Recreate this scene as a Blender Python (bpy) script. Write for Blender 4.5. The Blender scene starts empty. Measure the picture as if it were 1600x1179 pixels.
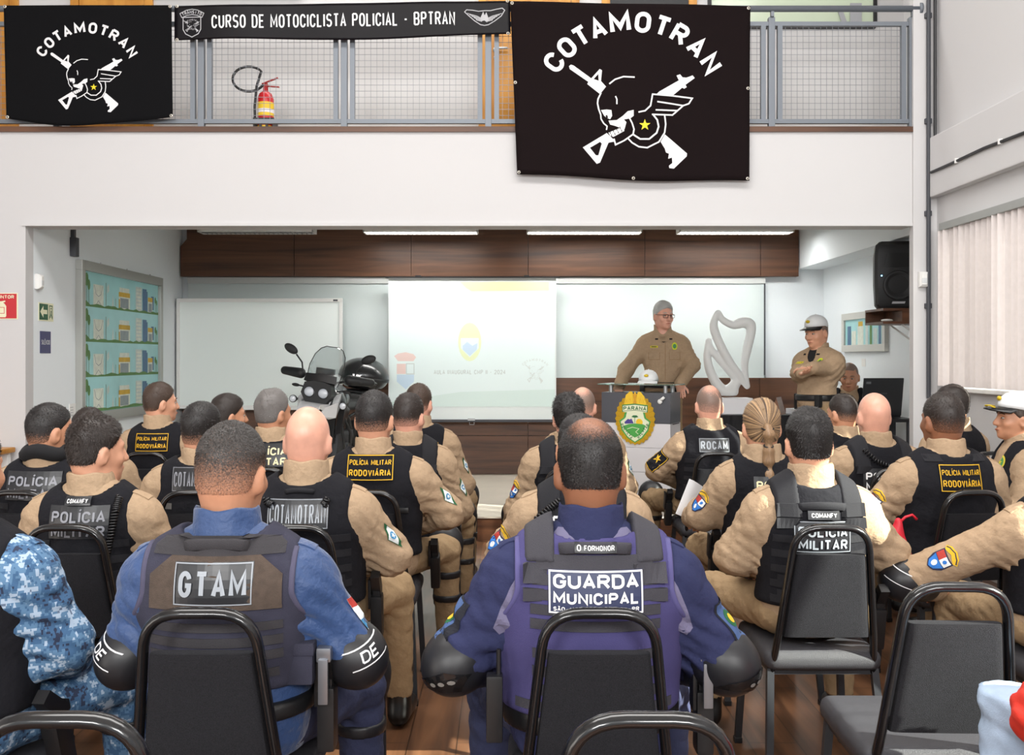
import bpy, bmesh, math, random
import numpy as np
from mathutils import Vector, Matrix, Euler, Quaternion
from mathutils.bvhtree import BVHTree
from mathutils.geometry import tessellate_polygon

PI = math.pi
R = math.radians
SC = bpy.context.scene
COL = SC.collection

# ------------------------------------------------------------------ camera, world, lights, exposure
F = 1500.0            # focal length in pixels of the 1600x1179 frame
CX, HY = 790.0, 560.0  # principal point: the camera is level, the frame is a shifted crop
EYE = 1.5
cam_data = bpy.data.cameras.new('camera')
cam_data.sensor_fit = 'HORIZONTAL'
cam_data.sensor_width = 36.0
cam_data.lens = F / 1600.0 * 36.0
cam_data.shift_x = (800.0 - CX) / 1600.0
cam_data.shift_y = -(589.5 - HY) / 1600.0
cam_data.clip_start = 0.05
cam = bpy.data.objects.new('camera', cam_data)
COL.objects.link(cam)
cam.location = (0, 0, EYE)
cam.rotation_euler = (PI / 2, 0, 0)
SC.camera = cam

world = bpy.data.worlds.new('daylight')
SC.world = world
world.use_nodes = True
wbg = world.node_tree.nodes['Background']
wbg.inputs[0].default_value = (0.93, 0.97, 1.0, 1)
wbg.inputs[1].default_value = 0.85

def add_light(name, kind, loc, rot, energy, color=(1, 1, 1), size=None, size_y=None, angle=None):
    d = bpy.data.lights.new(name, kind)
    d.energy = energy
    d.color = color
    if kind == 'AREA':
        d.shape = 'RECTANGLE'
        d.size = size
        d.size_y = size_y or size
    if angle is not None:
        d.angle = angle
    o = bpy.data.objects.new(name, d)
    COL.objects.link(o)
    o.location = loc
    o.rotation_euler = rot
    return o

SUN_DIR = Vector((-1.0, 0.45, -0.58)).normalized()      # low sun through the window wall
sun = add_light('sun', 'SUN', (8, 0, 6), SUN_DIR.to_track_quat('-Z', 'Y').to_euler(), 22.0, (1.0, 0.95, 0.86), angle=R(0.6))
# overhead fill lights, added out of view to brighten the hall
add_light('added_overhead_fill', 'AREA', (-1.6, 3.2, 6.2), (0, 0, 0), 150, (1, 0.98, 0.95), 3.6, 1.6)
add_light('added_overhead_fill', 'AREA', (1.6, 3.2, 6.2), (0, 0, 0), 150, (1, 0.98, 0.95), 3.6, 1.6)
for lx_ in (-2.2, 1.8):
    add_light('flash_fill_light', 'AREA', (lx_, -3.6, 3.7), (R(74), 0, 0), 210, (1, 0.985, 0.96), 2.0, 1.0)  # added fill behind the camera, standing in for its flash
add_light('added_walkway_fill', 'AREA', (-.5, 7.85, 5.95), (0, 0, 0), 70, (1, .985, .96), 5.0, .4)  # added out of view to brighten the wall behind the walkway

vs = SC.view_settings
vs.view_transform = 'Standard'
vs.look = 'None'
vs.gamma = 1.0
vs.use_curve_mapping = False
vs.exposure = 0.26

def px(x, y, Y):
    """world point at depth Y that the photograph shows at pixel x, y"""
    return Vector(((x - CX) * Y / F, Y, EYE - (y - HY) * Y / F))

# ------------------------------------------------------------------ materials
def lin(c):
    return tuple((v / 255 / 12.92) if v / 255 <= 0.04045 else ((v / 255 + 0.055) / 1.055) ** 2.4 for v in c)

MATS = {}
def mat(name, rgb, rough=0.6, metal=0.0, bump=None, var=None, spec=None, emit=None, alpha=None, trans=None, sheen=None, rgb2=None, stretch=None, coat=None):
    """principled material: bump=(scale, strength), var=(scale, amount) mottles the colour towards rgb2"""
    if name in MATS:
        return MATS[name]
    m = bpy.data.materials.new(name)
    m.use_nodes = True
    nt = m.node_tree
    b = nt.nodes['Principled BSDF']
    c = lin(rgb)
    b.inputs['Base Color'].default_value = (*c, 1)
    b.inputs['Roughness'].default_value = rough
    b.inputs['Metallic'].default_value = metal
    if spec is not None: b.inputs['Specular IOR Level'].default_value = spec
    if trans is not None: b.inputs['Transmission Weight'].default_value = trans
    if alpha is not None: b.inputs['Alpha'].default_value = alpha
    if sheen is not None: b.inputs['Sheen Weight'].default_value = sheen
    if coat is not None: b.inputs['Coat Weight'].default_value = coat
    if emit is not None:
        b.inputs['Emission Color'].default_value = (*lin(emit[0]), 1)
        b.inputs['Emission Strength'].default_value = emit[1]
    tc = None
    def coord():
        nonlocal tc
        if tc is None:
            t = nt.nodes.new('ShaderNodeTexCoord')
            tc = t.outputs['Object']
            if stretch:
                mp = nt.nodes.new('ShaderNodeMapping')
                mp.inputs['Scale'].default_value = stretch
                nt.links.new(tc, mp.inputs[0])
                tc = mp.outputs[0]
        return tc
    if var:
        n = nt.nodes.new('ShaderNodeTexNoise')
        n.inputs['Scale'].default_value = var[0]
        n.inputs['Detail'].default_value = 5
        nt.links.new(coord(), n.inputs['Vector'])
        rp = nt.nodes.new('ShaderNodeValToRGB')
        c2 = lin(rgb2) if rgb2 else tuple(max(0, v * (1 - var[1])) for v in c)
        c1 = c if rgb2 else tuple(min(1, v * (1 + var[1])) for v in c)
        rp.color_ramp.elements[0].position = 0.32
        rp.color_ramp.elements[1].position = 0.68
        rp.color_ramp.elements[0].color = (*c2, 1)
        rp.color_ramp.elements[1].color = (*c1, 1)
        nt.links.new(n.outputs[0], rp.inputs[0])
        nt.links.new(rp.outputs[0], b.inputs['Base Color'])
    if bump:
        n = nt.nodes.new('ShaderNodeTexNoise')
        n.inputs['Scale'].default_value = bump[0]
        n.inputs['Detail'].default_value = 3
        nt.links.new(coord(), n.inputs['Vector'])
        bp = nt.nodes.new('ShaderNodeBump')
        bp.inputs['Strength'].default_value = bump[1]
        bp.inputs['Distance'].default_value = bump[2] if len(bump) > 2 else 0.004
        n.inputs['Detail'].default_value = 6 if len(bump) > 2 else 3
        nt.links.new(n.outputs[0], bp.inputs['Height'])
        nt.links.new(bp.outputs[0], b.inputs['Normal'])
    MATS[name] = m
    return m

def wood_mat(name, dark, light, scale=(0.6, 12, 12), rough=0.35, plank=None):
    """grain running along local x; plank=(length,width) draws floor boards"""
    if name in MATS:
        return MATS[name]
    m = bpy.data.materials.new(name)
    m.use_nodes = True
    nt = m.node_tree
    b = nt.nodes['Principled BSDF']
    b.inputs['Roughness'].default_value = rough
    tc = nt.nodes.new('ShaderNodeTexCoord')
    mp = nt.nodes.new('ShaderNodeMapping')
    mp.inputs['Scale'].default_value = scale
    nt.links.new(tc.outputs['Object'], mp.inputs[0])
    n = nt.nodes.new('ShaderNodeTexNoise')
    n.inputs['Scale'].default_value = 1.6
    n.inputs['Detail'].default_value = 8
    n.inputs['Distortion'].default_value = 0.6
    nt.links.new(mp.outputs[0], n.inputs['Vector'])
    rp = nt.nodes.new('ShaderNodeValToRGB')
    rp.color_ramp.elements[0].position = 0.3
    rp.color_ramp.elements[1].position = 0.72
    rp.color_ramp.elements[0].color = (*lin(dark), 1)
    rp.color_ramp.elements[1].color = (*lin(light), 1)
    nt.links.new(n.outputs[0], rp.inputs[0])
    out = rp.outputs[0]
    if plank:
        br = nt.nodes.new('ShaderNodeTexBrick')
        br.inputs['Scale'].default_value = 1.0
        br.inputs['Brick Width'].default_value = plank[0]
        br.inputs['Row Height'].default_value = plank[1]
        br.inputs['Mortar Size'].default_value = 0.0025
        br.inputs['Mortar Smooth'].default_value = 0.2
        br.inputs['Color1'].default_value = (0.78, 0.78, 0.78, 1)
        br.inputs['Color2'].default_value = (1.12, 1.08, 1.05, 1)
        br.inputs['Mortar'].default_value = (0.3, 0.3, 0.3, 1)
        r90 = nt.nodes.new('ShaderNodeMapping')
        r90.inputs['Rotation'].default_value = (0, 0, PI / 2)
        nt.links.new(tc.outputs['Object'], r90.inputs[0])
        nt.links.new(r90.outputs[0], br.inputs['Vector'])
        mx = nt.nodes.new('ShaderNodeMixRGB')
        mx.blend_type = 'MULTIPLY'
        mx.inputs[0].default_value = 1
        nt.links.new(out, mx.inputs[1])
        nt.links.new(br.outputs[0], mx.inputs[2])
        out = mx.outputs[0]
    nt.links.new(out, b.inputs['Base Color'])
    MATS[name] = m
    return m

# ------------------------------------------------------------------ objects
def tag(o, label=None, cat=None, group=None, kind=None):
    if label: o['label'] = label
    if cat: o['category'] = cat
    if group: o['group'] = group
    if kind: o['kind'] = kind
    return o

def empty(name, loc=(0, 0, 0), rz=0.0, label=None, cat=None, group=None):
    o = bpy.data.objects.new(name, None)
    o.empty_display_size = 0.1
    COL.objects.link(o)
    o.location = loc
    o.rotation_euler = (0, 0, rz)
    return tag(o, label, cat, group)

def link_mesh(name, verts, faces, mats, parent=None, smooth=True, mi=None, loc=None, rot=None):
    me = bpy.data.meshes.new(name)
    me.from_pydata(verts, [], faces)
    if not isinstance(mats, (list, tuple)): mats = [mats]
    for m in mats: me.materials.append(m)
    if mi is not None: me.polygons.foreach_set('material_index', np.array(mi, dtype=np.int32))
    me.polygons.foreach_set('use_smooth', np.full(len(me.polygons), bool(smooth)))
    me.update()
    o = bpy.data.objects.new(name, me)
    COL.objects.link(o)
    if parent: o.parent = parent
    if loc: o.location = loc
    if rot is not None: o.rotation_euler = rot
    return o

def link_np(name, V, Q, mats, parent=None, smooth=True, mi=None):
    """fast path for surface nets: V (n,3), Q (m,4)"""
    me = bpy.data.meshes.new(name)
    me.vertices.add(len(V)); me.vertices.foreach_set('co', V.astype(np.float32).ravel())
    me.loops.add(Q.size); me.loops.foreach_set('vertex_index', Q.astype(np.int32).ravel())
    k = Q.shape[1]
    me.polygons.add(len(Q))
    me.polygons.foreach_set('loop_start', np.arange(0, Q.size, k, dtype=np.int32))
    me.polygons.foreach_set('loop_total', np.full(len(Q), k, dtype=np.int32))
    me.polygons.foreach_set('use_smooth', np.full(len(Q), bool(smooth)))
    if not isinstance(mats, (list, tuple)): mats = [mats]
    for m in mats: me.materials.append(m)
    if mi is not None: me.polygons.foreach_set('material_index', np.asarray(mi, dtype=np.int32))
    me.update(calc_edges=True)
    me.validate()
    o = bpy.data.objects.new(name, me)
    COL.objects.link(o)
    if parent: o.parent = parent
    return o

def part_copy(src, parent, name=None):
    c = src.copy()
    COL.objects.link(c)
    c.parent = parent
    return c

def copy_tree(o, parent=None):
    c = o.copy()
    COL.objects.link(c)
    if parent: c.parent = parent
    for ch in list(o.children):
        copy_tree(ch, c)
    return c

class MB:
    """collects shapes; build() links them as one mesh object"""
    def __init__(self):
        self.v, self.f, self.m = [], [], []
        self.mat = 0
    def add(self, verts, faces, M=None):
        b = len(self.v)
        if M is not None: verts = [M @ Vector(p) for p in verts]
        self.v.extend([tuple(p) for p in verts])
        self.f.extend([tuple(i + b for i in f) for f in faces])
        self.m.extend([self.mat] * len(faces))
        return self
    def box(self, lo, hi, bev=0.0, M=None):
        x0, y0, z0 = lo; x1, y1, z1 = hi
        b = min(bev, (x1 - x0) * .49, (y1 - y0) * .49, (z1 - z0) * .49)
        if b <= 0:
            vs_ = [(x, y, z) for x in (x0, x1) for y in (y0, y1) for z in (z0, z1)]
            fs = [(0, 1, 3, 2), (4, 6, 7, 5), (0, 4, 5, 1), (2, 3, 7, 6), (0, 2, 6, 4), (1, 5, 7, 3)]
            return self.add(vs_, fs, M)
        bm = bmesh.new()
        bmesh.ops.create_cube(bm, size=1)
        for v in bm.verts:
            v.co = Vector(((x0 + x1) / 2 + v.co.x * (x1 - x0), (y0 + y1) / 2 + v.co.y * (y1 - y0), (z0 + z1) / 2 + v.co.z * (z1 - z0)))
        bmesh.ops.bevel(bm, geom=bm.edges[:], offset=b, segments=2, profile=0.7, affect='EDGES')
        self.from_bm(bm, M)
        return self
    def from_bm(self, bm, M=None):
        bm.verts.index_update()
        self.add([v.co.copy() for v in bm.verts], [[v.index for v in f.verts] for f in bm.faces], M)
        bm.free()
    def tube(self, pts, r, seg=8, closed=False, flat=None, M=None, cap=True):
        """sweep a circle (or ellipse flat=(a,b,up)) along pts; r float or list"""
        P = [Vector(p) for p in pts]
        n = len(P)
        rs = r if isinstance(r, (list, tuple)) else [r] * n
        T = []
        for i in range(n):
            a = P[(i - 1) % n] if closed or i > 0 else P[i]
            c = P[(i + 1) % n] if closed or i < n - 1 else P[i]
            t = (c - a)
            T.append(t.normalized() if t.length > 1e-9 else Vector((0, 0, 1)))
        up = Vector(flat[2]) if flat else (Vector((0, 0, 1)) if abs(T[0].z) < .9 else Vector((1, 0, 0)))
        N = (up - T[0] * up.dot(T[0])).normalized()
        verts = []
        for i in range(n):
            if flat: N = (Vector(flat[2]) - T[i] * Vector(flat[2]).dot(T[i])).normalized()
            else: N = (N - T[i] * N.dot(T[i])).normalized()
            B = T[i].cross(N)
            for k in range(seg):
                a = 2 * PI * k / seg
                if flat: verts.append(P[i] + N * math.cos(a) * flat[0] + B * math.sin(a) * flat[1])
                else: verts.append(P[i] + (N * math.cos(a) + B * math.sin(a)) * rs[i])
        faces = []
        for i in range(n if closed else n - 1):
            j = (i + 1) % n
            for k in range(seg):
                l = (k + 1) % seg
                faces.append((i * seg + k, i * seg + l, j * seg + l, j * seg + k))
        if not closed and cap:
            faces.append(tuple(range(seg - 1, -1, -1)))
            faces.append(tuple(range((n - 1) * seg, n * seg)))
        return self.add(verts, faces, M)
    def bar(self, a, b, w, h, up=(0, 0, 1), M=None):
        a, b = Vector(a), Vector(b)
        t = (b - a).normalized()
        u = Vector(up); u = (u - t * u.dot(t)).normalized(); s = t.cross(u)
        vs_ = [p + s * sx * w / 2 + u * sz * h / 2 for p in (a, b) for sx, sz in ((-1, -1), (1, -1), (1, 1), (-1, 1))]
        return self.add(vs_, [(3, 2, 1, 0), (4, 5, 6, 7), (0, 1, 5, 4), (1, 2, 6, 5), (2, 3, 7, 6), (3, 0, 4, 7)], M)
    def lathe(self, prof, seg=20, M=None, caps=True):
        verts, faces = [], []
        n = len(prof)
        for r, z in prof:
            for k in range(seg):
                a = 2 * PI * k / seg
                verts.append((r * math.cos(a), r * math.sin(a), z))
        for i in range(n - 1):
            for k in range(seg):
                l = (k + 1) % seg
                faces.append((i * seg + k, i * seg + l, (i + 1) * seg + l, (i + 1) * seg + k))
        if caps:
            faces.append(tuple(range(seg - 1, -1, -1)))
            faces.append(tuple(range((n - 1) * seg, n * seg)))
        return self.add(verts, faces, M)
    def ball(self, c, r, seg=14, rings=8, M=None):
        rx, ry, rz = r if isinstance(r, (tuple, list)) else (r, r, r)
        verts = [(c[0], c[1], c[2] - rz)]
        for i in range(1, rings):
            a = -PI / 2 + PI * i / rings
            for k in range(seg):
                b = 2 * PI * k / seg
                verts.append((c[0] + rx * math.cos(a) * math.cos(b), c[1] + ry * math.cos(a) * math.sin(b), c[2] + rz * math.sin(a)))
        verts.append((c[0], c[1], c[2] + rz))
        faces = [(0, 1 + (k + 1) % seg, 1 + k) for k in range(seg)]
        for i in range(rings - 2):
            for k in range(seg):
                l = (k + 1) % seg
                faces.append((1 + i * seg + k, 1 + i * seg + l, 1 + (i + 1) * seg + l, 1 + (i + 1) * seg + k))
        t = len(verts) - 1
        b = 1 + (rings - 2) * seg
        faces += [(b + k, b + (k + 1) % seg, t) for k in range(seg)]
        return self.add(verts, faces, M)
    def prism(self, poly, d0, d1, axis='y', M=None):
        """extrude a 2-D polygon (u,v): axis y -> (u, d, v); x -> (d, u, v); z -> (u, v, d)"""
        def at(u, v, d): return {'y': (u, d, v), 'x': (d, u, v), 'z': (u, v, d)}[axis]
        n = len(poly)
        verts = [at(u, v, d0) for u, v in poly] + [at(u, v, d1) for u, v in poly]
        tr = tessellate_polygon([[Vector((u, v, 0)) for u, v in poly]])
        faces = [tuple(t) for t in tr] + [tuple(n + i for i in reversed(t)) for t in tr]
        faces += [(i, (i + 1) % n, n + (i + 1) % n, n + i) for i in range(n)]
        return self.add(verts, faces, M)
    def loft(self, rings, closed=True, cap=True, M=None):
        """rings of equal point counts"""
        n = len(rings[0])
        verts = [p for r_ in rings for p in r_]
        faces = []
        for i in range(len(rings) - 1):
            for k in range(n if closed else n - 1):
                l = (k + 1) % n
                faces.append((i * n + k, i * n + l, (i + 1) * n + l, (i + 1) * n + k))
        if cap and closed:
            faces.append(tuple(range(n - 1, -1, -1)))
            faces.append(tuple(range((len(rings) - 1) * n, len(rings) * n)))
        return self.add(verts, faces, M)
    def build(self, name, mats, parent=None, smooth=False, loc=None, rot=None, auto=None):
        o = link_mesh(name, self.v, self.f, mats, parent, smooth, self.m, loc, rot)
        bm = bmesh.new(); bm.from_mesh(o.data)
        bmesh.ops.recalc_face_normals(bm, faces=bm.faces[:])
        if auto is not None:
            for f in bm.faces: f.smooth = True
            for e in bm.edges:
                if len(e.link_faces) == 2 and e.calc_face_angle(0) > R(auto): e.smooth = False
        bm.to_mesh(o.data); bm.free()
        return o

# ---- flat artwork: polygons, strokes and lettering in a 2-D plane, later laid on a surface
def _arc(cx, cy, rx, ry, a0, a1, n=10):
    return [(cx + rx * math.cos(R(a0 + (a1 - a0) * i / n)), cy + ry * math.sin(R(a0 + (a1 - a0) * i / n))) for i in range(n + 1)]
_O = _arc(.5, .68, .5, .32, 0, 180) + _arc(.5, .32, .5, .32, 180, 360)
_BOWL = [(0, 1), (.58, 1)] + _arc(.62, .75, .36, .25, 90, -90) + [(0, .5)]
GLYPH = {
 'A': [[(0, 0), (.5, 1), (1, 0)], [(.17, .3), (.83, .3)]], 'B': [[(0, 0), (0, 1)], _BOWL, [(0, 0), (.6, 0)] + _arc(.62, .26, .38, .26, -90, 90)],
 'C': [_arc(.5, .66, .5, .34, 15, 180) + _arc(.5, .34, .5, .34, 180, 345)], 'D': [[(0, 0), (0, 1), (.45, 1)] + _arc(.5, .62, .5, .38, 90, 0) + _arc(.5, .38, .5, .38, 0, -90) + [(0, 0)]],
 'E': [[(1, 1), (0, 1), (0, 0), (1, 0)], [(0, .52), (.85, .52)]], 'F': [[(1, 1), (0, 1), (0, 0)], [(0, .5), (.85, .5)]],
 'G': [_arc(.5, .66, .5, .34, 15, 180) + _arc(.5, .34, .5, .34, 180, 340) + [(1, .45), (.55, .45)]], 'H': [[(0, 0), (0, 1)], [(1, 0), (1, 1)], [(0, .5), (1, .5)]],
 'I': [[(.5, 0), (.5, 1)]], 'J': [[(1, 1), (1, .3)] + _arc(.5, .3, .5, .3, 0, -170)], 'K': [[(0, 0), (0, 1)], [(1, 1), (.08, .42)], [(.35, .58), (1, 0)]],
 'L': [[(0, 1), (0, 0), (1, 0)]], 'M': [[(0, 0), (0, 1), (.5, .25), (1, 1), (1, 0)]], 'N': [[(0, 0), (0, 1), (1, 0), (1, 1)]], 'O': [_O],
 'P': [[(0, 0), (0, 1)], _BOWL[:-1] + [(0, .5)]], 'Q': [_O, [(.6, .3), (1, 0)]], 'R': [[(0, 0), (0, 1)], _BOWL, [(.5, .5), (1, 0)]],
 'S': [_arc(.5, .75, .48, .25, 25, 265, 12) + _arc(.5, .26, .5, .26, 85, -155, 12)], 'T': [[(0, 1), (1, 1)], [(.5, 1), (.5, 0)]],
 'U': [[(0, 1), (0, .34)] + _arc(.5, .34, .5, .34, 180, 360) + [(1, 1)]], 'V': [[(0, 1), (.5, 0), (1, 1)]], 'W': [[(0, 1), (.22, 0), (.5, .8), (.78, 0), (1, 1)]],
 'X': [[(0, 0), (1, 1)], [(0, 1), (1, 0)]], 'Y': [[(0, 1), (.5, .45), (1, 1)], [(.5, .45), (.5, 0)]], 'Z': [[(0, 1), (1, 1), (0, 0), (1, 0)]],
 '-': [[(.1, .45), (.9, .45)]], '0': [_O], '2': [_arc(.5, .72, .5, .28, 170, -30) + [(0, 0), (1, 0)]], '4': [[(.75, 0), (.75, 1), (0, .3), (1, .3)]], '1': [[(.2, .75), (.55, 1), (.55, 0)]], '9': [_arc(.5, .7, .5, .3, 0, 360), [(1, .7), (.9, .3), (.4, 0)]],
 '/': [[(0, 0), (1, 1)]], '.': [[(.4, 0), (.6, .02)]],
}
ACC = {'Í': ('I', [[(.4, 1.18), (.75, 1.34)]]), 'Á': ('A', [[(.45, 1.18), (.7, 1.34)]]), 'É': ('E', [[(.4, 1.18), (.7, 1.34)]]), 'Â': ('A', [[(.2, 1.16), (.5, 1.34), (.8, 1.16)]]), 'Ã': ('A', [[(.15, 1.2), (.35, 1.3), (.65, 1.2), (.85, 1.3)]]), 'Ê': ('E', [[(.2, 1.16), (.5, 1.34), (.8, 1.16)]])}
GW = {'I': .0, 'M': 1.3, 'W': 1.4, ' ': .45, 'J': .8, 'L': .85, 'E': .88, 'F': .85, '-': .6, '.': .3, '1': .5}

class Art:
    """2-D drawing: triangles with a material index and a layer height"""
    def __init__(self): self.v, self.f, self.m, self.h = [], [], [], []
    def _add(self, v, f, m, h):
        b = len(self.v)
        self.v.extend([(float(a), float(c)) for a, c in v]); self.h.extend([h] * len(v))
        self.f.extend([tuple(i + b for i in t) for t in f]); self.m.extend([m] * len(f))
    def poly(self, p, m=0, h=1.0):
        if isinstance(p[0][0], (tuple, list)):   # with holes
            loops = [[Vector((a, b, 0)) for a, b in q] for q in p]
            pts = [(a, b) for q in p for a, b in q]
        else:
            loops = [[Vector((a, b, 0)) for a, b in p]]; pts = p
        self._add(pts, [tuple(t) for t in tessellate_polygon(loops)], m, h)
    def rect(self, x0, y0, x1, y1, m=0, h=1.0, n=1):
        nx = max(1, n)
        pts, fs = [], []
        for j in range(nx + 1):
            for i in range(nx + 1): pts.append((x0 + (x1 - x0) * i / nx, y0 + (y1 - y0) * j / nx))
        for j in range(nx):
            for i in range(nx):
                a = j * (nx + 1) + i
                fs.append((a, a + 1, a + nx + 2, a + nx + 1))
        self._add(pts, fs, m, h)
    def frame(self, x0, y0, x1, y1, w, m=0, h=1.0):
        self.stroke([(x0, y0), (x1, y0), (x1, y1), (x0, y1)], w, m, h, closed=True)
    def stroke(self, p, w, m=0, h=1.0, closed=False, sub=0.0):
        if sub:
            q = []
            for i in range(len(p) - (0 if closed else 1)):
                a, b = p[i], p[(i + 1) % len(p)]
                k = max(1, int(math.dist(a, b) / sub))
                q += [(a[0] + (b[0] - a[0]) * t / k, a[1] + (b[1] - a[1]) * t / k) for t in range(k)]
            if not closed: q.append(p[-1])
            p = q
        n = len(p)
        L, Rr = [], []
        for i in range(n):
            a = p[(i - 1) % n] if closed or i > 0 else p[i]
            c = p[(i + 1) % n] if closed or i < n - 1 else p[i]
            d1 = Vector((p[i][0] - a[0], p[i][1] - a[1])); d2 = Vector((c[0] - p[i][0], c[1] - p[i][1]))
            if d1.length < 1e-9: d1 = d2
            if d2.length < 1e-9: d2 = d1
            d1.normalize(); d2.normalize()
            t = (d1 + d2)
            if t.length < 1e-6: t = d1
            t.normalize()
            k = 1 / max(0.5, math.sqrt(max(0.0, (1 + d1.dot(d2)) / 2)))
            nx, ny = -t.y * w / 2 * k, t.x * w / 2 * k
            L.append((p[i][0] + nx, p[i][1] + ny)); Rr.append((p[i][0] - nx, p[i][1] - ny))
        fs = [(i, (i + 1) % n, n + (i + 1) % n, n + i) for i in range(n if closed else n - 1)]
        self._add(L + Rr, fs, m, h)
    def disc(self, c, r, m=0, h=1.0, seg=20, ry=None):
        ry = ry or r
        pts = [(c[0], c[1])] + [(c[0] + r * math.cos(2 * PI * k / seg), c[1] + ry * math.sin(2 * PI * k / seg)) for k in range(seg)]
        self._add(pts, [(0, 1 + k, 1 + (k + 1) % seg) for k in range(seg)], m, h)
    def star(self, c, r, m=0, h=1.0, n=5, q=0.4, rot=0, flip=1):
        pts = []
        for k in range(2 * n):
            a = PI / 2 + rot + PI * k / n
            rr = r if k % 2 == 0 else r * q
            pts.append((c[0] + rr * math.cos(a), c[1] + flip * rr * math.sin(a)))
        self.poly(pts, m, h)
    def text(self, s, cx, cy, height=1.0, width=None, m=0, h=1.0, bold=0.0, spacing=1.0, rot=0.0, align='c', shear=0, flip=1, only=None):
        """stroked block capitals centred on cx,cy; height = cap height; width fits the line to that length"""
        t = (.145 + bold * 2.2) * height
        gap = .13 * height * spacing
        if width: t = min(t, .27 * width / len(s)); gap = min(gap, .2 * width / len(s))
        base = [ACC[c][0] if c in ACC else c for c in s]
        ws = [GW.get(c, 1.0) for c in base]
        W = .5 * height
        if width: W = (width - gap * (len(s) - 1) - t * len(s)) / max(.01, sum(ws))
        if W < .12 * height and width:
            gap = .07 * height; W = max(.12 * height, (width - gap * (len(s) - 1) - t * len(s)) / max(.01, sum(ws)))
        total = sum(ws) * W + t * len(s) + gap * (len(s) - 1)
        x0 = -total / 2 if align == 'c' else 0.0
        ca, sa = math.cos(rot), math.sin(rot)
        for k_, (c0, c, wd) in enumerate(zip(s, base, ws)):
            lines = list(GLYPH.get(c, [])) if only is None or only[0] <= k_ < only[1] else []
            if not lines: c0 = ' '
            lines = lines + (ACC[c0][1] if c0 in ACC else [])
            for ln in lines:
                pts = []
                for gx, gy in ln:
                    x = x0 + t / 2 + gx * wd * W
                    if wd == 0: x = x0 + t / 2 + (gx - .5) * (.4 * height if c0 in ACC and gy > 1 else 0)
                    y = (t / 2 + gy * (height - t)) - height / 2
                    x += shear * y
                    y *= flip
                    pts.append((cx + x * ca - y * sa, cy + x * sa + y * ca))
                self.stroke(pts, t * (.75 if len(ln) <= 4 and ln[0][1] > 1.05 else 1), m, h, closed=(ln is _O))
            x0 += wd * W + t + gap
    def arc_text(self, s, c, r, height, a0, a1, m=0, h=1.0, bold=0.0, wf=None, flip=1, inside=False):
        """letters along an arc; angles in degrees from straight up, clockwise; flip=-1 for y-down art"""
        n = len(s)
        for i, chh in enumerate(s):
            a = R(a0 + (a1 - a0) * (i / (n - 1) if n > 1 else .5))
            if chh == ' ': continue
            x = c[0] + r * math.sin(a); y = c[1] + flip * r * math.cos(a)
            self.text(chh, x, y, height, wf and wf * height * (1.25 if chh == 'M' else .45 if chh in 'I' else 1), m, h, bold, rot=-flip * a, flip=flip)
    def build(self, name, mats, place, parent=None, sub=None, smooth=False, thick=None):
        """place(u, v, h) -> 3-D point"""
        v2, f2, m2, h2 = self.v, self.f, self.m, self.h
        if sub:
            bm = bmesh.new()
            vv = [bm.verts.new((a, b, hh)) for (a, b), hh in zip(v2, h2)]
            for f, mi in zip(f2, m2):
                try:
                    ff = bm.faces.new([vv[i] for i in f]); ff.material_index = mi
                except ValueError: pass
            for _ in range(6):
                es = [e for e in bm.edges if (e.verts[0].co - e.verts[1].co).length > sub]
                if not es: break
                bmesh.ops.subdivide_edges(bm, edges=es, cuts=1, use_grid_fill=False)
                bmesh.ops.triangulate(bm, faces=[f for f in bm.faces if len(f.verts) > 4])
            bm.verts.index_update()
            v3 = [place(v.co.x, v.co.y, v.co.z) for v in bm.verts]
            f3 = [[v.index for v in f.verts] for f in bm.faces]
            m3 = [f.material_index for f in bm.faces]
            bm.free()
        else:
            v3 = [place(a, b, hh) for (a, b), hh in zip(v2, h2)]
            f3, m3 = f2, m2
        return link_mesh(name, [tuple(p) for p in v3], f3, mats, parent, smooth, m3)

# ------------------------------------------------------------------ implicit modelling: smooth unions -> surface nets
def grid(lo, hi, h):
    n = [int(math.ceil((b - a) / h)) + 1 for a, b in zip(lo, hi)]
    X = (lo[0] + h * np.arange(n[0], dtype=np.float32)).reshape(-1, 1, 1)
    Y = (lo[1] + h * np.arange(n[1], dtype=np.float32)).reshape(1, -1, 1)
    Z = (lo[2] + h * np.arange(n[2], dtype=np.float32)).reshape(1, 1, -1)
    return X, Y, Z

def s_cap(G, a, b, ra, rb=None):
    rb = ra if rb is None else rb
    X, Y, Z = G
    a = [float(v) for v in a]; b = [float(v) for v in b]
    d = [b[i] - a[i] for i in range(3)]
    q = sum(v * v for v in d) or 1e-9
    px_, py_, pz_ = X - a[0], Y - a[1], Z - a[2]
    t = np.clip((px_ * d[0] + py_ * d[1] + pz_ * d[2]) / q, 0, 1)
    return np.sqrt((px_ - t * d[0]) ** 2 + (py_ - t * d[1]) ** 2 + (pz_ - t * d[2]) ** 2) - (ra + (rb - ra) * t)

def s_ell(G, c, r, rot=None):
    X, Y, Z = G
    x, y, z = X - float(c[0]), Y - float(c[1]), Z - float(c[2])
    if rot is not None:
        m = rot.transposed()
        x, y, z = (m[0][0] * x + m[0][1] * y + m[0][2] * z, m[1][0] * x + m[1][1] * y + m[1][2] * z, m[2][0] * x + m[2][1] * y + m[2][2] * z)
    k0 = np.sqrt((x / r[0]) ** 2 + (y / r[1]) ** 2 + (z / r[2]) ** 2)
    k1 = np.sqrt((x / r[0] ** 2) ** 2 + (y / r[1] ** 2) ** 2 + (z / r[2] ** 2) ** 2) + 1e-6
    return k0 * (k0 - 1) / k1

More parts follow.
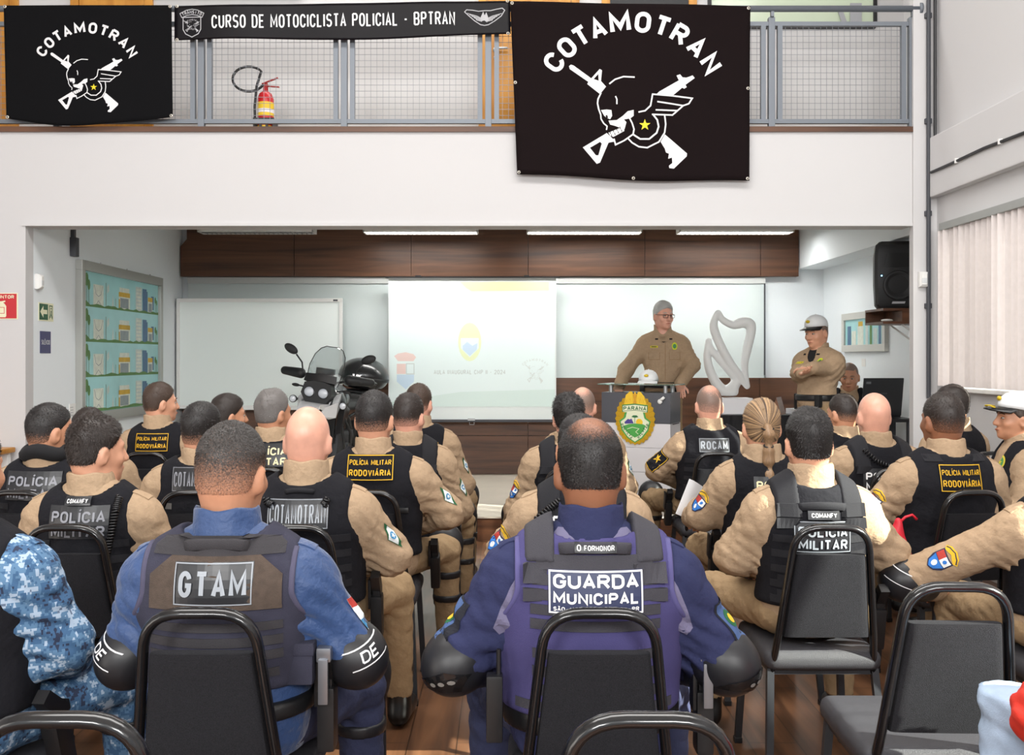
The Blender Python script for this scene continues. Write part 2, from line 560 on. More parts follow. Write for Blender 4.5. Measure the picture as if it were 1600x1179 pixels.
def s_box(G, c, hf, rr=0.01, rot=None):
    X, Y, Z = G
    x, y, z = X - float(c[0]), Y - float(c[1]), Z - float(c[2])
    if rot is not None:
        m = rot.transposed()
        x, y, z = (m[0][0] * x + m[0][1] * y + m[0][2] * z, m[1][0] * x + m[1][1] * y + m[1][2] * z, m[2][0] * x + m[2][1] * y + m[2][2] * z)
    qx, qy, qz = np.abs(x) - hf[0] + rr, np.abs(y) - hf[1] + rr, np.abs(z) - hf[2] + rr
    o = np.sqrt(np.maximum(qx, 0) ** 2 + np.maximum(qy, 0) ** 2 + np.maximum(qz, 0) ** 2)
    return o + np.minimum(np.maximum(np.maximum(qx, qy), qz), 0) - rr

def smin(a, b, k):
    h = np.clip(k - np.abs(a - b), 0, None) / k
    return np.minimum(a, b) - h * h * k * 0.25
def smax(a, b, k):
    h = np.clip(k - np.abs(a - b), 0, None) / k
    return np.maximum(a, b) + h * h * k * 0.25

def surfnet(D, lo, h):
    D = np.ascontiguousarray(D, dtype=np.float32)
    D[0] = np.maximum(D[0], h); D[-1] = np.maximum(D[-1], h)
    D[:, 0] = np.maximum(D[:, 0], h); D[:, -1] = np.maximum(D[:, -1], h)
    D[:, :, 0] = np.maximum(D[:, :, 0], h); D[:, :, -1] = np.maximum(D[:, :, -1], h)
    S = D < 0
    nx, ny, nz = D.shape
    cnt = np.zeros((nx - 1, ny - 1, nz - 1), np.uint8)
    for i in (0, 1):
        for j in (0, 1):
            for k in (0, 1): cnt += S[i:nx - 1 + i, j:ny - 1 + j, k:nz - 1 + k]
    act = (cnt > 0) & (cnt < 8)
    I, J, K = np.nonzero(act)
    idx = np.full(act.shape, -1, np.int32)
    idx[I, J, K] = np.arange(len(I))
    acc = np.zeros((len(I), 3)); n = np.zeros(len(I))
    cs = [(0, 0, 0), (1, 0, 0), (0, 1, 0), (1, 1, 0), (0, 0, 1), (1, 0, 1), (0, 1, 1), (1, 1, 1)]
    val = [D[I + a, J + b, K + c] for a, b, c in cs]
    for e0, e1 in ((0, 1), (2, 3), (4, 5), (6, 7), (0, 2), (1, 3), (4, 6), (5, 7), (0, 4), (1, 5), (2, 6), (3, 7)):
        a, b = val[e0], val[e1]
        cr = (a < 0) != (b < 0)
        t = np.where(cr, a / np.where(cr, a - b, 1), 0)
        c0, c1 = np.array(cs[e0], float), np.array(cs[e1], float)
        acc += cr[:, None] * (c0 + t[:, None] * (c1 - c0))
        n += cr
    V = (np.stack([I, J, K], 1) + acc / n[:, None]) * h + np.array(lo)
    Q = []
    for ax in range(3):
        o1, o2 = [(1, 2), (2, 0), (0, 1)][ax]
        sl0 = [slice(None)] * 3; sl1 = [slice(None)] * 3
        sl0[ax] = slice(0, -1); sl1[ax] = slice(1, None)
        A, B = S[tuple(sl0)], S[tuple(sl1)]
        E = np.stack(np.nonzero(A != B), 1)
        if not len(E): continue
        ok = (E[:, o1] > 0) & (E[:, o2] > 0)
        E = E[ok]
        def at(d1, d2):
            P = E.copy(); P[:, o1] -= d1; P[:, o2] -= d2
            return idx[P[:, 0], P[:, 1], P[:, 2]]
        q = np.stack([at(1, 1), at(0, 1), at(0, 0), at(1, 0)], 1)
        inside = A[E[:, 0], E[:, 1], E[:, 2]]
        q[~inside] = q[~inside][:, ::-1]
        Q.append(q)
    Q = np.concatenate(Q) if Q else np.zeros((0, 4), int)
    Q = Q[(Q >= 0).all(1)]
    return V, Q

def sdf_obj(name, fn, lo, hi, h, mats, parent=None, pick=None):
    G = grid(lo, hi, h)
    D = fn(G)
    D = np.broadcast_to(D, (G[0].shape[0], G[1].shape[1], G[2].shape[2])).copy()
    V, Q = surfnet(D, lo, h)
    mi = pick(V[Q].mean(1)) if pick is not None and len(Q) else None
    return link_np(name, V, Q, mats, parent, True, mi)

def rot_yp(yaw, pitch=0, roll=0):
    return Matrix.Rotation(yaw, 3, 'Z') @ Matrix.Rotation(pitch, 3, 'X') @ Matrix.Rotation(roll, 3, 'Y')
# ------------------------------------------------------------------ the setting
YB, YF, YS = 10.87, 7.32, 7.9          # back wall, face of the mezzanine, front of the stage
XL, XR, XA = -3.66, 3.30, 3.60
SZ, CZ, BZ, MZ = 0.2, 2.97, 2.51, 3.26   # stage, recess ceiling, underside of beam, mezzanine floor
HZ = 6.5
YM = 8.3                                # wall behind the mezzanine walkway

m_wall = mat('white_paint', (199, 198, 199), .7, bump=(60, .05))
m_wallb = mat('cool_white_paint', (230, 236, 240), .7, bump=(60, .05))
m_ceil = mat('ceiling_paint', (226, 226, 224), .8)
m_floor = wood_mat('brown_laminate', (70, 46, 32), (122, 86, 60), (9, .55, 1), .32, plank=(1.25, .19))
m_stage = mat('stage_laminate', (205, 196, 182), .3, var=(3, .05))
m_wood = wood_mat('walnut_panel', (62, 38, 26), (112, 74, 50), (.5, 9, 9), .42)
m_ochre = wood_mat('ochre_door', (176, 116, 38), (204, 146, 62), (8, 8, .6), .4)
m_steel = mat('grey_steel_paint', (116, 122, 130), .45, .3)
m_dsteel = mat('dark_pipe', (62, 64, 70), .5)
m_wplast = mat('white_plastic', (228, 228, 226), .45)
m_black = mat('black_plastic', (24, 24, 27), .45)
m_alu = mat('aluminium', (176, 178, 180), .35, .8)

def struct(name, mb, mats, **k):
    o = mb.build(name, mats, **k)
    o['kind'] = 'structure'
    return o

b = MB(); b.box((-7.2, -4.2, -.12), (XA + .2, YS + .1, 0)); struct('floor', b, m_floor)
b = MB(); b.box((XL - .1, YS + .02, 0), (XA + .1, YB + .1, SZ)); struct('floor_stage', b, m_stage)
b = MB(); b.box((XL, YS, 0), (XA, YS + .02, SZ - .012)); b.mat = 1; b.box((XL, YS - .012, SZ - .012), (XA, YS + .03, SZ + .001))
struct('trim_stage', b, [m_wood, m_stage])
b = MB(); b.box((XL - .2, YB, 0), (XA + .2, YB + .15, CZ + .1)); struct('wall_back', b, m_wallb)
b = MB(); b.box((XL - .15, YF + .12, 0), (XL, YB, CZ)); struct('wall_alcove_left', b, m_wallb)
b = MB(); b.box((XA, YF + .05, 0), (XA + .15, YB, CZ)); b.box((XR - .0, YF + .2, BZ), (XA, YB, CZ)); struct('wall_alcove_right', b, m_wallb)
b = MB(); b.box((XL - .2, YF + .05, CZ), (XA + .2, YB + .1, CZ + .1)); struct('ceiling_alcove', b, m_ceil)
# the mezzanine face: beam over the opening, wall beside it, pilaster
b = MB(); b.box((XL, YF, BZ), (3.10, YF + .2, MZ - .03)); b.box((XL - .02, YF - .012, BZ), (3.12, YF, BZ + .025))
struct('wall_mezzanine', b, m_wall)
b = MB(); b.box((-7.2, YF, 0), (XL, YF + .12, MZ - .03)); struct('wall_front', b, m_wall)
b = MB(); b.box((3.10, YF - .02, 0), (XA + .15, YF + .05, HZ)); struct('wall_pilaster', b, m_wall)
b = MB(); b.box((-7.2, YF - .02, MZ - .035), (3.10, YF + .14, MZ + .005)); struct('trim_mezzanine_edge', b, m_wood)
b = MB(); b.box((-7.2, YF + .1, CZ + .1), (3.6, YM + .1, MZ)); struct('floor_mezzanine', b, m_stage)
b = MB(); b.box((-7.2, YM, MZ), (3.6, YM + .15, HZ)); struct('wall_mezzanine_back', b, m_wall)
b = MB(); b.box((3.44, YF + .05, MZ), (3.6, YM, HZ)); struct('wall_mezzanine_side', b, m_wall)
# right-hand window wall with openings
b = MB()
OPEN = [(-3.4, -.4), (.6, 7.02)]
b.box((XR - .02, -4.2, 0), (XR + .2, YF, 1.29))
b.box((XR - .02, -4.2, 2.5), (XR + .2, YF, HZ))
ys = [-4.2] + [v for q in OPEN for v in q] + [YF]
for i in range(0, len(ys), 2): b.box((XR - .02, ys[i], 1.29), (XR + .2, ys[i + 1], 2.5))
b.box((XR - .09, -4.2, 2.72), (XR - .02, YF, 3.17), .01)
struct('wall_right', b, m_wall)
b = MB(); b.box((XR - .07, .55, 1.262), (XR + .02, 7.06, 1.292), .006); struct('trim_window_sill', b, m_wplast)
b = MB(); b.box((-7.35, -4.2, 0), (-7.2, YF + .1, HZ)); struct('wall_left', b, m_wall)
b = MB(); b.box((-7.35, -4.2, HZ), (3.7, YM + .15, HZ + .1)); struct('ceiling', b, m_ceil)
# window frames and panes
m_glass = bpy.data.materials.new('window_glass'); m_glass.use_nodes = True
nt = m_glass.node_tree
nt.nodes.clear()
o_ = nt.nodes.new('ShaderNodeOutputMaterial'); mx = nt.nodes.new('ShaderNodeMixShader')
t_ = nt.nodes.new('ShaderNodeBsdfTransparent'); g_ = nt.nodes.new('ShaderNodeBsdfGlossy')
t_.inputs[0].default_value = (.94, .97, .96, 1); g_.inputs['Roughness'].default_value = .02
mx.inputs[0].default_value = .07
nt.links.new(t_.outputs[0], mx.inputs[1]); nt.links.new(g_.outputs[0], mx.inputs[2]); nt.links.new(mx.outputs[0], o_.inputs[0])
w = empty('window_1', (XR + .1, 3.8, 1.29)); w['kind'] = 'structure'
f = MB()
for y0 in (.6, 2.2, 3.8, 5.4, 6.98): f.box((-.025, y0 - .02 - 3.8, 0), (.025, y0 + .02 - 3.8, 1.21))
f.box((-.025, -3.2, 0), (.025, 3.2, .04)); f.box((-.025, -3.2, 1.17), (.025, 3.2, 1.21))
f.build('window_frame', m_alu, w)
for y0 in (.6, 2.2, 3.8, 5.4):
    g = MB(); g.box((-.004, y0 + .02 - 3.8, .04), (.004, y0 + 1.58 - 3.8, 1.17)); g.build('window_pane', m_glass, w)
# doors and windows along the walkway, seen over the railing
def at_m(x): return (x - CX) * YM / F
def door(n, x0, x1, handle=None, dark=False):
    X0, X1 = at_m(x0), at_m(x1)
    d = empty('door_%d' % n, ((X0 + X1) / 2, YM, MZ)); d['kind'] = 'structure'
    hw = (X1 - X0) / 2
    f = MB(); f.box((-hw, -.03, 0), (-hw + .07, 0, 2.15)); f.box((hw - .07, -.03, 0), (hw, 0, 2.15)); f.box((-hw, -.03, 2.08), (hw, 0, 2.15))
    f.build('door_frame', m_ochre, d)
    l = MB(); l.box((-hw + .075, -.022, .01), (hw - .075, -.002, 2.075)); l.build('door_leaf', m_black if dark else m_ochre, d)
    if handle:
        h = MB(); hx = at_m(handle) - (X0 + X1) / 2
        h.tube([(hx, -.02, .9), (hx, -.07, .9), (hx + .1, -.075, .9)], .011, 8); h.lathe([(.025, 0), (.025, .012)], 12, Matrix.Translation((hx, -.022, .9)) @ Matrix.Rotation(PI / 2, 4, 'X'))
        h.lathe([(.02, 0), (.02, .012)], 12, Matrix.Translation((hx, -.022, .83)) @ Matrix.Rotation(PI / 2, 4, 'X'))
        h.build('door_handle', m_alu, d, smooth=True)
door(1, -150, 30)
door(2, 112, 150 + 90)
door(3, 748, 905, 775)
door(4, 940, 1088, None, True)
def high_window(n, x0, x1, z0, bars):
    X0, X1 = at_m(x0), at_m(x1)
    w = empty('window_%d' % n, ((X0 + X1) / 2, YM, z0)); w['kind'] = 'structure'
    hw = (X1 - X0) / 2
    f = MB()
    for x in np.linspace(-hw, hw, bars): f.box((x - .015, -.03, 0), (x + .015, 0, 1.0))
    f.box((-hw, -.03, -.015), (hw, 0, .02)); f.box((-hw, -.03, .98), (hw, 0, 1.01))
    f.build('window_frame', m_black, w)
    g = MB(); g.box((-hw + .01, -.012, .01), (hw - .01, -.004, .99)); g.build('window_pane', mat('greenish_pane', (188, 200, 178), .12), w)
    return w, hw
high_window(2, 148, 470, 4.62, 4)
w, hw = high_window(3, 1108, 1366, 4.36, 2)
p = MB(); p.box((hw - .22, -.034, .0), (hw - .12, -.031, .2), M=None); p.build('notice_sheet', mat('grey_notice', (150, 152, 156), .7), w)
p = MB(); p.prism([(hw - .28, 0), (hw - .33, .14), (hw - .29, .15), (hw - .24, .02)], -.034, -.031); p.build('notice_sheet', mat('grey_notice', (150, 152, 156), .7), w)

# ------------------------------------------------------------------ panels on the back wall
def P_at(Y): return lambda x, y: ((x - CX) * Y / F, EYE - (y - HY) * Y / F)
yb = YB - .06
q = P_at(yb)
def wall_panel(x0, x1, y0, y1, name, label, m, th=.05, notch=False, group=None):
    (a, t), (c, d) = q(x0, y0), q(x1, y1)
    b = MB()
    if notch: b.prism([(a, d), (c - .004, d), (c - .004, t), (a + .07, t), (a + .07, t - .12), (a, t - .2)], yb, yb + th)
    else: b.box((a + .003, yb, d), (c - .003, yb + th, t), .003)
    o = b.build(name, m); tag(o, label, 'panel', group)
    return o
pos = ['above the corner of the whiteboard', 'above the space between whiteboard and projection screen', 'above the projection screen', 'above the screen edge and the lectern', 'above the grey haired speaker', 'above the white capped officer']
xs = [284, 461, 643, 825, 1007, 1187, 1247]
for i in range(6):
    t0 = EYE - (357 - HY) * yb / F
    (a, d) = q(xs[i], 432); c = min(q(xs[i + 1], 432)[0], XR - .01)
    b = MB()
    if i == 0: b.prism([(a, d), (c - .004, d), (c - .004, CZ - .003), (a + .07, CZ - .003), (a + .07, 2.84), (a, 2.76)], yb - .04, yb + .055)
    else: b.box((a + .002, yb - .04, d), (c - .002, yb + .055, CZ - .003), .003)
    tag(b.build('wood_panel', m_wood), 'dark walnut panel of the upper band ' + pos[i], 'wood panel', 'walnut panels along the top of the stage wall')
low = [284, 461, 643, 825, 1007, 1187, 1262]
lpos = ['behind the whiteboard end', 'behind the parked motorcycle', 'under the projection screen', 'between the screen and the lectern', 'behind the lectern and sculpture', 'behind the white capped officer']
for i in range(6):
    (a, t) = q(low[i], 590); c = min(q(low[i + 1], 590)[0], XR + .02)
    b = MB(); b.box((a + .002, yb, SZ + .002), (c - .002, yb + .055, .63), .003); b.box((a + .002, yb, .636), (c - .002, yb + .055, t), .003)
    tag(b.build('wood_panel', m_wood), 'brown walnut wainscot panel ' + lpos[i], 'wood panel', 'walnut panels along the foot of the stage wall')
# long white writing wall
m_wb = mat('white_board_wall', (208, 218, 218), .35)
(a, t), (c, d) = q(293, 433), q(1196, 590)
b = MB(); b.box((a, yb + .012, d), (c, yb + .05, t), .002); b.mat = 1; b.box((a, yb - .004, t - .07), (c, yb + .012, t)); b.mat = 2  # top strip: shade under the walnut band put in as grey
b.box((c - .014, yb, d), (c, yb + .014, t)); b.mat = 0; b.box((a, yb, d - .0), (c, yb + .016, d + .03))
tag(b.build('writing_wall', [m_wb, mat('painted_shade_strip', (196, 199, 198), .6), m_dsteel]), 'long white writing wall between the two walnut bands', 'whiteboard')

# ------------------------------------------------------------------ railing of the mezzanine
YRL = YF + .03
rx = lambda x: (x - CX) * YRL / F
def rz(y): return EYE - (y - HY) * YRL / F
RT = rz(16)
b = MB(); b.tube([(-7.1, YRL - .03, RT), (rx(1433), YRL - .03, RT)], .024, 12)
b.lathe([(.045, 0), (.045, .02)], 16, Matrix.Translation((rx(1433), YRL - .03, RT)) @ Matrix.Rotation(PI / 2, 4, 'Y'))
hr = empty('mezzanine_railing', (0, YRL, MZ), 0, 'grey steel railing with wire mesh panels along the mezzanine edge', 'railing')
o = b.build('handrail', m_steel, hr, smooth=True); o.location = (0, -YRL, -MZ)
posts = [-134, 90, 315, 538, 763, 985, 1205, 1424]
for x in posts:
    b = MB(); b.box((rx(x) - .024, YRL - .024, MZ), (rx(x) + .024, YRL + .024, rz(28)), .004)
    b.box((rx(x) - .012, YRL - .04, RT - .06), (rx(x) + .012, YRL - .012, RT - .0))
    o = b.build('post', m_steel, hr); o.location = (0, -YRL, -MZ)
zt, zb = rz(38), rz(190)
for i in range(len(posts) - 1):
    x0, x1 = rx(posts[i] + 13), rx(posts[i + 1] - 13)
    b = MB()
    for z in (zt, zb): b.box((x0 - .06, YRL - .016, z - .016), (x1 + .06, YRL + .016, z + .016))
    for x in (x0, x1): b.box((x - .018, YRL - .018, zb), (x + .018, YRL + .018, zt))
    o = b.build('panel_frame', m_steel, hr); o.location = (0, -YRL, -MZ)
    b = MB()
    n = int(round((x1 - x0) / .046))
    for k in range(1, n): 
        x = x0 + (x1 - x0) * k / n; b.box((x - .0014, YRL - .0014, zb), (x + .0014, YRL + .0014, zt))
    n = int(round((zt - zb) / .046))
    for k in range(1, n):
        z = zb + (zt - zb) * k / n; b.box((x0, YRL - .0052, z - .0014), (x1, YRL - .0018, z + .0014))
    o = b.build('wire_mesh', mat('wire', (128, 132, 138), .5, .3), hr); o.location = (0, -YRL, -MZ)

# ------------------------------------------------------------------ pipes, cable, sensors
b = MB(); X = (1451 - CX) * (YF - .045) / F
b.tube([(X, YF - .045, 1.2), (X, YF - .045, HZ)], .016, 10)
for z in (1.9, 2.6, 3.3, 4.1): b.box((X - .024, YF - .05, z - .02), (X + .024, YF - .02, z + .02), .004)
tag(b.build('conduit_pipe', m_dsteel, smooth=False), 'dark grey vertical conduit clipped to the pilaster', 'pipe')
b = MB(); X = (1462 - CX) * (YF - .07) / F
b.tube([(X, YF - .06, 2.88), (X, YF - .06, HZ)], .012, 8)
tag(b.build('cable', m_black), 'thin black cable dropping down the corner into a grey clamp', 'cable')
b = MB(); b.tube([(XR - .1, YF - .1, 2.9)] + [(XR - .1, YF - .4 - k * .5, 2.9 + .008 * math.sin(k * 2.1)) for k in range(18)], .011, 8)
for k in range(6): b.mat = 1; b.box((XR - .115, 6.8 - k * .6, 2.885), (XR - .088, 6.815 - k * .6, 2.92)); b.mat = 0
tag(b.build('wall_cable', [m_black, m_wplast]), 'black cable running level along the beam above the blinds', 'cable')
b = MB(); b.box((3.245, YF - .075, 2.8), (3.275, YF - .02, 3.0), .006); tag(b.build('cable_clamp', m_alu), 'small grey metal clamp box where the corner cables meet', 'clamp')
def sensor(x, y, z, rz_, label):
    t = empty('motion_sensor', (x, y, z), rz_, label, 'motion sensor', 'white motion sensors')
    m = MB(); m.loft([[(sx * w_, d, h * sz) for sx, sz in ((-1, -1), (1, -1), (1, 1), (-1, 1))] for w_, h, d in ((.03, .055, 0), (.034, .06, -.015), (.03, .055, -.035), (.018, .04, -.05))])
    m.build('housing', m_wplast, t, smooth=False)
    m = MB(); m.box((-.02, -.052, -.03), (.02, -.04, .01), .006); m.build('lens', mat('lens_white', (205, 208, 210), .3), t)
sensor(3.165, YF - .02, 2.1, 0, 'white motion sensor on the pilaster beside the dark pipe')
sensor(XL + .0, 7.49, 2.1, PI / 2, 'white motion sensor on the side wall above the green exit sign')
b = MB(); b.box((XL, 8.06, 2.36), (XL + .05, 8.13, 2.52), .006); b.mat = 0; b.box((XL, 8.075, 2.5), (XL + .03, 8.115, CZ - .002), .004)
tag(b.build('cable_duct', m_dsteel), 'dark grey cable duct with socket box above the map board', 'cable duct')

# ------------------------------------------------------------------ fluorescent fittings under the alcove ceiling
LAMP_W = 14
def fluor(x0, x1, on, label):
    Y = 10.15
    X0, X1 = (x0 - CX) * Y / F, (x1 - CX) * Y / F
    t = empty('ceiling_light', ((X0 + X1) / 2, Y, 2.82), 0, label, 'ceiling light', 'fluorescent fittings over the stage')
    hw = (X1 - X0) / 2
    m = MB(); m.box((-hw, -.11, .005), (hw, -.1, .055)); m.box((-hw, .1, .005), (hw, .11, .055)); m.box((-hw, -.11, .05), (hw, .11, .06)); m.box((-hw, -.11, .005), (-hw + .012, .11, .06)); m.box((hw - .012, -.11, .005), (hw, .11, .06))
    m.build('casing', m_wplast, t)
    m = MB()
    for k in range(1, 24): m.box((-hw + 2 * hw * k / 24 - .001, -.1, .004), (-hw + 2 * hw * k / 24 + .001, .1, .02))
    m.box((-hw, -.003, .004), (hw, .003, .02)); m.build('louvre', m_alu, t)
    for y in (-.05, .05):
        m = MB(); m.tube([(-hw + .03, y, .034), (hw - .03, y, .034)], .013, 10)
        m.build('tube_lamp', mat('lit_tube', (255, 255, 255), .5, emit=((255, 252, 244), 14)) if on else m_wplast, t)
    if on:
        l_ = add_light('ceiling_light_glow', 'AREA', ((X0 + X1) / 2, Y, 2.815), (0, 0, 0), LAMP_W, (1, .99, .96), 2 * hw, .2)
    for x in (-hw * .6, hw * .6):
        m = MB(); m.box((x - .02, -.02, .06), (x + .02, .02, CZ - 2.82 - .001)); m.build('bracket', m_wplast, t)
fluor(313, 492, False, 'white fluorescent fitting over the whiteboard, unlit')
fluor(569, 747, True, 'lit fluorescent fitting over the projection screen')
fluor(823, 1002, True, 'lit fluorescent fitting over the gap between screen and speaker')
fluor(1059, 1237, True, 'lit fluorescent fitting over the white sculpture')

# ------------------------------------------------------------------ vertical blinds
vb = empty('vertical_blind', (XR - .07, 6.2, 2.5), 0, 'pale vertical slat blind over the long side window', 'blind')
m = MB(); m.box((-.04, -5.6, -.06), (.02, .87, -.005), .005); m.build('headrail', mat('rail_grey', (150, 152, 150), .5), vb)
m_slat = mat('blind_slat', (206, 198, 196), .75, var=(30, .03))
m_slat.node_tree.nodes['Principled BSDF'].inputs['Subsurface Weight'].default_value = 0.0
rnd = random.Random(4)
y = 7.05
GAPS = [(1.4, 2.72), (4.08, 4.2)]  # gaps out of view, shaped to let sun reach certain seats and floor
while y > .65:
    open_ = any(a < y < c for a, c in GAPS)
    if not open_:
        ang = R(38 + rnd.uniform(-9, 9))
        if 4.8 < y: ang = R(66 + rnd.uniform(-9, 9)) if rnd.random() > .2 else R(48)
        else: ang = R(84)
        sg = -1
        dx, dy = sg * .044 * math.cos(ang), .044 * math.sin(ang)
        m = MB()
        pts = []
        for z in (-.06, -1.2):
            for t in (-1, -.4, .4, 1):
                pts.append((-.008 + t * dx + .004 * (1 - t * t) - .004, y - 6.2 + t * dy, z))
        m.add(pts, [(i, i + 1, i + 5, i + 4) for i in range(3)])
        o = m.build('slat', m_slat, vb, smooth=True)
    y -= .078
# greenery outside the window
def bush(name, loc, r, label, seed):
    rr = random.Random(seed)
    m = MB()
    for k in range(1500):
        a, c = rr.uniform(0, 2 * PI), rr.uniform(-1, 1)
        s = math.sqrt(1 - c * c); q_ = r * (.75 + .3 * rr.random())
        p = Vector((s * math.cos(a) * q_, s * math.sin(a) * q_, c * q_ * 1.25))
        u = Vector((rr.uniform(-1, 1), rr.uniform(-1, 1), rr.uniform(-1, 1))).normalized(); v = u.orthogonal().normalized()
        L = rr.uniform(.06, .11)
        m.add([p - u * L, p + v * L * .45, p + u * L, p - v * L * .45], [(0, 1, 2, 3)])
    t = empty(name, loc, 0, label, 'shrub', 'shrubs outside the window')
    m.build('foliage', mat('leaf', (92, 128, 62), .6, var=(4, .35)), t)
    k = MB(); k.tube([(0, 0, -loc[2]), (0, 0, 0), (.05, .02, r * .6)], [.06, .05, .03], 8); k.build('stem', mat('bark', (92, 76, 60), .9), t)
bush('garden_shrub', (5.6, 7.6, 1.3), .8, 'green leafy shrub glimpsed between the blind slats', 1)
bush('garden_shrub', (5.9, 9.6, 1.5), .9, 'green leafy shrub glimpsed between the blind slats', 2)
# ------------------------------------------------------------------ banners on the railing
m_cloth = mat('black_banner_cloth', (24, 17, 18), .95, spec=.1, bump=(220, .12))
m_cloth2 = mat('black_flag_cloth', (17, 17, 19), .95, spec=.1, bump=(220, .12))
m_vinyl = mat('black_vinyl', (13, 10, 15), .38, spec=.18, bump=(5, .3))
m_print = mat('white_print', (222, 222, 224), .7)
m_yellow = mat('yellow_print', (226, 205, 30), .6)
m_greyprint = mat('pale_grey_print', (176, 176, 180), .6)
m_eyelet = mat('eyelet', (205, 200, 190), .3, .6)

def cloth_surface(Y0, amp, seed, soft=1.0):
    r_ = random.Random(seed)
    ws = [(r_.uniform(2, 7), r_.uniform(-1.2, 1.2), r_.uniform(0, 6.28), r_.uniform(.3, 1)) for _ in range(6)]
    def f(X, Z): return Y0 + amp * sum(a * math.sin(kx * X * soft + kz * Z * 2 + p) for kx, kz, p, a in ws) / 3
    return f
def cloth_banner(name, label, quad, sag, Y0, amp, seed, mt, eyelets, cat, nx=48, ny=30, soft=1.0):
    """quad: photo corners TL TR BR BL; sag: px the lower edge bellies down"""
    f = cloth_surface(Y0, amp, seed, soft)
    TL, TR, BR, BL = quad
    def at(s, t):
        x = (TL[0] * (1 - s) + TR[0] * s) * (1 - t) + (BL[0] * (1 - s) + BR[0] * s) * t
        y = (TL[1] * (1 - s) + TR[1] * s) * (1 - t) + (BL[1] * (1 - s) + BR[1] * s) * t
        y += t * t * sag * math.sin(PI * s) ** 1.0 + t * 1.6 * math.sin(9 * s + seed) 
        return x, y
    def place(x, y, h=0):
        X = (x - CX) * Y0 / F; Z = EYE - (y - HY) * Y0 / F
        return (X, f(X, Z) - .0035 * h, Z)
    top = empty(name, place((TL[0] + TR[0]) / 2, (TL[1] + TR[1]) / 2), 0, label, cat)
    ox, oy, oz = top.location
    loc = lambda p: (p[0] - ox, p[1] - oy, p[2] - oz)
    verts, faces = [], []
    for back in (0, 1):
        for j in range(ny + 1):
            for i in range(nx + 1):
                p = place(*at(i / nx, j / ny)); verts.append(loc((p[0], p[1] + .002 * back, p[2])))
    N = (nx + 1) * (ny + 1)
    for j in range(ny):
        for i in range(nx):
            a = j * (nx + 1) + i
            faces.append((a, a + 1, a + nx + 2, a + nx + 1)); faces.append((N + a, N + a + nx + 1, N + a + nx + 2, N + a + 1))
    ring = [i for i in range(nx + 1)] + [j * (nx + 1) + nx for j in range(1, ny + 1)] + [ny * (nx + 1) + i for i in range(nx - 1, -1, -1)] + [j * (nx + 1) for j in range(ny - 1, 0, -1)]
    for k in range(len(ring)):
        a, c = ring[k], ring[(k + 1) % len(ring)]; faces.append((a, N + a, N + c, c))
    link_mesh('cloth', verts, faces, mt, top, True)
    for s, t in eyelets:
        p = loc(place(*at(.008 + s * .984, .012 + t * .976)))
        m = MB(); m.lathe([(.006, 0), (.013, .002), (.013, .004), (.006, .005)], 14, Matrix.Translation((p[0], p[1] - .001, p[2])) @ Matrix.Rotation(PI / 2, 4, 'X'), caps=False)
        m.build('eyelet', m_eyelet, top, smooth=True)
    return top, lambda u, v, h: loc(place(u, v, h))

EMB = dict(
 gun1=[(415, 395), (426, 386), (442, 390), (548, 466), (598, 410), (612, 418), (606, 482), (636, 515), (600, 560), (524, 500), (530, 487), (420, 412)],
 gun1hole=[(590, 440), (562, 470), (592, 480)],
 butt=[(985, 800), (1118, 913), (1116, 930), (1040, 1003), (1012, 1000), (1010, 986), (1030, 970), (1028, 938), (1005, 945), (1010, 915), (992, 908), (985, 885), (960, 845)],
 gun2=[(1130, 458), (1150, 450), (1163, 466), (1108, 506), (1115, 520), (1100, 530), (1088, 524), (1030, 572), (935, 562), (952, 546), (1068, 480), (1054, 452), (1075, 444), (1090, 462), (1112, 464)],
 stock=[(497, 878), (640, 792), (692, 842), (650, 850), (600, 968), (580, 976)], stockhole=[(540, 880), (600, 845), (610, 855), (590, 925), (575, 925)],
 eye=[(605, 655), (640, 652), (668, 655), (672, 690), (660, 710), (644, 704), (625, 690)],
 cheek=[(650, 718), (700, 715), (735, 690), (765, 662), (800, 655), (800, 690), (780, 705), (742, 712), (757, 728), (745, 772), (690, 750), (660, 742)],
 teeth=[(650, 790), (735, 755), (745, 780), (680, 815), (660, 810)])
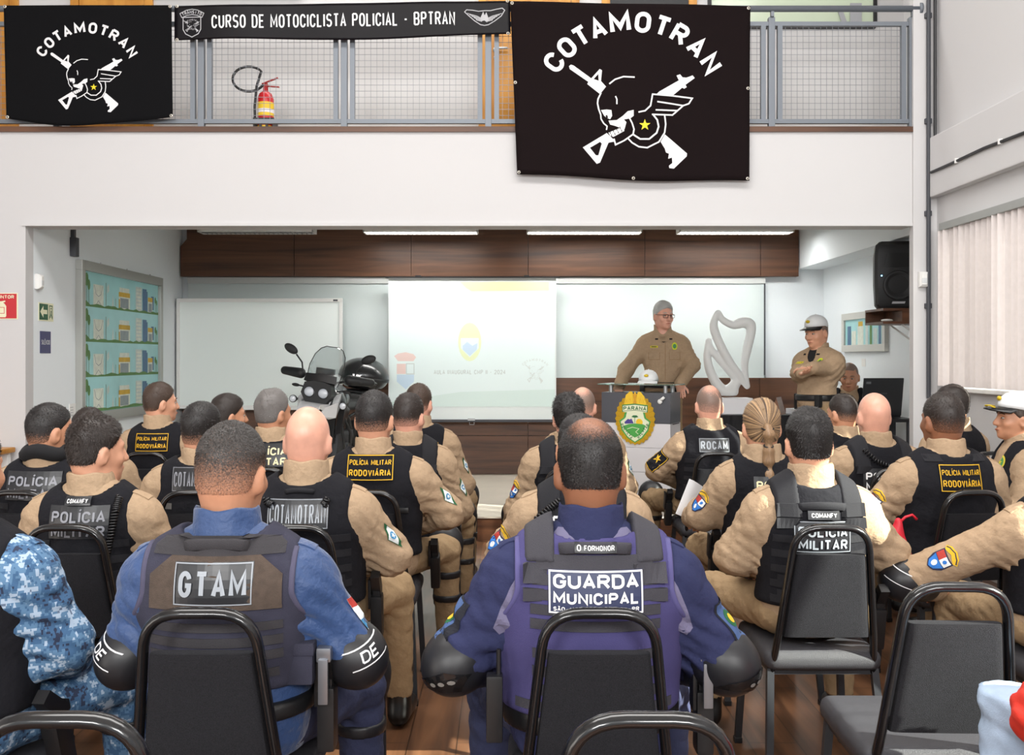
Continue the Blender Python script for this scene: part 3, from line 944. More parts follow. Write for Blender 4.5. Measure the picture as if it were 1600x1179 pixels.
def emblem(A, T, s):
    """winged skull helmet over crossed rifles; T maps sheet coordinates, s scales line widths"""
    tp = lambda p: [T(*q_) for q_ in p]
    A.poly([tp(EMB['gun1']), tp(EMB['gun1hole'])], 1); A.poly(tp(EMB['butt']), 1); A.poly(tp(EMB['gun2']), 1)
    A.poly([tp(EMB['stock']), tp(EMB['stockhole'])], 1)
    A.poly(tp(EMB['eye']), 1); A.poly(tp(EMB['cheek']), 1); A.poly(tp(EMB['teeth']), 1)
    A.poly(tp([(632, 690), (642, 684), (648, 702), (640, 704)]), 0, 1.5)
    for k in range(4):
        x, y = 664 + 20 * k, 796 - 9.5 * k
        A.stroke(tp([(x - 6, y - 14), (x - 3, y + 2)]), 4 * s, 0, 1.6); A.stroke(tp([(x + 2, y + 5), (x + 6, y + 18)]), 4 * s, 0, 1.6)
    for p, w in [([(606, 552), (588, 590), (585, 615), (592, 650), (604, 682)], 9), ([(655, 499), (690, 472), (740, 456), (806, 460)], 9), ([(692, 572), (700, 590), (700, 620)], 8),
                 ([(604, 682), (606, 708), (622, 735), (642, 752), (638, 774)], 8), ([(682, 826), (692, 862), (742, 838), (796, 800), (802, 770), (790, 732), (776, 705)], 9),
                 ([(984, 688), (990, 740), (984, 790), (950, 845), (880, 880), (830, 874), (790, 850), (762, 820)], 9), ([(913, 680), (940, 715), (948, 755), (936, 792), (892, 828), (838, 828), (795, 800)], 10),
                 ([(828, 668), (868, 660), (900, 630), (912, 562), (1030, 572), (1148, 586), (1128, 618), (1094, 630), (940, 606)], 9), ([(1094, 630), (1060, 660), (930, 655)], 9), ([(1060, 660), (1030, 686), (908, 682)], 9)]:
        A.stroke(tp(p), w * s, 1, 1.2)
LET = [(ch, 790 + 566 * math.sin(R(a)), 696 - 566 * math.cos(R(a)), a) for ch, a in zip('COTAMOTRAN', (-55, -43.2, -32, -21, -7.3, 6.6, 18.6, 30.2, 43, 56))]
def arc_name(A, T, hgt, s):
    for ch, x, y, a in LET:
        u, v = T(x, y)
        A.text(ch, u, v, hgt, hgt * (1.0 if ch == "M" else .76), 1, 1.0, bold=.036, rot=R(a), flip=-1)

big, bp = cloth_banner('hanging_banner', 'large black cloth banner with winged skull emblem overlapping the white beam', [(797, 2), (1173, 9), (1171, 283), (808, 272)], 3, 7.255, .011, 3, m_cloth, [(0, 0), (1, 0), (0, .47), (1, .47), (0, 1), (.5, 1), (1, 1)], 'banner')
T = lambda x, y: (780 + .2625 * x, .2625 * y)
A = Art(); emblem(A, T, .2625); arc_name(A, T, 33, .2625)
u, v = T(866, 745); A.star((u, v), 9.2, 2, 1.3, flip=-1)
A.build('print', [m_cloth, m_print, m_yellow], bp, big, sub=9)
small, sp = cloth_banner('hanging_banner', 'smaller black cloth banner with the same skull emblem, hung beside the motorcycle course banner', [(5, 8), (268, 8), (270, 181), (9, 186)], 12, 7.255, .009, 5, m_cloth2, [(0, 0), (1, 0), (0, 1), (1, 1)], 'banner')
T2 = lambda x, y: (.3002 * (183 + (x - 255) * .502), .3002 * (110 + (y - 60) * .503))
A = Art(); emblem(A, T2, .151); arc_name(A, T2, 17.5, .151)
u, v = T2(866, 745); A.star((u, v), 5.4, 2, 1.3, flip=-1)
A.build('print', [m_cloth2, m_print, m_yellow], sp, small, sub=8)
title, tp_ = cloth_banner('title_banner', 'long narrow black vinyl banner lettered CURSO DE MOTOCICLISTA POLICIAL', [(272, 9), (797, 1), (798, 54), (272, 62)], 3, 7.262, .010, 9, m_vinyl, [(0, 0), (1, 0), (0, 1), (1, 1)], 'banner', 80, 12, 1.5)
TXT = 'CURSO DE MOTOCICLISTA POLICIAL - BPTRAN'
i0 = 0
for word in TXT.split(' '):
    A = Art(); A.text(TXT, 521, 31.5, 21, 380, 1, 1, bold=-.012, rot=R(-.9), flip=-1, only=(i0, i0 + len(word))); i0 += len(word) + 1
    A.build('lettering', [m_vinyl, mat('white_print_gloss', (236, 236, 238), .5)], tp_, title, sub=12)
A = Art()
# crest beside the title: arched ribbon over a shield
sx, sy = 300, 34
A.stroke([(sx - 19, sy - 13), (sx - 9, sy - 18), (sx, sy - 19.5), (sx + 9, sy - 18), (sx + 19, sy - 13), (sx + 16, sy - 6.5), (sx + 8, sy - 10), (sx, sy - 11), (sx - 8, sy - 10), (sx - 16, sy - 6.5)], 1.1, 3, 1, closed=True)
A.arc_text('TRÂNSITO', (sx, sy + 18), 33, 5, -25, 25, 3, 1.2, bold=.02, flip=-1)
A.stroke([(sx - 14, sy - 7), (sx + 14, sy - 7), (sx + 14, sy + 12), (sx + 10, sy + 19), (sx, sy + 24), (sx - 10, sy + 19), (sx - 14, sy + 12)], 1.3, 3, 1, closed=True)
A.arc_text('COTAMOTRAN', (sx, sy + 10), 13, 2.6, -50, 50, 3, 1.2, flip=-1)
Tm = lambda x, y: (sx + (x - 808) * .034, sy + 8 + (y - 720) * .03)
B_ = Art(); emblem(B_, Tm, .04)
for (u, v), h in zip(B_.v, B_.h): pass
A._add(B_.v, B_.f, 3, 1.1)
A.m[-len(B_.f):] = [3 if k == 1 else 0 for k in B_.m]
A.build('crest', [m_vinyl, m_print, m_yellow, m_greyprint], tp_, title, sub=12)
A = Art()
# winged badge at the other end
bx_, by_ = 757, 27
A.stroke([(bx_ + a * 31, by_ + c * 11) for a, c in [(-1, -.75), (-.9, -1.05), (-.6, -1), (-.3, -.85), (0, -.95), (.3, -.95), (.6, -1.15), (.9, -1.3), (1.02, -1), (.85, -.2), (.5, .55), (.2, 1.05), (0, 1.15), (-.2, 1.05), (-.5, .5), (-.85, -.35)]], 1.3, 3, 1, closed=True)
for s in (-1, 1):
    for k in range(5): A.stroke([(bx_ + s * 4, by_ + 2 + k * 1.1), (bx_ + s * 12, by_ - 2 + k * 1.6), (bx_ + s * (27 - k * 3.5), by_ - 6 + k * 2.2)], 1.0, 3, 1)
A.poly([(bx_ - 5, by_ + 6), (bx_ - 6, by_), (bx_ - 2, by_ - 9), (bx_, by_ - 3), (bx_ + 3, by_ - 8), (bx_ + 6, by_ + 1), (bx_ + 4, by_ + 8), (bx_, by_ + 5)], 3, 1.1)
A.build('wing_badge', [m_vinyl, m_print, m_yellow, m_greyprint], tp_, title, sub=12)

# ------------------------------------------------------------------ extinguisher on the mezzanine
m_red = mat('extinguisher_red', (186, 26, 34), .3)
Y = 7.75
ex = empty('fire_extinguisher', ((415 - CX) * Y / F, Y, MZ), 0, 'red fire extinguisher with yellow label standing behind the wire mesh', 'fire extinguisher')
m = MB(); m.lathe([(.0, .0), (.062, .0), (.066, .02), (.066, .33), (.05, .375), (.022, .395), (.02, .43), (0, .43)], 22); m.build('cylinder', m_red, ex, auto=40)
m = MB(); m.lathe([(.0668, .19), (.0668, .3)], 22, caps=False); m.mat = 1; m.lathe([(.0674, .215), (.0674, .245)], 22, caps=False); m.mat = 2
for k in range(5): m.lathe([(.0678, .222), (.0678, .238)], 22, caps=False) if k == 9 else None
m.build('paper_label', [mat('label_yellow', (226, 190, 40), .5), mat('label_white', (222, 218, 226), .5)], ex, smooth=True)
m = MB(); m.box((-.018, -.018, .42), (.018, .018, .46), .004); m.bar((-.03, 0, .455), (.1, 0, .505), .02, .008); m.bar((-.02, 0, .44), (.11, 0, .43), .02, .008); m.build('valve_lever', mat('valve_red', (170, 40, 36), .4, .2), ex)
m = MB(); m.tube([(-.01, 0, .44)] + [(-.13 + .13 * math.cos(a) * 1.0, -.02, .47 + .1 * math.sin(a) + .02) for a in np.linspace(-.5, -5.6, 22)] + [(-.06, -.05, .42), (-.07, -.07, .25), (-.065, -.07, .08)], .0105, 8); m.build('hose', m_black, ex, smooth=True)
m = MB(); m.box((-.082, -.082, .12), (.082, -.074, .165), .003); m.box((-.082, -.08, .0), (-.072, .08, .165), .003); m.box((.072, -.08, .0), (.082, .08, .165), .003); m.box((-.03, -.085, 0), (-.012, -.07, .16)); m.box((.02, -.085, 0), (.038, -.07, .16)); m.build('stand', m_black, ex)
m = MB(); m.lathe([(.067, .02), (.067, .11)], 22, caps=False); m.build('base_label', mat('label_yellow', (226, 190, 40), .5), ex, smooth=True)

# ------------------------------------------------------------------ signs
m_signcream = mat('glow_cream', (226, 224, 192), .5)
def side_sign(Y0, Y1, z0, z1, X):
    """sheet on the left-hand alcove wall, u from 0 to 1 along the wall away from the lens"""
    return lambda u, v, h: (X + .004 + .0006 * h, Y0 + (Y1 - Y0) * u, z0 + (z1 - z0) * v)
t = empty('exit_sign', (XL, 7.64, 1.87), 0, 'green emergency exit sign with an arrow and running figure', 'sign')
pl = side_sign(-.12, .12, -.07, .07, 0)
m = MB(); m.box((0, -.122, -.072), (.004, .122, .072)); m.build('plate', m_signcream, t)
A = Art(); A.rect(.03, .05, .62, .95, 0); A.rect(.66, .05, .97, .95, 1); A.poly([(.08, .5), (.3, .85), (.3, .62), (.56, .62), (.56, .38), (.3, .38), (.3, .15)], 1, 2)
A.poly([(.7, .1), (.7, .9), (.94, .9), (.94, .1), (.9, .1), (.9, .84), (.74, .84), (.74, .1)], 0, 2)
A.disc((.83, .72), .035, 0, 2, 10, .06); A.poly([(.8, .62), (.87, .6), (.86, .42), (.91, .2), (.88, .14), (.83, .34), (.78, .18), (.74, .2), (.8, .44)], 0, 2)
A.build('print', [mat('exit_green', (28, 84, 52), .5), m_signcream], pl, t)
t = empty('silence_sign', (XL, 7.63, 1.63), 0, 'small dark blue sign lettered SILÊNCIO under the green exit sign', 'sign')
pl = side_sign(-.085, .085, -.085, .085, 0)
m = MB(); m.box((0, -.087, -.087), (.004, .087, .087)); m.build('plate', mat('sign_navy', (62, 62, 104), .5), t)
A = Art(); A.text('SILÊNCIO', .5, .5, .22, .82, 0, 2, bold=.02); A.build('print', m_print, pl, t)
t = empty('extinguisher_sign', (-3.84, YF, 1.9), 0, 'red sign lettered EXTINTOR with a white extinguisher drawing', 'sign')
m = MB(); m.box((-.11, -.004, -.1), (.122, 0, .1)); m.build('plate', m_signcream, t)
A = Art(); A.rect(-.104, -.094, .114, .094, 0, 0); A.text('EXTINTOR', .002, .07, .026, .185, 1, 1, bold=.03)
A.poly([(-.035, -.085), (.03, -.085), (.035, -.075), (.035, .0), (.02, .02), (.012, .026), (.03, .034), (.026, .042), (-.006, .036), (-.018, .036), (-.018, .024), (-.03, .015), (-.04, 0), (-.04, -.075)], 1, 1)
A.stroke([(-.018, .032), (-.05, .034), (-.066, .02), (-.064, -.06)], .011, 1, 1); A.frame(-.022, -.055, .02, -.01, .004, 0, 2)
A.build('print', [mat('sign_red', (188, 34, 44), .5), m_signcream], lambda u, v, h: (u, -.005 - .0006 * h, v), t)
b = MB(); b.box((XL, 8.05, .98), (XL + .003, 8.17, 1.12)); b.mat = 1
for k in range(4): b.box((XL + .003, 8.065, 1.02 + k * .022), (XL + .0036, 8.12, 1.026 + k * .022))
tag(b.build('wall_note', [m_wplast, m_greyprint]), 'small white paper note on the side wall beside the map board frame', 'paper note')

# ------------------------------------------------------------------ picture boards
m_bframe = mat('board_frame_grey', (168, 170, 166), .4, .3)
t = empty('picture_board', (XL, 9.13, .944), 0, 'large grey framed board with four rows of painted buildings', 'picture board')
hl, ht = .965, 1.4
m = MB(); m.box((.0, -hl, 0), (.06, hl, .085), .005); m.box((0, -hl, ht - .085), (.06, hl, ht), .005); m.box((0, -hl, .085), (.06, -hl + .07, ht - .085), .005); m.box((0, hl - .07, .085), (.06, hl, ht - .085), .005); m.build('frame', m_bframe, t)
m = MB(); m.box((.002, -hl + .06, .08), (.03, hl - .06, ht - .08)); m.build('backing', mat('painted_sky', (158, 212, 214), .35, var=(4, .06)), t)
cols = dict(white=(214, 220, 208), grey=(140, 152, 156), blue=(84, 118, 150), yellow=(206, 170, 60), green=(92, 134, 76), pale=(196, 208, 204), trunk=(110, 110, 80))
pm = [mat('paint_' + k, c, .6, var=(20, .08)) for k, c in cols.items()]
WH, GR, BL_, YE, GN, PA, TR_ = range(7)
A = Art()
y0, y1, z0, z1 = -hl + .07, hl - .07, .085, ht - .085
rr = random.Random(2)
for k in range(4):
    zb_ = z0 + (z1 - z0) * (k / 4) + .015; H = (z1 - z0) / 4
    U = lambda a: y0 + (y1 - y0) * a
    def bx(a, c, h0, h1, m_, hh=1): A.rect(U(a), zb_ + H * h0, U(c), zb_ + H * h1, m_, hh)
    pts = [(U(0), zb_ - .012)] + [(U(i / 24), zb_ + .02 * rr.random() + (.03 if i < 2 else 0)) for i in range(25)] + [(U(1), zb_ - .012)]
    A.poly(pts, GN, 2.4)
    for a, s in ((.045, 1), (.07, .8), (.955, .6), (.975, .5)):
        A.stroke([(U(a), zb_), (U(a), zb_ + H * .65 * s)], .008, TR_); A.disc((U(a), zb_ + H * .72 * s), .035 * s, GN, 1.2, 9, .06 * s)
    bx(.12, .24, 0, .62, WH); A.stroke([(U(.13), zb_ + H * .6), (U(.15), zb_ + H * .35), (U(.18), zb_ + H * .28), (U(.21), zb_ + H * .35), (U(.23), zb_ + H * .6)], .006, GR, 2)
    A.stroke([(U(.14), zb_), (U(.18), zb_ + H * .16), (U(.22), zb_)], .006, GR, 2)
    A.stroke([(U(.27), zb_), (U(.27), zb_ + H * .72)], .008, TR_); A.poly([(U(.28), zb_ + H * .6), (U(.305), zb_ + H * .7), (U(.31), zb_ + H * .5), (U(.285), zb_ + H * .4)], PA, 1.2)
    A.poly([(U(.34), zb_), (U(.355), zb_ + H * .4), (U(.37), zb_)], PA, 1); A.stroke([(U(.39), zb_), (U(.39), zb_ + H * .3)], .006, TR_)
    bx(.43, .58, 0, .42, WH); bx(.44, .57, .5, .66, WH); bx(.43, .58, .38, .52, YE, 2); bx(.45, .56, .04, .34, GR, 2); bx(.43, .445, 0, .3, YE, 2)
    bx(.66, .75, 0, .78, PA)
    for j in range(6): bx(.67, .74, .08 + j * .115, .14 + j * .115, WH, 2)
    bx(.76, .82, .02, .75, BL_); bx(.79, .835, 0, .68, BL_, .8); bx(.84, .91, 0, .4, WH); bx(.84, .91, .36, .5, YE, 2); bx(.89, .93, .1, .55, BL_, .8); bx(.85, .9, .03, .3, GR, 2)
A.build('painting', pm, lambda u, v, h: (.031 + .0006 * h, u, v), t)
for y in (-.5, .1, .7):
    m = MB(); m.lathe([(.004, 0), (.004, .02)], 8, Matrix.Translation((.02, y, ht))); m.build('hanger', m_alu, t)

t = empty('small_picture', (XA, 9.6, 1.57), 0, 'small grey framed picture on the side wall under the loudspeaker shelf', 'picture')
hl, ht = .58, .4
m = MB(); m.box((-.04, -hl, 0), (0, hl, .07), .004); m.box((-.04, -hl, ht - .07), (0, hl, ht), .004); m.box((-.04, -hl, .07), (0, -hl + .07, ht - .07), .004); m.box((-.04, hl - .07, .07), (0, hl, ht - .07), .004); m.build('frame', mat('board_frame_pale', (196, 196, 190), .4), t)
m = MB(); m.box((-.02, -hl + .06, .06), (-.003, hl - .06, ht - .06)); m.build('backing', mat('painted_sky', (158, 212, 214), .35), t)
A = Art()
for a, c, h1, m_ in ((.06, .16, .75, BL_), (.18, .3, .55, WH), (.34, .5, .72, WH), (.36, .48, .9, YE), (.55, .62, .9, PA), (.66, .72, .8, GN), (.75, .85, .6, PA), (.88, .94, .7, BL_)):
    A.rect(hl - .07 - (2 * hl - .14) * c, .07, hl - .07 - (2 * hl - .14) * a, .07 + (ht - .14) * h1, m_, 1 if m_ != YE else .5)
A.build('painting', pm, lambda u, v, h: (-.021 - .0006 * h, u, v), t)
b = MB(); b.box((XA - .004, 9.6, 1.42), (XA, 9.7, 1.5)); tag(b.build('wall_note', m_wplast), 'tiny white label under the small framed picture', 'paper note')

# ------------------------------------------------------------------ loudspeaker and shelf
t = empty('wall_shelf', (3.355, 8.2, 1.8), 0, 'brown open box shelf carrying the black loudspeaker', 'shelf')
m = MB(); m.box((-.21, -.2, .10), (.239, .2, .12)); m.box((-.21, -.2, -.01), (.239, .2, .01)); m.box((-.21, .18, .01), (.239, .2, .10)); m.box((-.05, -.2, .01), (-.03, .18, .10)); m.box((.219, -.2, .01), (.239, .18, .10)); m.box((-.03, -.2, .01), (.239, -.185, .1))
m.build('box', m_wood, t)
for y in (-.12, .12):
    m = MB(); m.bar((-.02, y, -.012), (.232, y, -.19), .02, .012); m.bar((.233, y, -.02), (.233, y, -.22), .02, .012, up=(1, 0, 0)); m.build('bracket', m_wplast, t)
m = MB(); m.ball((-.13, -.12, .022), (.05, .04, .012)); m.build('folded_cloth', m_wplast, None); o = bpy.context.scene.objects['folded_cloth']; o.location = (3.34, 8.2, 1.8); tag(o, 'small white folded item inside the loudspeaker shelf', 'cloth')
sk = empty('loudspeaker', (3.30, 8.18, 1.922), R(-8), 'black plastic loudspeaker with round cone standing on the box shelf', 'loudspeaker')
m = MB()
ringf = lambda w_, d0, d1, z: [(-w_, d0, z), (-w_ * .9, d0 - .03, z), (w_ * .9, d0 - .03, z), (w_, d0, z), (w_ * .72, d1, z), (-w_ * .72, d1, z)]
m.loft([ringf(.13, -.12, .1, 0), ringf(.155, -.14, .12, .03), ringf(.165, -.15, .13, .2), ringf(.165, -.15, .13, .42), ringf(.155, -.14, .12, .5), ringf(.12, -.1, .1, .53)])
m.v = [(p[0] * 1.12, p[1], p[2] * 1.06) for p in m.v]
m.build('cabinet', mat('speaker_plastic', (26, 26, 28), .5, bump=(300, .3)), sk, auto=35)
m = MB(); m.prism([(-.12, .34), (.12, .34), (.085, .46), (-.085, .46)], -.186, -.176); m.build('horn', mat('horn_black', (12, 12, 13), .4), sk)
m = MB(); m.lathe([(.002, -.004), (.045, .0), (.1, .022), (.118, .03), (.124, .022), (.124, .008)], 28, Matrix.Translation((0, -.165, .19)) @ Matrix.Rotation(PI / 2, 4, 'X'), caps=False); m.build('cone', mat('cone_black', (34, 34, 36), .6), sk, smooth=True)
A = Art(); A.poly([(-.055, -.009), (.048, -.009), (.055, .009), (-.048, .009)], 0, 1); A.build('badge', m_greyprint, lambda u, v, h: (u, -.1835, .045 + v), sk)
m = MB(); m.ball((-.135, -.183, .27), (.006, .004, .006)); m.build('power_light', mat('blue_led', (120, 190, 255), .3, emit=((120, 190, 255), 6)), sk)

# ------------------------------------------------------------------ whiteboard on its stand, projection screen
Yw = 10.62
q = P_at(Yw)
(a, zt_), (c, zb_) = q(276, 466), q(535, 638)
t = empty('whiteboard', ((a + c) / 2, Yw, SZ), 0, 'wide white framed whiteboard on a stand in the alcove corner', 'whiteboard')
hw = (c - a) / 2; z0, z1 = zb_ - SZ, zt_ - SZ
m = MB(); m.box((-hw + .03, .0, z0 + .03), (hw - .03, .02, z1 - .03)); m.build('panel', mat('whiteboard_face', (236, 244, 242), .22), t)
m = MB(); m.box((-hw, -.012, z0), (hw, .024, z0 + .035), .004); m.box((-hw, -.012, z1 - .04), (hw, .024, z1), .004); m.box((-hw, -.012, z0 + .035), (-hw + .035, .024, z1 - .04), .004); m.box((hw - .035, -.012, z0 + .035), (hw, .024, z1 - .04), .004); m.build('frame', m_wplast, t)
m = MB(); m.box((-.5, -.07, z0 - .012), (.5, -.008, z0 + .002), .003); m.build('pen_tray', m_wplast, t)
for s in (-1, 1):
    m = MB(); m.box((s * (hw - .12) - .018, .026, .03), (s * (hw - .12) + .018, .055, z1 - .1)); m.box((s * (hw - .12) - .02, -.2, 0), (s * (hw - .12) + .02, .1, .035), .005); m.build('leg', m_steel, t)
m = MB(); m.box((hw - .1, -.016, z1 - .03), (hw - .05, -.0125, z1 - .012)); m.build('maker_plate', m_dsteel, t)

Ys = 10.6
q = P_at(Ys)
(a, zt_), (c, zb_) = q(607, 434), q(869, 655)
t = empty('projection_screen', ((a + c) / 2, Ys, zb_), 0, 'large pull-down projection screen showing a very pale slide', 'projection screen')
hw = (c - a) / 2; H = zt_ - zb_
m = MB(); m.box((-hw, -.002, 0), (hw, .002, H)); m.build('screen_sheet', mat('screen_white', (232, 240, 240), .6), t)
m = MB(); m.box((-hw - .03, -.035, H), (hw + .035, .035, H + .012)); m.build('casing', m_black, t)
m = MB()
for x in (-.6, .6): m.box((x - .03, .0, H - .01), (x + .03, yb - .04 - Ys + .002, H + .03))
m.build('wall_bracket', m_black, t)
m = MB(); m.box((-hw, -.014, -.03), (hw, .014, 0), .004); m.mat = 1; m.box((-.05, -.018, -.012), (.03, .0, .012), .003); m.tube([(-.03, -.01, -.03), (-.03, -.01, -.055), (.02, -.01, -.055), (.02, -.01, -.03)], .004, 6); m.build('bottom_bar', [m_dsteel, m_alu], t)
E = 0.06
def glow(n, c, s=E): return mat(n, c, .6, emit=(c, s))  # projector light put in as surface colour with weak emission
sl = [glow('slide_white', (226, 240, 240)), glow('slide_yellow', (232, 238, 176)), glow('slide_teal', (214, 232, 228)), glow('slide_text', (198, 208, 206)), glow('slide_red', (232, 208, 202)), glow('slide_blue', (200, 222, 238)), glow('slide_lemon', (226, 236, 196)), glow('slide_skull', (212, 222, 220))]
A = Art()
A.rect(609, 440, 867, 635, 0, 0)
A.poly([(718, 440), (858, 440), (858, 454), (736, 455), (728, 450)], 1, 1); A.poly([(609, 445), (722, 445), (740, 460), (728, 463), (609, 463)], 2, .5); A.poly([(720, 612), (867, 608), (867, 635), (609, 635), (609, 628)], 2, .4)
A.disc((734, 534), 18, 6, 1, 24, 30); A.poly([(720, 528), (748, 528), (748, 544), (734, 558), (720, 544)], 0, 1.5); A.poly([(723, 540), (730, 534), (738, 540), (746, 536), (745, 546), (734, 556), (723, 546)], 5, 2)
A.text('AULA INAUGURAL CMP II - 2024', 734, 581, 7, 112, 3, 1, bold=.02, flip=-1)
A.poly([(616, 556), (622, 552), (634, 550), (646, 553), (650, 558), (646, 564), (622, 564)], 4, 1); A.poly([(620, 568), (634, 568), (634, 584), (620, 584)], 4, 1); A.frame(635, 568, 647, 584, 1.2, 3, 1); A.poly([(620, 585), (647, 585), (647, 596), (634, 608), (620, 596)], 5, 1)
Tm = lambda x, y: (836 + (x - 808) * .04, 585 + (y - 720) * .048)
B_ = Art(); emblem(B_, Tm, .05); arc_name(B_, lambda x, y: (836 + (x - 790) * .04, 562 + (y - 140) * .03), 4, 1)
A._add(B_.v, B_.f, 7, 1); A.m[-len(B_.f):] = [7 if k == 1 else 0 for k in B_.m]
A.build('slide_image', sl, lambda u, v, h: ((u - CX) * Ys / F - (a + c) / 2, -.0035 - .0005 * h, EYE - (v - HY) * Ys / F - zb_), t)

# ------------------------------------------------------------------ lectern with its crest
lx, ly = 1.219, 8.634
L = empty('lectern', (lx, ly, SZ), R(-25), 'white and charcoal lectern with a large gold and green crest and glass top', 'lectern')
m_lw = mat('lectern_white', (206, 204, 208), .35); m_ld = mat('lectern_charcoal', (72, 74, 82), .3)
m = MB(); m.box((-.29, -.14, 0), (.29, .15, .06)); m.build('plinth', mat('plinth_grey', (104, 108, 114), .5), L)
m = MB()
for z0, z1 in ((.062, .298), (.302, .513), (.517, .728)): m.box((-.315, -.17, z0), (.315, .17, z1), .003)
m.box((-.308, -.163, .06), (.308, .163, .73)); m.build('body', m_lw, L)
m = MB(); m.box((-.315, -.172, .732), (.315, .17, 1.0), .004); m.build('upper_box', m_ld, L)
m = MB(); m.box((.3155, -.1, .72), (.3175, .12, .727)); m.box((.316, -.15, .6), (.318, .1, .606)); m.build('drawer_gap', m_black, L)
for x in (-.24, .26):
    for y in (-.13, .1):
        m = MB(); m.lathe([(.018, 0), (.018, .068)], 16, Matrix.Translation((x, y, .998))); m.build('standoff', m_alu, L, auto=40)
m = MB(); m.tube([(.22, -.18, .93), (.25, -.19, .95), (.265, -.185, .965)], [.01, .014, .012], 10); m.ball((.225, -.182, .925), (.022, .014, .022)); m.build('microphone_clip', m_wplast, L, smooth=True)
m_tglass = mat('table_glass', (170, 205, 192), .03, trans=.85, spec=.6)
m = MB(); m.box((-.35, -.19, 1.066), (.35, .2, 1.076), .002); m.build('glass_top', m_tglass, L)
k_ = .2121 / 177
eU = lambda x: (x - 338) * k_
eV = lambda y: .78 - (y - 965) * k_
em = [mat('crest_gold', (232, 190, 40), .4), mat('crest_green', (74, 158, 72), .4), mat('crest_pale', (222, 226, 196), .45), mat('crest_dark_green', (34, 104, 56), .45), mat('crest_violet', (72, 60, 140), .45), mat('crest_amber', (206, 150, 30), .4), mat('crest_white', (236, 236, 224), .45)]
A = Art()
oval = []
for k in range(112):
    a = 2 * PI * k / 112
    s = 1 + .035 * math.cos(a * 28)
    oval.append((eU(338 + 148 * s * math.sin(a)), eV(975 - 185 * s * math.cos(a))))
A.poly(oval, 0, 0)
for k in range(28):
    a = 2 * PI * (k + .5) / 28
    A.stroke([(eU(338 + 112 * math.sin(a)), eV(975 - 145 * math.cos(a))), (eU(338 + 146 * math.sin(a)), eV(975 - 184 * math.cos(a)))], .0035, 5, 1)
A.poly([(eU(x), eV(y)) for x, y in [(255, 870), (268, 800), (300, 772), (318, 775), (328, 800), (338, 770), (352, 800), (362, 775), (382, 775), (405, 805), (428, 870)]], 0, 1)
for s in (-1, 1):
    for k in range(4): A.stroke([(eU(338 + s * (14 + k * 14)), eV(812 + k * 6)), (eU(338 + s * (22 + k * 17)), eV(864))], .0022, 5, 2)
A.poly([(eU(x), eV(y)) for x, y in [(322, 800), (330, 788), (345, 790), (352, 802), (346, 830), (354, 866), (322, 866), (330, 830)]], 5, 2.2)
sh = [(240, 872), (338, 862), (436, 872), (436, 925), (405, 925), (415, 965), (458, 990), (440, 1060), (395, 1115), (338, 1150), (280, 1115), (236, 1060), (218, 990), (262, 965), (272, 925), (240, 925)]
A.poly([(eU(x), eV(y)) for x, y in sh], 1, 3)
A.poly([(eU(338 + (x - 338) * .92), eV(y + (8 if y < 900 else -8 if y > 1000 else 0))) for x, y in sh], 2, 4)
A.poly([(eU(x), eV(y)) for x, y in [(246, 880), (338, 870), (430, 880), (430, 918), (338, 908), (246, 918)]], 2, 5); A.stroke([(eU(x), eV(y)) for x, y in [(243, 877), (338, 867), (433, 877), (433, 920), (338, 910), (243, 920)]], .004, 3, 5.5, closed=True)
A.arc_text('PARANÁ', (eU(338), eV(1900)), 1005 * k_, 29 * k_, -4.3, 4.3, 3, 6, bold=.03, wf=.86)
A.disc((eU(372), eV(998)), 26 * k_, 0, 5, 16)
A.poly([(eU(x), eV(y)) for x, y in [(258, 1000), (285, 975), (300, 980), (312, 972), (330, 1008), (262, 1012)]], 4, 5.5)
A.poly([(eU(x), eV(y)) for x, y in [(246, 1030), (290, 1014), (340, 1008), (400, 1012), (420, 1022), (405, 1060), (370, 1095), (338, 1112), (300, 1090), (262, 1056)]], 1, 6)
A.stroke([(eU(x), eV(y)) for x, y in [(280, 1050), (320, 1036), (370, 1046), (345, 1070), (365, 1085)]], .005, 2, 7)
A.stroke([(eU(338), eV(1008)), (eU(338), eV(962))], .004, 3, 7); A.poly([(eU(x), eV(y)) for x, y in [(312, 960), (326, 948), (352, 948), (366, 960), (338, 966)]], 3, 7)
A.stroke([(eU(x), eV(y)) for x, y in [(268, 928), (258, 968), (226, 992)]], .014, 1, 7); A.stroke([(eU(x), eV(y)) for x, y in [(408, 928), (418, 968), (452, 992)]], .014, 1, 7)
for s, x0, y0, x1, y1 in (('POLÍCIA', 240, 1020, 312, 1112), ('MILITAR', 366, 1108, 436, 1018)):
    n = len(s)
    for i, ch in enumerate(s):
        f_ = i / (n - 1); xx = x0 + (x1 - x0) * f_; yy = y0 + (y1 - y0) * f_
        A.text(ch, eU(xx), eV(yy), 24 * k_, 15 * k_ if ch != 'I' else None, 3, 8, bold=.03, rot=math.atan2(-(y1 - y0), (x1 - x0)))
A.build('crest_print', em, lambda u, v, h: (u, -.186 - .0006 * h, v), L)
m = MB(); m.prism(oval, -.186, -.173); m.build('crest_plate', em[0], L)

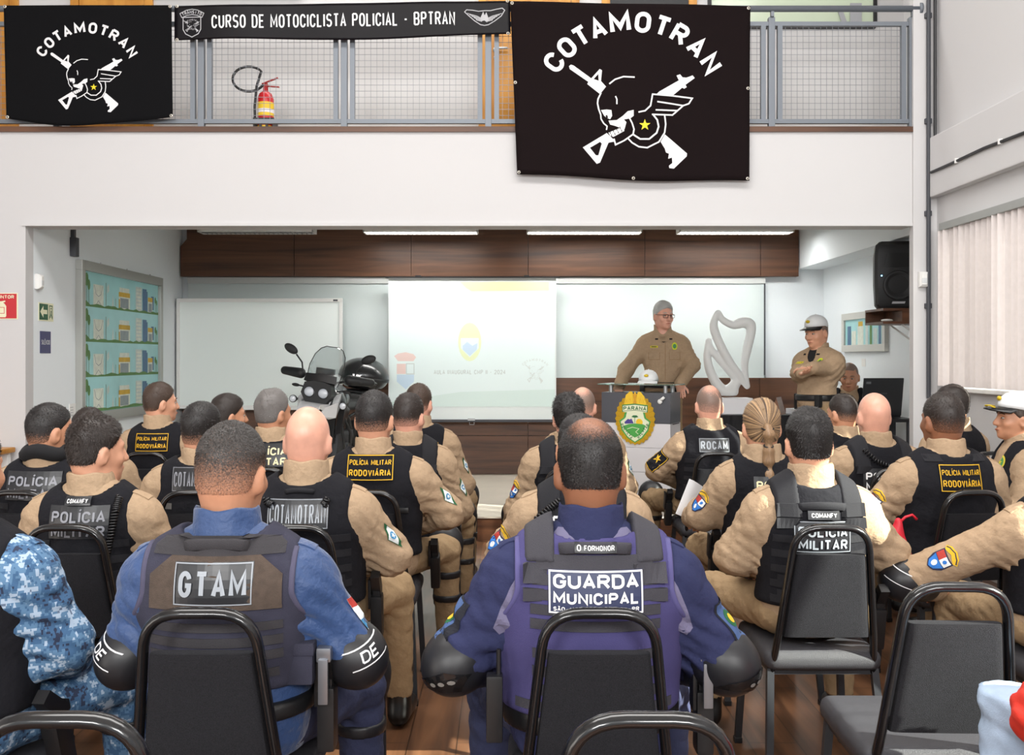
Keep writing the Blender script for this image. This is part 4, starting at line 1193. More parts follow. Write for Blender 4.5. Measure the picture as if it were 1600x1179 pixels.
# white service cap resting on the glass
cpX = Matrix.Rotation(R(-25), 3, 'Z') @ Vector((.08, -.04, 0))
cap_o = empty('peaked_cap', (lx + cpX.x, ly + cpX.y, SZ + 1.094), R(-20), 'white cap with a gold badge resting on the glass lectern top', 'cap')
def cap_parts(parent, s=1.0, off=(0, 0, 0), rotm=None, visor_mat=None, gold=False):
    """baseball cap: crown, visor, button; opening at z=0, visor towards +y"""
    rm = rotm or Matrix.Identity(3)
    M4 = Matrix.Translation(off) @ rm.to_4x4()
    b = MB()
    rings = []
    for z, k in ((0, 1.0), (.022, .99), (.042, .945), (.062, .855), (.08, .7), (.094, .48), (.102, .22)):
        rings.append([(s * .086 * k * math.cos(2 * PI * i / 24), s * .104 * k * math.sin(2 * PI * i / 24) - .006, s * (z + (.012 if math.sin(2 * PI * i / 24) > 0 else 0) * (1 - z / .13))) for i in range(24)])
    b.loft(rings, M=M4); b.ball((0, -.006,   .103 * s), .008, M=M4)
    b.build('crown', mat('cap_white', (226, 228, 230), .8, bump=(400, .2)), parent, smooth=True)
    b = MB()
    top, bot = [], []
    for r_ in (0, .5, 1):
        for i in range(13):
            a = PI * (.1 + .8 * i / 12)
            x = s * .088 * math.cos(a) * (1 + .06 * r_); y = s * (.1 * math.sin(a) + r_ * .072 * math.sin(a) ** .6)
            top.append((x, y - .006, s * (.014 - .02 * r_ - .9 * x * x / s)))
    bot = [(p[0], p[1], p[2] - .005) for p in top]
    fs = [(r_ * 13 + i, r_ * 13 + i + 1, (r_ + 1) * 13 + i + 1, (r_ + 1) * 13 + i) for r_ in range(2) for i in range(12)]
    n = len(top)
    b.add(top + bot, fs + [tuple(n + j for j in reversed(f)) for f in fs] + [(26 + i, 26 + i + 1, n + 26 + i + 1, n + 26 + i) for i in range(12)], M4)
    if gold:
        b.mat = 1
        for s_ in (-1, 1): b.tube([Vector((s_ * (.02 + .01 * k), .12 + .028 * math.sin(k * .7), .012 - .0022 * k)) * s for k in range(5)], .0035 * s, 6, M=M4)
    b.build('visor', [visor_mat or mat('cap_white', (226, 228, 230), .8), mat('gold_braid', (212, 182, 40), .4, .4)], parent, smooth=True)
    b = MB(); b.ball((0, .098 * s, .055 * s), (.02 * s, .01 * s, .013 * s), M=M4); b.build('cap_badge', mat('gold_braid', (212, 182, 40), .4, .4), parent, smooth=True)
cap_parts(cap_o, 1.02, rotm=Matrix.Rotation(PI, 3, 'Z'), visor_mat=mat('cap_white', (226, 228, 230), .8))

# ------------------------------------------------------------------ table on the stage and what stands on it
TZ = .98
t = empty('stage_table', (2.44, 9.13, SZ), 0, 'long table under a black cloth on the stage beside the lectern', 'table')
m = MB(); m.box((-.48, -.26, TZ - SZ - .03), (.46, .26, TZ - SZ), .006); m.build('tabletop', m_black, t)
for x in (-.43, .41):
    for y in (-.2, .2):
        m = MB(); m.box((x - .02, y - .02, 0), (x + .02, y + .02, TZ - SZ - .03)); m.build('leg', m_dsteel, t)
m = MB()
pts = []
for k in range(90):
    a = k / 89
    x = -.485 + .95 * a
    pts.append((x, -.268 - .008 * math.sin(a * 70), TZ - SZ - .004))
low_ = [(p[0], p[1] - .012 + .006 * math.sin(k * 1.1), .04) for k, p in enumerate(pts)]
m.add(pts + low_, [(k, k + 1, 90 + k + 1, 90 + k) for k in range(89)]); m.build('table_skirt', mat('black_cloth', (22, 22, 25), .9), t, smooth=True)
m = MB(); m.box((-.145, -.1, 0), (.145, .1, .15), .006); o = m.build('pedestal_box', mat('white_paper_box', (226, 226, 230), .6)); o.location = (2.17, 9.08, TZ); tag(o, 'white rectangular box under the white sculpture on the table', 'box')
# abstract sculpture, loops of smooth white plaster
scx = lambda x, y: ((1040 + .35 * x - 1146) / 165.0, -(340 + .35 * y - 626) / 165.0)
def loop(pts, n=6):
    out = []
    m_ = len(pts)
    for i in range(m_):
        p0, p1, p2, p3 = (np.array(pts[(i + k) % m_], float) for k in (-1, 0, 1, 2))
        for j in range(n):
            u = j / n
            out.append(.5 * ((2 * p1) + (-p0 + p2) * u + (2 * p0 - 5 * p1 + 4 * p2 - p3) * u * u + (-p0 + 3 * p1 - 3 * p2 + p3) * u ** 3))
    return out
LA = [(232, 447, .014), (252, 480, .02), (300, 503, .026), (340, 492, .034), (374, 500, .034), (378, 540, .03), (362, 610, .03), (350, 690, .022), (364, 778, .012), (330, 735, .024), (275, 655, .03), (232, 570, .03), (212, 505, .026)]
LB = [(192, 572, .014), (186, 640, .024), (198, 705, .03), (232, 770, .034), (268, 800, .038), (302, 780, .036), (316, 745, .03), (285, 705, .028), (240, 655, .024), (205, 612, .018)]
def sculpt(G):
    D = None
    for Lp, yo in ((LA, .0), (LB, .03)):
        ps = loop(Lp)
        for i in range(len(ps)):
            p, q_ = ps[i], ps[(i + 1) % len(ps)]
            a_, b_ = scx(p[0], p[1]), scx(q_[0], q_[1])
            d = s_cap(G, (a_[0], yo, a_[1]), (b_[0], yo, b_[1]), p[2] * 1.2, q_[2] * 1.2)
            D = d if D is None else smin(D, d, .02)
    D = smin(D, s_ell(G, (-.03, .02, .03), (.075, .06, .05)), .03)
    return D
t = empty('plaster_sculpture', (2.16, 9.08, TZ + .172), 0, 'tall white abstract sculpture of two pointed loops', 'sculpture')
sdf_obj('loops', sculpt, (-.42, -.12, -.01), (.4, .14, 1.0), .01, mat('plaster', (226, 228, 228), .55), t)
m = MB(); m.prism([(-.045, 0), (.045, 0), (0.0, .16)], -.09, .09, 'x'); o = m.build('name_plate', [wood_mat('plate_wood', (96, 60, 40), (140, 96, 70))]); o.location = (2.56, 9.0, TZ); o.rotation_euler = (0, 0, R(60)); tag(o, 'small wooden triangular name plate standing on the black table', 'name plate')
def papers(x, y, r_, w_, d_, h_, label):
    m = MB(); m.box((-w_, -d_, 0), (w_, d_, h_), .002); o = m.build('paper_stack', mat('paper', (224, 226, 230), .7)); o.location = (x, y, TZ); o.rotation_euler = (0, 0, r_); tag(o, label, 'paper')
papers(2.74, 9.05, .3, .06, .08, .05, 'stack of white papers between the name plate and the white capped officer')
papers(2.4, 8.98, -.2, .1, .07, .008, 'loose white sheets beside the wooden name plate')
ct = empty('computer_table', (3.2, 8.5, SZ), 0, 'small black table under the open laptop', 'table')
m = MB(); m.box((-.26, -.22, TZ - SZ - .03), (.34, .22, TZ - SZ), .006); m.build('tabletop', m_black, ct)
for x in (-.22, .3):
    for y in (-.18, .18):
        m = MB(); m.box((x - .02, y - .02, 0), (x + .02, y + .02, TZ - SZ - .03)); m.build('leg', m_dsteel, ct)
lp = empty('laptop', (3.28, 8.42, TZ), R(8), 'black laptop with its open lid turned to the audience', 'laptop')
m = MB(); m.box((-.185, -.02, 0.004), (.185, .22, .022), .004); m.build('keyboard_base', m_black, lp)
m = MB(); m.box((-.185, -.012, 0), (.185, .004, .335), .006, Matrix.Translation((0, -.02, .02)) @ Matrix.Rotation(R(8), 4, 'X')); m.build('lid', mat('laptop_black', (30, 31, 34), .35), lp)
A = Art(); A.text('SAMSUNG', 0, .2, .012, .07, 0, 1); A.rect(-.165, .285, -.12, .305, 0, 1); A.build('lid_print', mat('lid_print_grey', (92, 94, 98), .4), lambda u, v, h: tuple(Matrix.Translation((0, -.02, .02)) @ Matrix.Rotation(R(8), 4, 'X') @ Vector((u, -.0135, v))), lp)
# ochre desk at the edge of the picture
t = empty('side_desk', (-4.1, 6.95, 0), 0, 'small ochre wooden desk against the white wall', 'desk')
m = MB(); m.box((-.5, -.32, .79), (.38, .34, .83), .012); m.build('desktop', m_ochre, t)
for x in (-.45, .33):
    for y in (-.27, .29):
        m = MB(); m.box((x - .025, y - .025, 0), (x + .025, y + .025, .79)); m.build('leg', m_wplast, t)
# ------------------------------------------------------------------ patrol motorcycle on the stage (local: +y forward, z up)
MO = empty('motorcycle', (-1.80, 9.58, SZ), 0, 'black and white patrol motorcycle parked before the whiteboard, windscreen and top case showing', 'motorcycle')
MO.rotation_euler = (0, R(-8), R(172))
m_bb = mat('bike_black', (24, 25, 28), .28, coat=.4)
m_bw = mat('bike_white', (214, 216, 220), .25, coat=.4)
m_bm = mat('bike_matt', (30, 31, 33), .55)
m_ch = mat('bike_chrome', (190, 192, 196), .15, .9)
m_tyre = mat('tyre', (22, 22, 22), .85, bump=(60, .5))
m_lens = mat('clear_lens', (214, 220, 228), .05, .1, spec=.8)
m_scr = bpy.data.materials.new('windscreen_clear'); m_scr.use_nodes = True
nt = m_scr.node_tree; nt.nodes.clear()
o_ = nt.nodes.new('ShaderNodeOutputMaterial'); mx = nt.nodes.new('ShaderNodeMixShader'); t_ = nt.nodes.new('ShaderNodeBsdfTransparent'); g_ = nt.nodes.new('ShaderNodeBsdfGlossy')
t_.inputs[0].default_value = (.88, .91, .92, 1); g_.inputs['Roughness'].default_value = .04; mx.inputs[0].default_value = .16
nt.links.new(t_.outputs[0], mx.inputs[1]); nt.links.new(g_.outputs[0], mx.inputs[2]); nt.links.new(mx.outputs[0], o_.inputs[0])
def wheel(y, r, wd):
    w_ = empty('wheel', (0, y, r)); w_.parent = MO
    RX = Matrix.Rotation(PI / 2, 4, 'Y')
    b = MB(); b.lathe([(r - .075, -wd * .42), (r - .03, -wd * .5), (r - .006, -wd * .3), (r, 0), (r - .006, wd * .3), (r - .03, wd * .5), (r - .075, wd * .42), (r - .085, 0), (r - .075, -wd * .42)], 40, RX, caps=False); b.build('tyre', m_tyre, w_, smooth=True)
    b = MB(); b.lathe([(r - .075, -wd * .4), (r - .09, -wd * .3), (r - .09, wd * .3), (r - .075, wd * .4)], 40, RX, caps=False)
    for k in range(10):
        a = 2 * PI * k / 10
        b.bar((0, math.cos(a) * .05, math.sin(a) * .05), (0, math.cos(a + .12) * (r - .085), math.sin(a + .12) * (r - .085)), .022, .016, up=(1, 0, 0))
    b.lathe([(.055, -.05), (.055, .05)], 16, RX); b.build('rim', m_bm, w_)
    for s in (-1, 1):
        b = MB(); b.lathe([(.1, s * .062), (.15, s * .062), (.15, s * .067), (.1, s * .067)], 28, RX, caps=False); b.build('brake_disc', m_ch, w_)
wheel(.80, .335, .11); wheel(-.76, .325, .15)
for s in (-1, 1):
    b = MB(); b.tube([(s * .1, .80, .335), (s * .1, .60, .80)], .03, 10); b.build('fork_tube', m_bm, MO, smooth=True)
    b = MB(); b.tube([(s * .1, .62, .76), (s * .1, .47, 1.08)], .024, 10); b.build('fork_stanchion', m_ch, MO, smooth=True)
b = MB(); b.loft([[(x * k, .80 + math.cos(a) * .37, .335 + math.sin(a) * .37) for x in (-.065, -.03, .03, .065)] for a, k in ((2.3, .6), (1.9, .9), (1.5, 1), (1.1, 1), (.7, .9), (.4, .5))], closed=False, cap=False); b.build('front_mudguard', m_bb, MO, smooth=True)
b = MB(); b.box((-.16, -.2, .3), (.16, .3, .62), .05); b.lathe([(.08, -.2), (.085, .2)], 20, Matrix.Translation((0, .05, .42)) @ Matrix.Rotation(PI / 2, 4, 'Y'))
for k in range(5): b.box((-.13, .2, .5 + k * .025), (.13, .33, .512 + k * .025))
b.build('engine', mat('engine_grey', (72, 74, 78), .5, .5), MO)
b = MB(); b.box((-.13, .36, .52), (.13, .39, .8), .008); b.build('radiator', m_bm, MO)
for s in (-1, 1):
    b = MB(); b.tube([(s * .16, .38, .85), (s * .22, .15, .62), (s * .17, -.1, .36)], .013, 8); b.tube([(s * .16, .38, .85), (s * .23, .32, .5), (s * .17, .1, .3)], .013, 8); b.build('crash_bar', m_bm, MO, smooth=True)
b = MB(); b.tube([(.12, .3, .38), (.16, -.1, .25), (.17, -.5, .33)], .025, 10); b.tube([(.17, -.5, .35), (.2, -.85, .5)], [.04, .06], 14); b.build('exhaust', m_ch, MO, smooth=True)
b = MB()
for s in (-1, 1): b.tube([(s * .1, .42, .95), (s * .14, .0, .72), (s * .12, -.3, .5), (s * .06, -.74, .33)], .022, 8); b.tube([(s * .12, -.05, .74), (s * .11, -.6, .8), (s * .08, -.95, .86)], .015, 8)
b.build('frame_rails', m_bm, MO, smooth=True)
# tank and side panels
def tank(G):
    D = s_ell(G, (0, .16, .92), (.155, .28, .15)); D = smin(D, s_ell(G, (0, .36, .9), (.2, .17, .15)), .08)
    return smax(D, .78 - G[2] + .2 * G[1], .04)
sdf_obj('fuel_tank', tank, (-.25, -.15, .7), (.25, .56, 1.1), .014, m_bb, MO)
for s in (-1, 1):
    b = MB(); b.loft([[(s * .11, .45, .98), (s * .17, .43, 1.0), (s * .17, .43, .86), (s * .11, .45, .84)], [(s * .15, .62, .9), (s * .2, .58, .93), (s * .19, .58, .78), (s * .14, .62, .76)], [(s * .09, .70, .86), (s * .11, .70, .87), (s * .1, .7, .78), (s * .08, .7, .78)]])
    b.build('side_fairing', m_bw, MO, auto=40)
    b = MB(); b.loft([[(s * .16, .42, .9), (s * .215, .4, .9), (s * .2, .4, .62), (s * .15, .42, .6)], [(s * .14, .16, .84), (s * .19, .16, .84), (s * .18, .2, .66), (s * .14, .2, .66)]]); b.build('tank_panel', m_bb, MO, auto=40)
def seat(G):
    D = s_box(G, (0, -.22, .84), (.13, .26, .04), .035); D = smin(D, s_box(G, (0, -.6, .9), (.14, .2, .045), .04), .06); return D
sdf_obj('seat', seat, (-.2, -.85, .75), (.2, .1, 1.0), .014, m_bm, MO)
# beak and headlight
b = MB(); b.loft([[(-.13, .62, .9), (.13, .62, .9), (.12, .62, .83), (-.12, .62, .83)], [(-.1, .78, .9), (.1, .78, .9), (.09, .78, .86), (-.09, .78, .86)], [(-.05, 1.0, .84), (.05, 1.0, .84), (.045, 1.0, .825), (-.045, 1.0, .825)]]); b.build('beak', m_bw, MO, auto=40)
b = MB(); b.prism([(-.15, .98), (-.125, 1.08), (-.05, 1.1), (.05, 1.1), (.125, 1.08), (.15, .98), (.1, .9), (-.1, .9)], .54, .665); hb = b.build('headlight', m_bm, MO)
for s in (-1, 1):
    b = MB(); b.ball((s * .068, .655, .995), (.056, .03, .048), 16, 10); b.build('headlight_lens', m_lens, hb, smooth=True)
    b = MB(); b.lathe([(.046, -.005), (.052, .004), (.046, .01)], 20, Matrix.Translation((s * .068, .672, .995)) @ Matrix.Rotation(PI / 2, 4, 'X'), caps=False); b.build('lens_ring', m_ch, hb, smooth=True)
b = MB(); b.prism([(-.1, .855), (.1, .855), (.1, .885), (-.1, .885)], .80, .806); pb_ = b.build('number_plate', mat('plate_white', (214, 214, 214), .4), MO)
A = Art(); A.text('YBX 2F', 0, .87, .02, .12, 0, 1, flip=1); A.build('plate_print', m_gun if 'm_gun' in globals() else m_black, lambda u, v, h: (-u, .8075, v), pb_)
for s in (-1, 1):
    b = MB(); b.tube([(s * .2, .5, .9), (s * .24, .56, .9)], .012, 8); b.lathe([(.02, -.03), (.036, .0), (.036, .02)], 16, Matrix.Translation((s * .245, .57, .9)) @ Matrix.Rotation(-PI / 2, 4, 'X')); fl = b.build('fog_lamp', m_bm, MO, auto=40)
    b = MB(); b.ball((s * .245, .59, .9), (.031, .012, .031)); b.build('fog_lens', m_lens, fl, smooth=True)
    b = MB(); b.tube([(s * .15, .52, 1.02), (s * .22, .54, 1.03)], .008, 8); b.ball((s * .25, .545, 1.03), (.04, .018, .016)); b.build('turn_signal', m_bm, MO, smooth=True)
# windscreen: curved clear sheet with a dark base
pts, n = [], 13
rows = [(1.06, .60, .15), (1.14, .575, .165), (1.24, .53, .17), (1.34, .475, .15), (1.40, .44, .11), (1.425, .425, .06)]
for z, y, hw in rows:
    for i in range(n):
        u = -1 + 2 * i / (n - 1); pts.append((u * hw, y - .07 * u * u, z))
b = MB(); b.add(pts + [(p[0], p[1] - .004, p[2]) for p in pts], [(j * n + i, j * n + i + 1, (j + 1) * n + i + 1, (j + 1) * n + i) for j in range(len(rows) - 1) for i in range(n - 1)] + [(len(pts) + j * n + i + 1, len(pts) + j * n + i, len(pts) + (j + 1) * n + i, len(pts) + (j + 1) * n + i + 1) for j in range(len(rows) - 1) for i in range(n - 1)])
b.build('windscreen', m_scr, MO, smooth=True)
b = MB(); edge = [pts[j * n] for j in range(len(rows))] + [pts[5 * n + i] for i in range(n)] + [pts[j * n + n - 1] for j in range(len(rows) - 1, -1, -1)]; b.tube(edge, .004, 6); b.build('windscreen_rim', m_bm, MO, smooth=True)
b = MB(); b.loft([[(-.16, .6, 1.09), (0, .64, 1.1), (.16, .6, 1.09), (.12, .5, 1.06), (-.12, .5, 1.06)], [(-.15, .58, 1.16), (0, .62, 1.17), (.15, .58, 1.16), (.1, .5, 1.15), (-.1, .5, 1.15)]]); b.box((-.09, .45, 1.12), (.09, .5, 1.22), .01); b.build('instrument_cowl', m_bb, MO, auto=40)
# handlebar, guards, mirrors
b = MB(); b.tube(rounded_pts if False else [(-.43, .30, 1.13), (-.25, .36, 1.14), (-.1, .44, 1.09), (.1, .44, 1.09), (.25, .36, 1.14), (.43, .30, 1.13)], .012, 10); b.build('handlebar', m_bm, MO, smooth=True)
for s in (-1, 1):
    b = MB(); b.tube([(s * .30, .345, 1.137), (s * .43, .30, 1.13)], .019, 10); b.build('grip', m_tyre, MO, smooth=True)
    def hg(G):
        D = s_cap(G, (s * .24, .47, 1.14), (s * .43, .40, 1.14), .05, .04); D = smax(D, -s_cap(G, (s * .22, .42, 1.14), (s * .45, .34, 1.14), .052, .046), .01)
        return smin(D, s_cap(G, (s * .43, .40, 1.14), (s * .45, .31, 1.13), .018), .02)
    sdf_obj('hand_guard', hg, (min(s * .16, s * .52), .26, 1.04), (max(s * .16, s * .52), .56, 1.24), .011, m_bm, MO)
    b = MB(); b.tube([(s * .26, .37, 1.15), (s * .27, .40, 1.24), (s * .33, .42, 1.31)], .008, 8); b.ball((0, 0, 0), (.075, .022, .042), 16, 10, Matrix.Translation((s * .385, .43, 1.355)) @ Matrix.Rotation(s * R(-24), 4, 'Y')); mr = b.build('mirror', m_bm, MO, smooth=True)
    b = MB(); b.ball((0, 0, 0), (.066, .004, .035), 16, 8, Matrix.Translation((s * .385, .409, 1.355)) @ Matrix.Rotation(s * R(-24), 4, 'Y')); b.build('mirror_glass', m_ch, mr, smooth=True)
# rear rack, top case, panniers
b = MB(); b.box((-.14, -.95, .95), (.14, -.55, .97), .008)
for s in (-1, 1): b.bar((s * .1, -.6, .86), (s * .1, -.6, .96), .02, .02); b.bar((s * .1, -.9, .86), (s * .1, -.9, .96), .02, .02)
b.build('luggage_rack', m_bm, MO)
def case(G):
    X, Y, Z = G
    D = s_ell(G, (0, -.82, 1.13), (.27, .26, .19))
    return smax(smax(D, .985 - Z, .03), -(np.abs(Z - 1.1) - .004) * 1.0 if False else D - .01, .005)
tc_ = sdf_obj('top_case', case, (-.38, -1.15, .92), (.38, -.48, 1.36), .016, m_bb, MO)
b = MB(); b.loft([[(.275 * math.cos(a) * k, -.82 + .265 * math.sin(a) * k, z) for a in np.linspace(0, 2 * PI, 33)[:-1]] for z, k in ((1.085, .985), (1.09, 1.0), (1.115, 1.0), (1.12, .985))], cap=False); b.build('case_seam', m_bm, tc_, smooth=True)
b = MB(); b.box((-.05, -.575, 1.06), (.05, -.55, 1.15), .008); b.build('case_latch', m_ch, tc_)
b = MB(); b.ball((0, -1.08, 1.02), (.09, .02, .025)); b.build('tail_light', m_red, MO, smooth=True)
b = MB(); b.bar((-.14, -.05, .35), (-.27, .05, .012), .02, .02); b.box((-.3, .02, 0), (-.24, .09, .012)); b.build('side_stand', m_bm, MO)
# ------------------------------------------------------------------ people: materials
m_beige = mat('khaki_cloth', (166, 142, 116), .95, spec=.15, bump=(26, .8, .012), var=(60, .05))
m_beige_t = mat('khaki_trousers', (154, 130, 100), .95, spec=.15, bump=(22, .8, .012), var=(40, .06))
m_vest = mat('black_vest_cloth', (24, 24, 29), .85, spec=.2, bump=(24, .7, .01))
m_web = mat('black_webbing', (34, 34, 38), .8, spec=.25, bump=(500, .4))
m_vestg = mat('slate_vest_cloth', (56, 56, 70), .9, spec=.2, bump=(420, .4), var=(14, .1))
m_webg = mat('charcoal_webbing', (52, 50, 54), .85, bump=(500, .5))
m_velcro = mat('brown_velcro', (80, 68, 60), .95, bump=(520, .6), var=(60, .15))
m_vestp = mat('violet_vest_cloth', (72, 68, 112), .9, spec=.2, bump=(420, .35), var=(10, .06))
m_webp = mat('grey_webbing', (58, 57, 64), .85, bump=(500, .5))
m_bluesh = mat('blue_shirt_cloth', (40, 68, 114), .55, bump=(18, .9, .016), var=(8, .08), sheen=.2)
m_navysh = mat('navy_shirt_cloth', (46, 50, 82), .9, spec=.2, bump=(20, .8, .012), var=(8, .06))
m_lilac = mat('lilac_panel_cloth', (108, 104, 132), .9, bump=(300, .15))
m_navytr = mat('navy_trousers', (44, 49, 78), .9, bump=(20, .8, .012), var=(6, .1))
m_boot = mat('black_boot_leather', (18, 18, 19), .35, bump=(40, .1))
m_gun = mat('gun_black', (22, 22, 24), .4)
m_gunm = mat('gun_steel', (140, 142, 148), .35, .8)
m_pad = mat('pad_rubber', (26, 26, 30), .45)
m_red_sh = mat('red_sleeve_cloth', (206, 48, 32), .75, bump=(200, .1))
m_jean = mat('pale_jeans', (170, 190, 214), .9, bump=(300, .3), var=(16, .12))
def camo_mat():
    m = mat('blue_digital_camo', (70, 100, 130), .9)
    nt = m.node_tree; b = nt.nodes['Principled BSDF']
    tc = nt.nodes.new('ShaderNodeTexCoord')
    sn = nt.nodes.new('ShaderNodeVectorMath'); sn.operation = 'SNAP'; sn.inputs[1].default_value = (.006, .006, .006)
    nt.links.new(tc.outputs['Object'], sn.inputs[0])
    n = nt.nodes.new('ShaderNodeTexNoise'); n.inputs['Scale'].default_value = 24; n.inputs['Detail'].default_value = 4; n.inputs['Roughness'].default_value = .7
    nt.links.new(sn.outputs[0], n.inputs['Vector'])
    rp = nt.nodes.new('ShaderNodeValToRGB'); rp.color_ramp.interpolation = 'CONSTANT'
    e = rp.color_ramp.elements
    e[0].position = 0; e[0].color = (*lin((38, 48, 72)), 1); e[1].position = .42; e[1].color = (*lin((58, 92, 128)), 1)
    for p, c in ((.5, (84, 118, 150)), (.57, (160, 178, 198)), (.66, (92, 108, 132))):
        x = e.new(p); x.color = (*lin(c), 1)
    nt.links.new(n.outputs[0], rp.inputs[0]); nt.links.new(rp.outputs[0], b.inputs['Base Color'])
    return m
m_camo = camo_mat()
SKIN = dict(light=(206, 152, 124), tan=(190, 136, 106), brown=(140, 92, 66), pink=(216, 160, 138), pale=(212, 168, 142))
def skin_mat(k): return mat('skin_' + k, SKIN[k], .36 if k == 'pink' else .46, bump=(90, .08), var=(22, .08))
HAIRC = dict(black=(24, 20, 20), dark=(38, 29, 25), brown=(62, 46, 36), grey=(104, 100, 98), silver=(172, 172, 170), pepper=(58, 54, 52), stubble=(120, 100, 90), blond=(120, 96, 72))
def hair_mat(c, sk, zlo, zhi, bald):
    name = 'hair_%s_%s_%d_%d_%d' % (c, sk, int(zlo * 1000), int(zhi * 1000), int(bald * 100))
    if name in MATS: return MATS[name]
    m = mat(name, HAIRC[c], .5)
    nt = m.node_tree; b = nt.nodes['Principled BSDF']
    tc = nt.nodes.new('ShaderNodeTexCoord'); sp = nt.nodes.new('ShaderNodeSeparateXYZ'); nt.links.new(tc.outputs['Object'], sp.inputs[0])
    mr = nt.nodes.new('ShaderNodeMapRange'); mr.inputs[1].default_value = zlo; mr.inputs[2].default_value = zhi
    nt.links.new(sp.outputs[2], mr.inputs[0])
    n = nt.nodes.new('ShaderNodeTexNoise'); n.inputs['Scale'].default_value = 260; n.inputs['Detail'].default_value = 2
    nt.links.new(tc.outputs['Object'], n.inputs['Vector'])
    f = mr.outputs[0]
    if bald > 0:
        d = nt.nodes.new('ShaderNodeVectorMath'); d.operation = 'DISTANCE'; d.inputs[1].default_value = (0, -.05, .1)
        nt.links.new(tc.outputs['Object'], d.inputs[0])
        m2 = nt.nodes.new('ShaderNodeMapRange'); m2.inputs[1].default_value = .02; m2.inputs[2].default_value = .085; m2.inputs[3].default_value = 1 - bald
        nt.links.new(d.outputs['Value'], m2.inputs[0])
        mu = nt.nodes.new('ShaderNodeMath'); mu.operation = 'MULTIPLY'; nt.links.new(f, mu.inputs[0]); nt.links.new(m2.outputs[0], mu.inputs[1]); f = mu.outputs[0]
    ad = nt.nodes.new('ShaderNodeMath'); ad.operation = 'ADD'; nt.links.new(f, ad.inputs[0]); nt.links.new(n.outputs[0], ad.inputs[1])
    m3 = nt.nodes.new('ShaderNodeMapRange'); m3.inputs[1].default_value = .55; m3.inputs[2].default_value = 1.15
    nt.links.new(ad.outputs[0], m3.inputs[0])
    if c == 'blond':
        at = nt.nodes.new('ShaderNodeMath'); at.operation = 'ARCTAN2'; nt.links.new(sp.outputs[0], at.inputs[0]); nt.links.new(sp.outputs[2], at.inputs[1])
        n1 = nt.nodes.new('ShaderNodeTexNoise'); n1.noise_dimensions = '1D'; n1.inputs['Scale'].default_value = 9; n1.inputs['Detail'].default_value = 6; nt.links.new(at.outputs[0], n1.inputs['W'])
        rp = nt.nodes.new('ShaderNodeValToRGB'); rp.color_ramp.elements[0].position = .38; rp.color_ramp.elements[1].position = .66
        rp.color_ramp.elements[0].color = (*lin((70, 52, 40)), 1); rp.color_ramp.elements[1].color = (*lin((186, 152, 112)), 1)
        nt.links.new(n1.outputs[0], rp.inputs[0]); nt.links.new(rp.outputs[0], b.inputs['Base Color'])
        return m
    mx = nt.nodes.new('ShaderNodeMixRGB'); mx.inputs[1].default_value = (*lin(SKIN[sk]), 1); mx.inputs[2].default_value = (*lin(HAIRC[c]), 1)
    nt.links.new(m3.outputs[0], mx.inputs[0]); nt.links.new(mx.outputs[0], b.inputs['Base Color'])
    return m

# ------------------------------------------------------------------ head, hands, torso as implicit shapes (head frame: face towards +y, z up)
def head_sdf(G, face=True):
    D = s_ell(G, (0, -.010, .018), (.076, .096, .1))
    D = smin(D, s_ell(G, (0, .022, -.035), (.063, .07, .08)), .03)
    D = smin(D, s_ell(G, (0, .04, -.085), (.046, .046, .034)), .03)
    D = smin(D, s_ell(G, (0, .072, -.103), (.02, .02, .016)), .02)
    D = smin(D, s_ell(G, (0, -.042, -.04), (.056, .045, .052)), .03)
    if face:
        D = smin(D, s_cap(G, (0, .09, .006), (0, .11, -.036), .009, .013), .016)
        for s in (-1, 1):
            D = smin(D, s_ell(G, (s * .011, .099, -.04), (.009, .011, .008)), .01)
            D = smin(D, s_cap(G, (s * .014, .086, .018), (s * .045, .072, .016), .010, .008), .014)
            D = smax(D, -s_ell(G, (s * .032, .094, -.002), (.017, .014, .011)), .014)
            D = smin(D, s_ell(G, (s * .045, .06, -.035), (.018, .018, .016)), .025)
        D = smin(D, s_ell(G, (0, .091, -.066), (.024, .012, .007)), .008)
        D = smin(D, s_ell(G, (0, .089, -.078), (.02, .012, .007)), .008)
    for s in (-1, 1):
        rm = Matrix.Rotation(s * R(-22), 3, 'Z') @ Matrix.Rotation(R(-10), 3, 'X')
        E = s_ell(G, (s * .079, -.012, -.02), (.0125, .021, .034), rm)
        E = smax(E, -s_ell(G, (s * .092, .0, -.016), (.010, .012, .02), rm), .006)
        D = smin(D, E, .012)
    return D

def hair_region(G, style):
    X, Y, Z = G
    base = smin(s_ell(G, (0, -.010, .018), (.076, .096, .1)), s_ell(G, (0, -.042, -.04), (.056, .045, .052)), .03)
    base = smin(base, s_ell(G, (0, .022, -.035), (.063, .07, .08)), .03)
    th = style.get('thick', .005) + style.get('top', .006) * np.clip((Z - .02) / .08, 0, 1)
    D = base - th
    D = smax(D, (Y - Z * 1.0 - style.get('front', .012)) * .7, .012)
    ear = (np.abs(X) - .0)
    D = smax(D, (Y - .012) + .0 * Z - np.clip((Z - .0) * 2.0, -.0, .5), .012)
    D = smax(D, style.get('nape', -.058) - Z + .0 * Y, .012)
    return D

def frame_from(d, n):
    d = Vector(d).normalized(); n = Vector(n); n = (n - d * n.dot(d)).normalized(); t = d.cross(n)
    return d, n, t

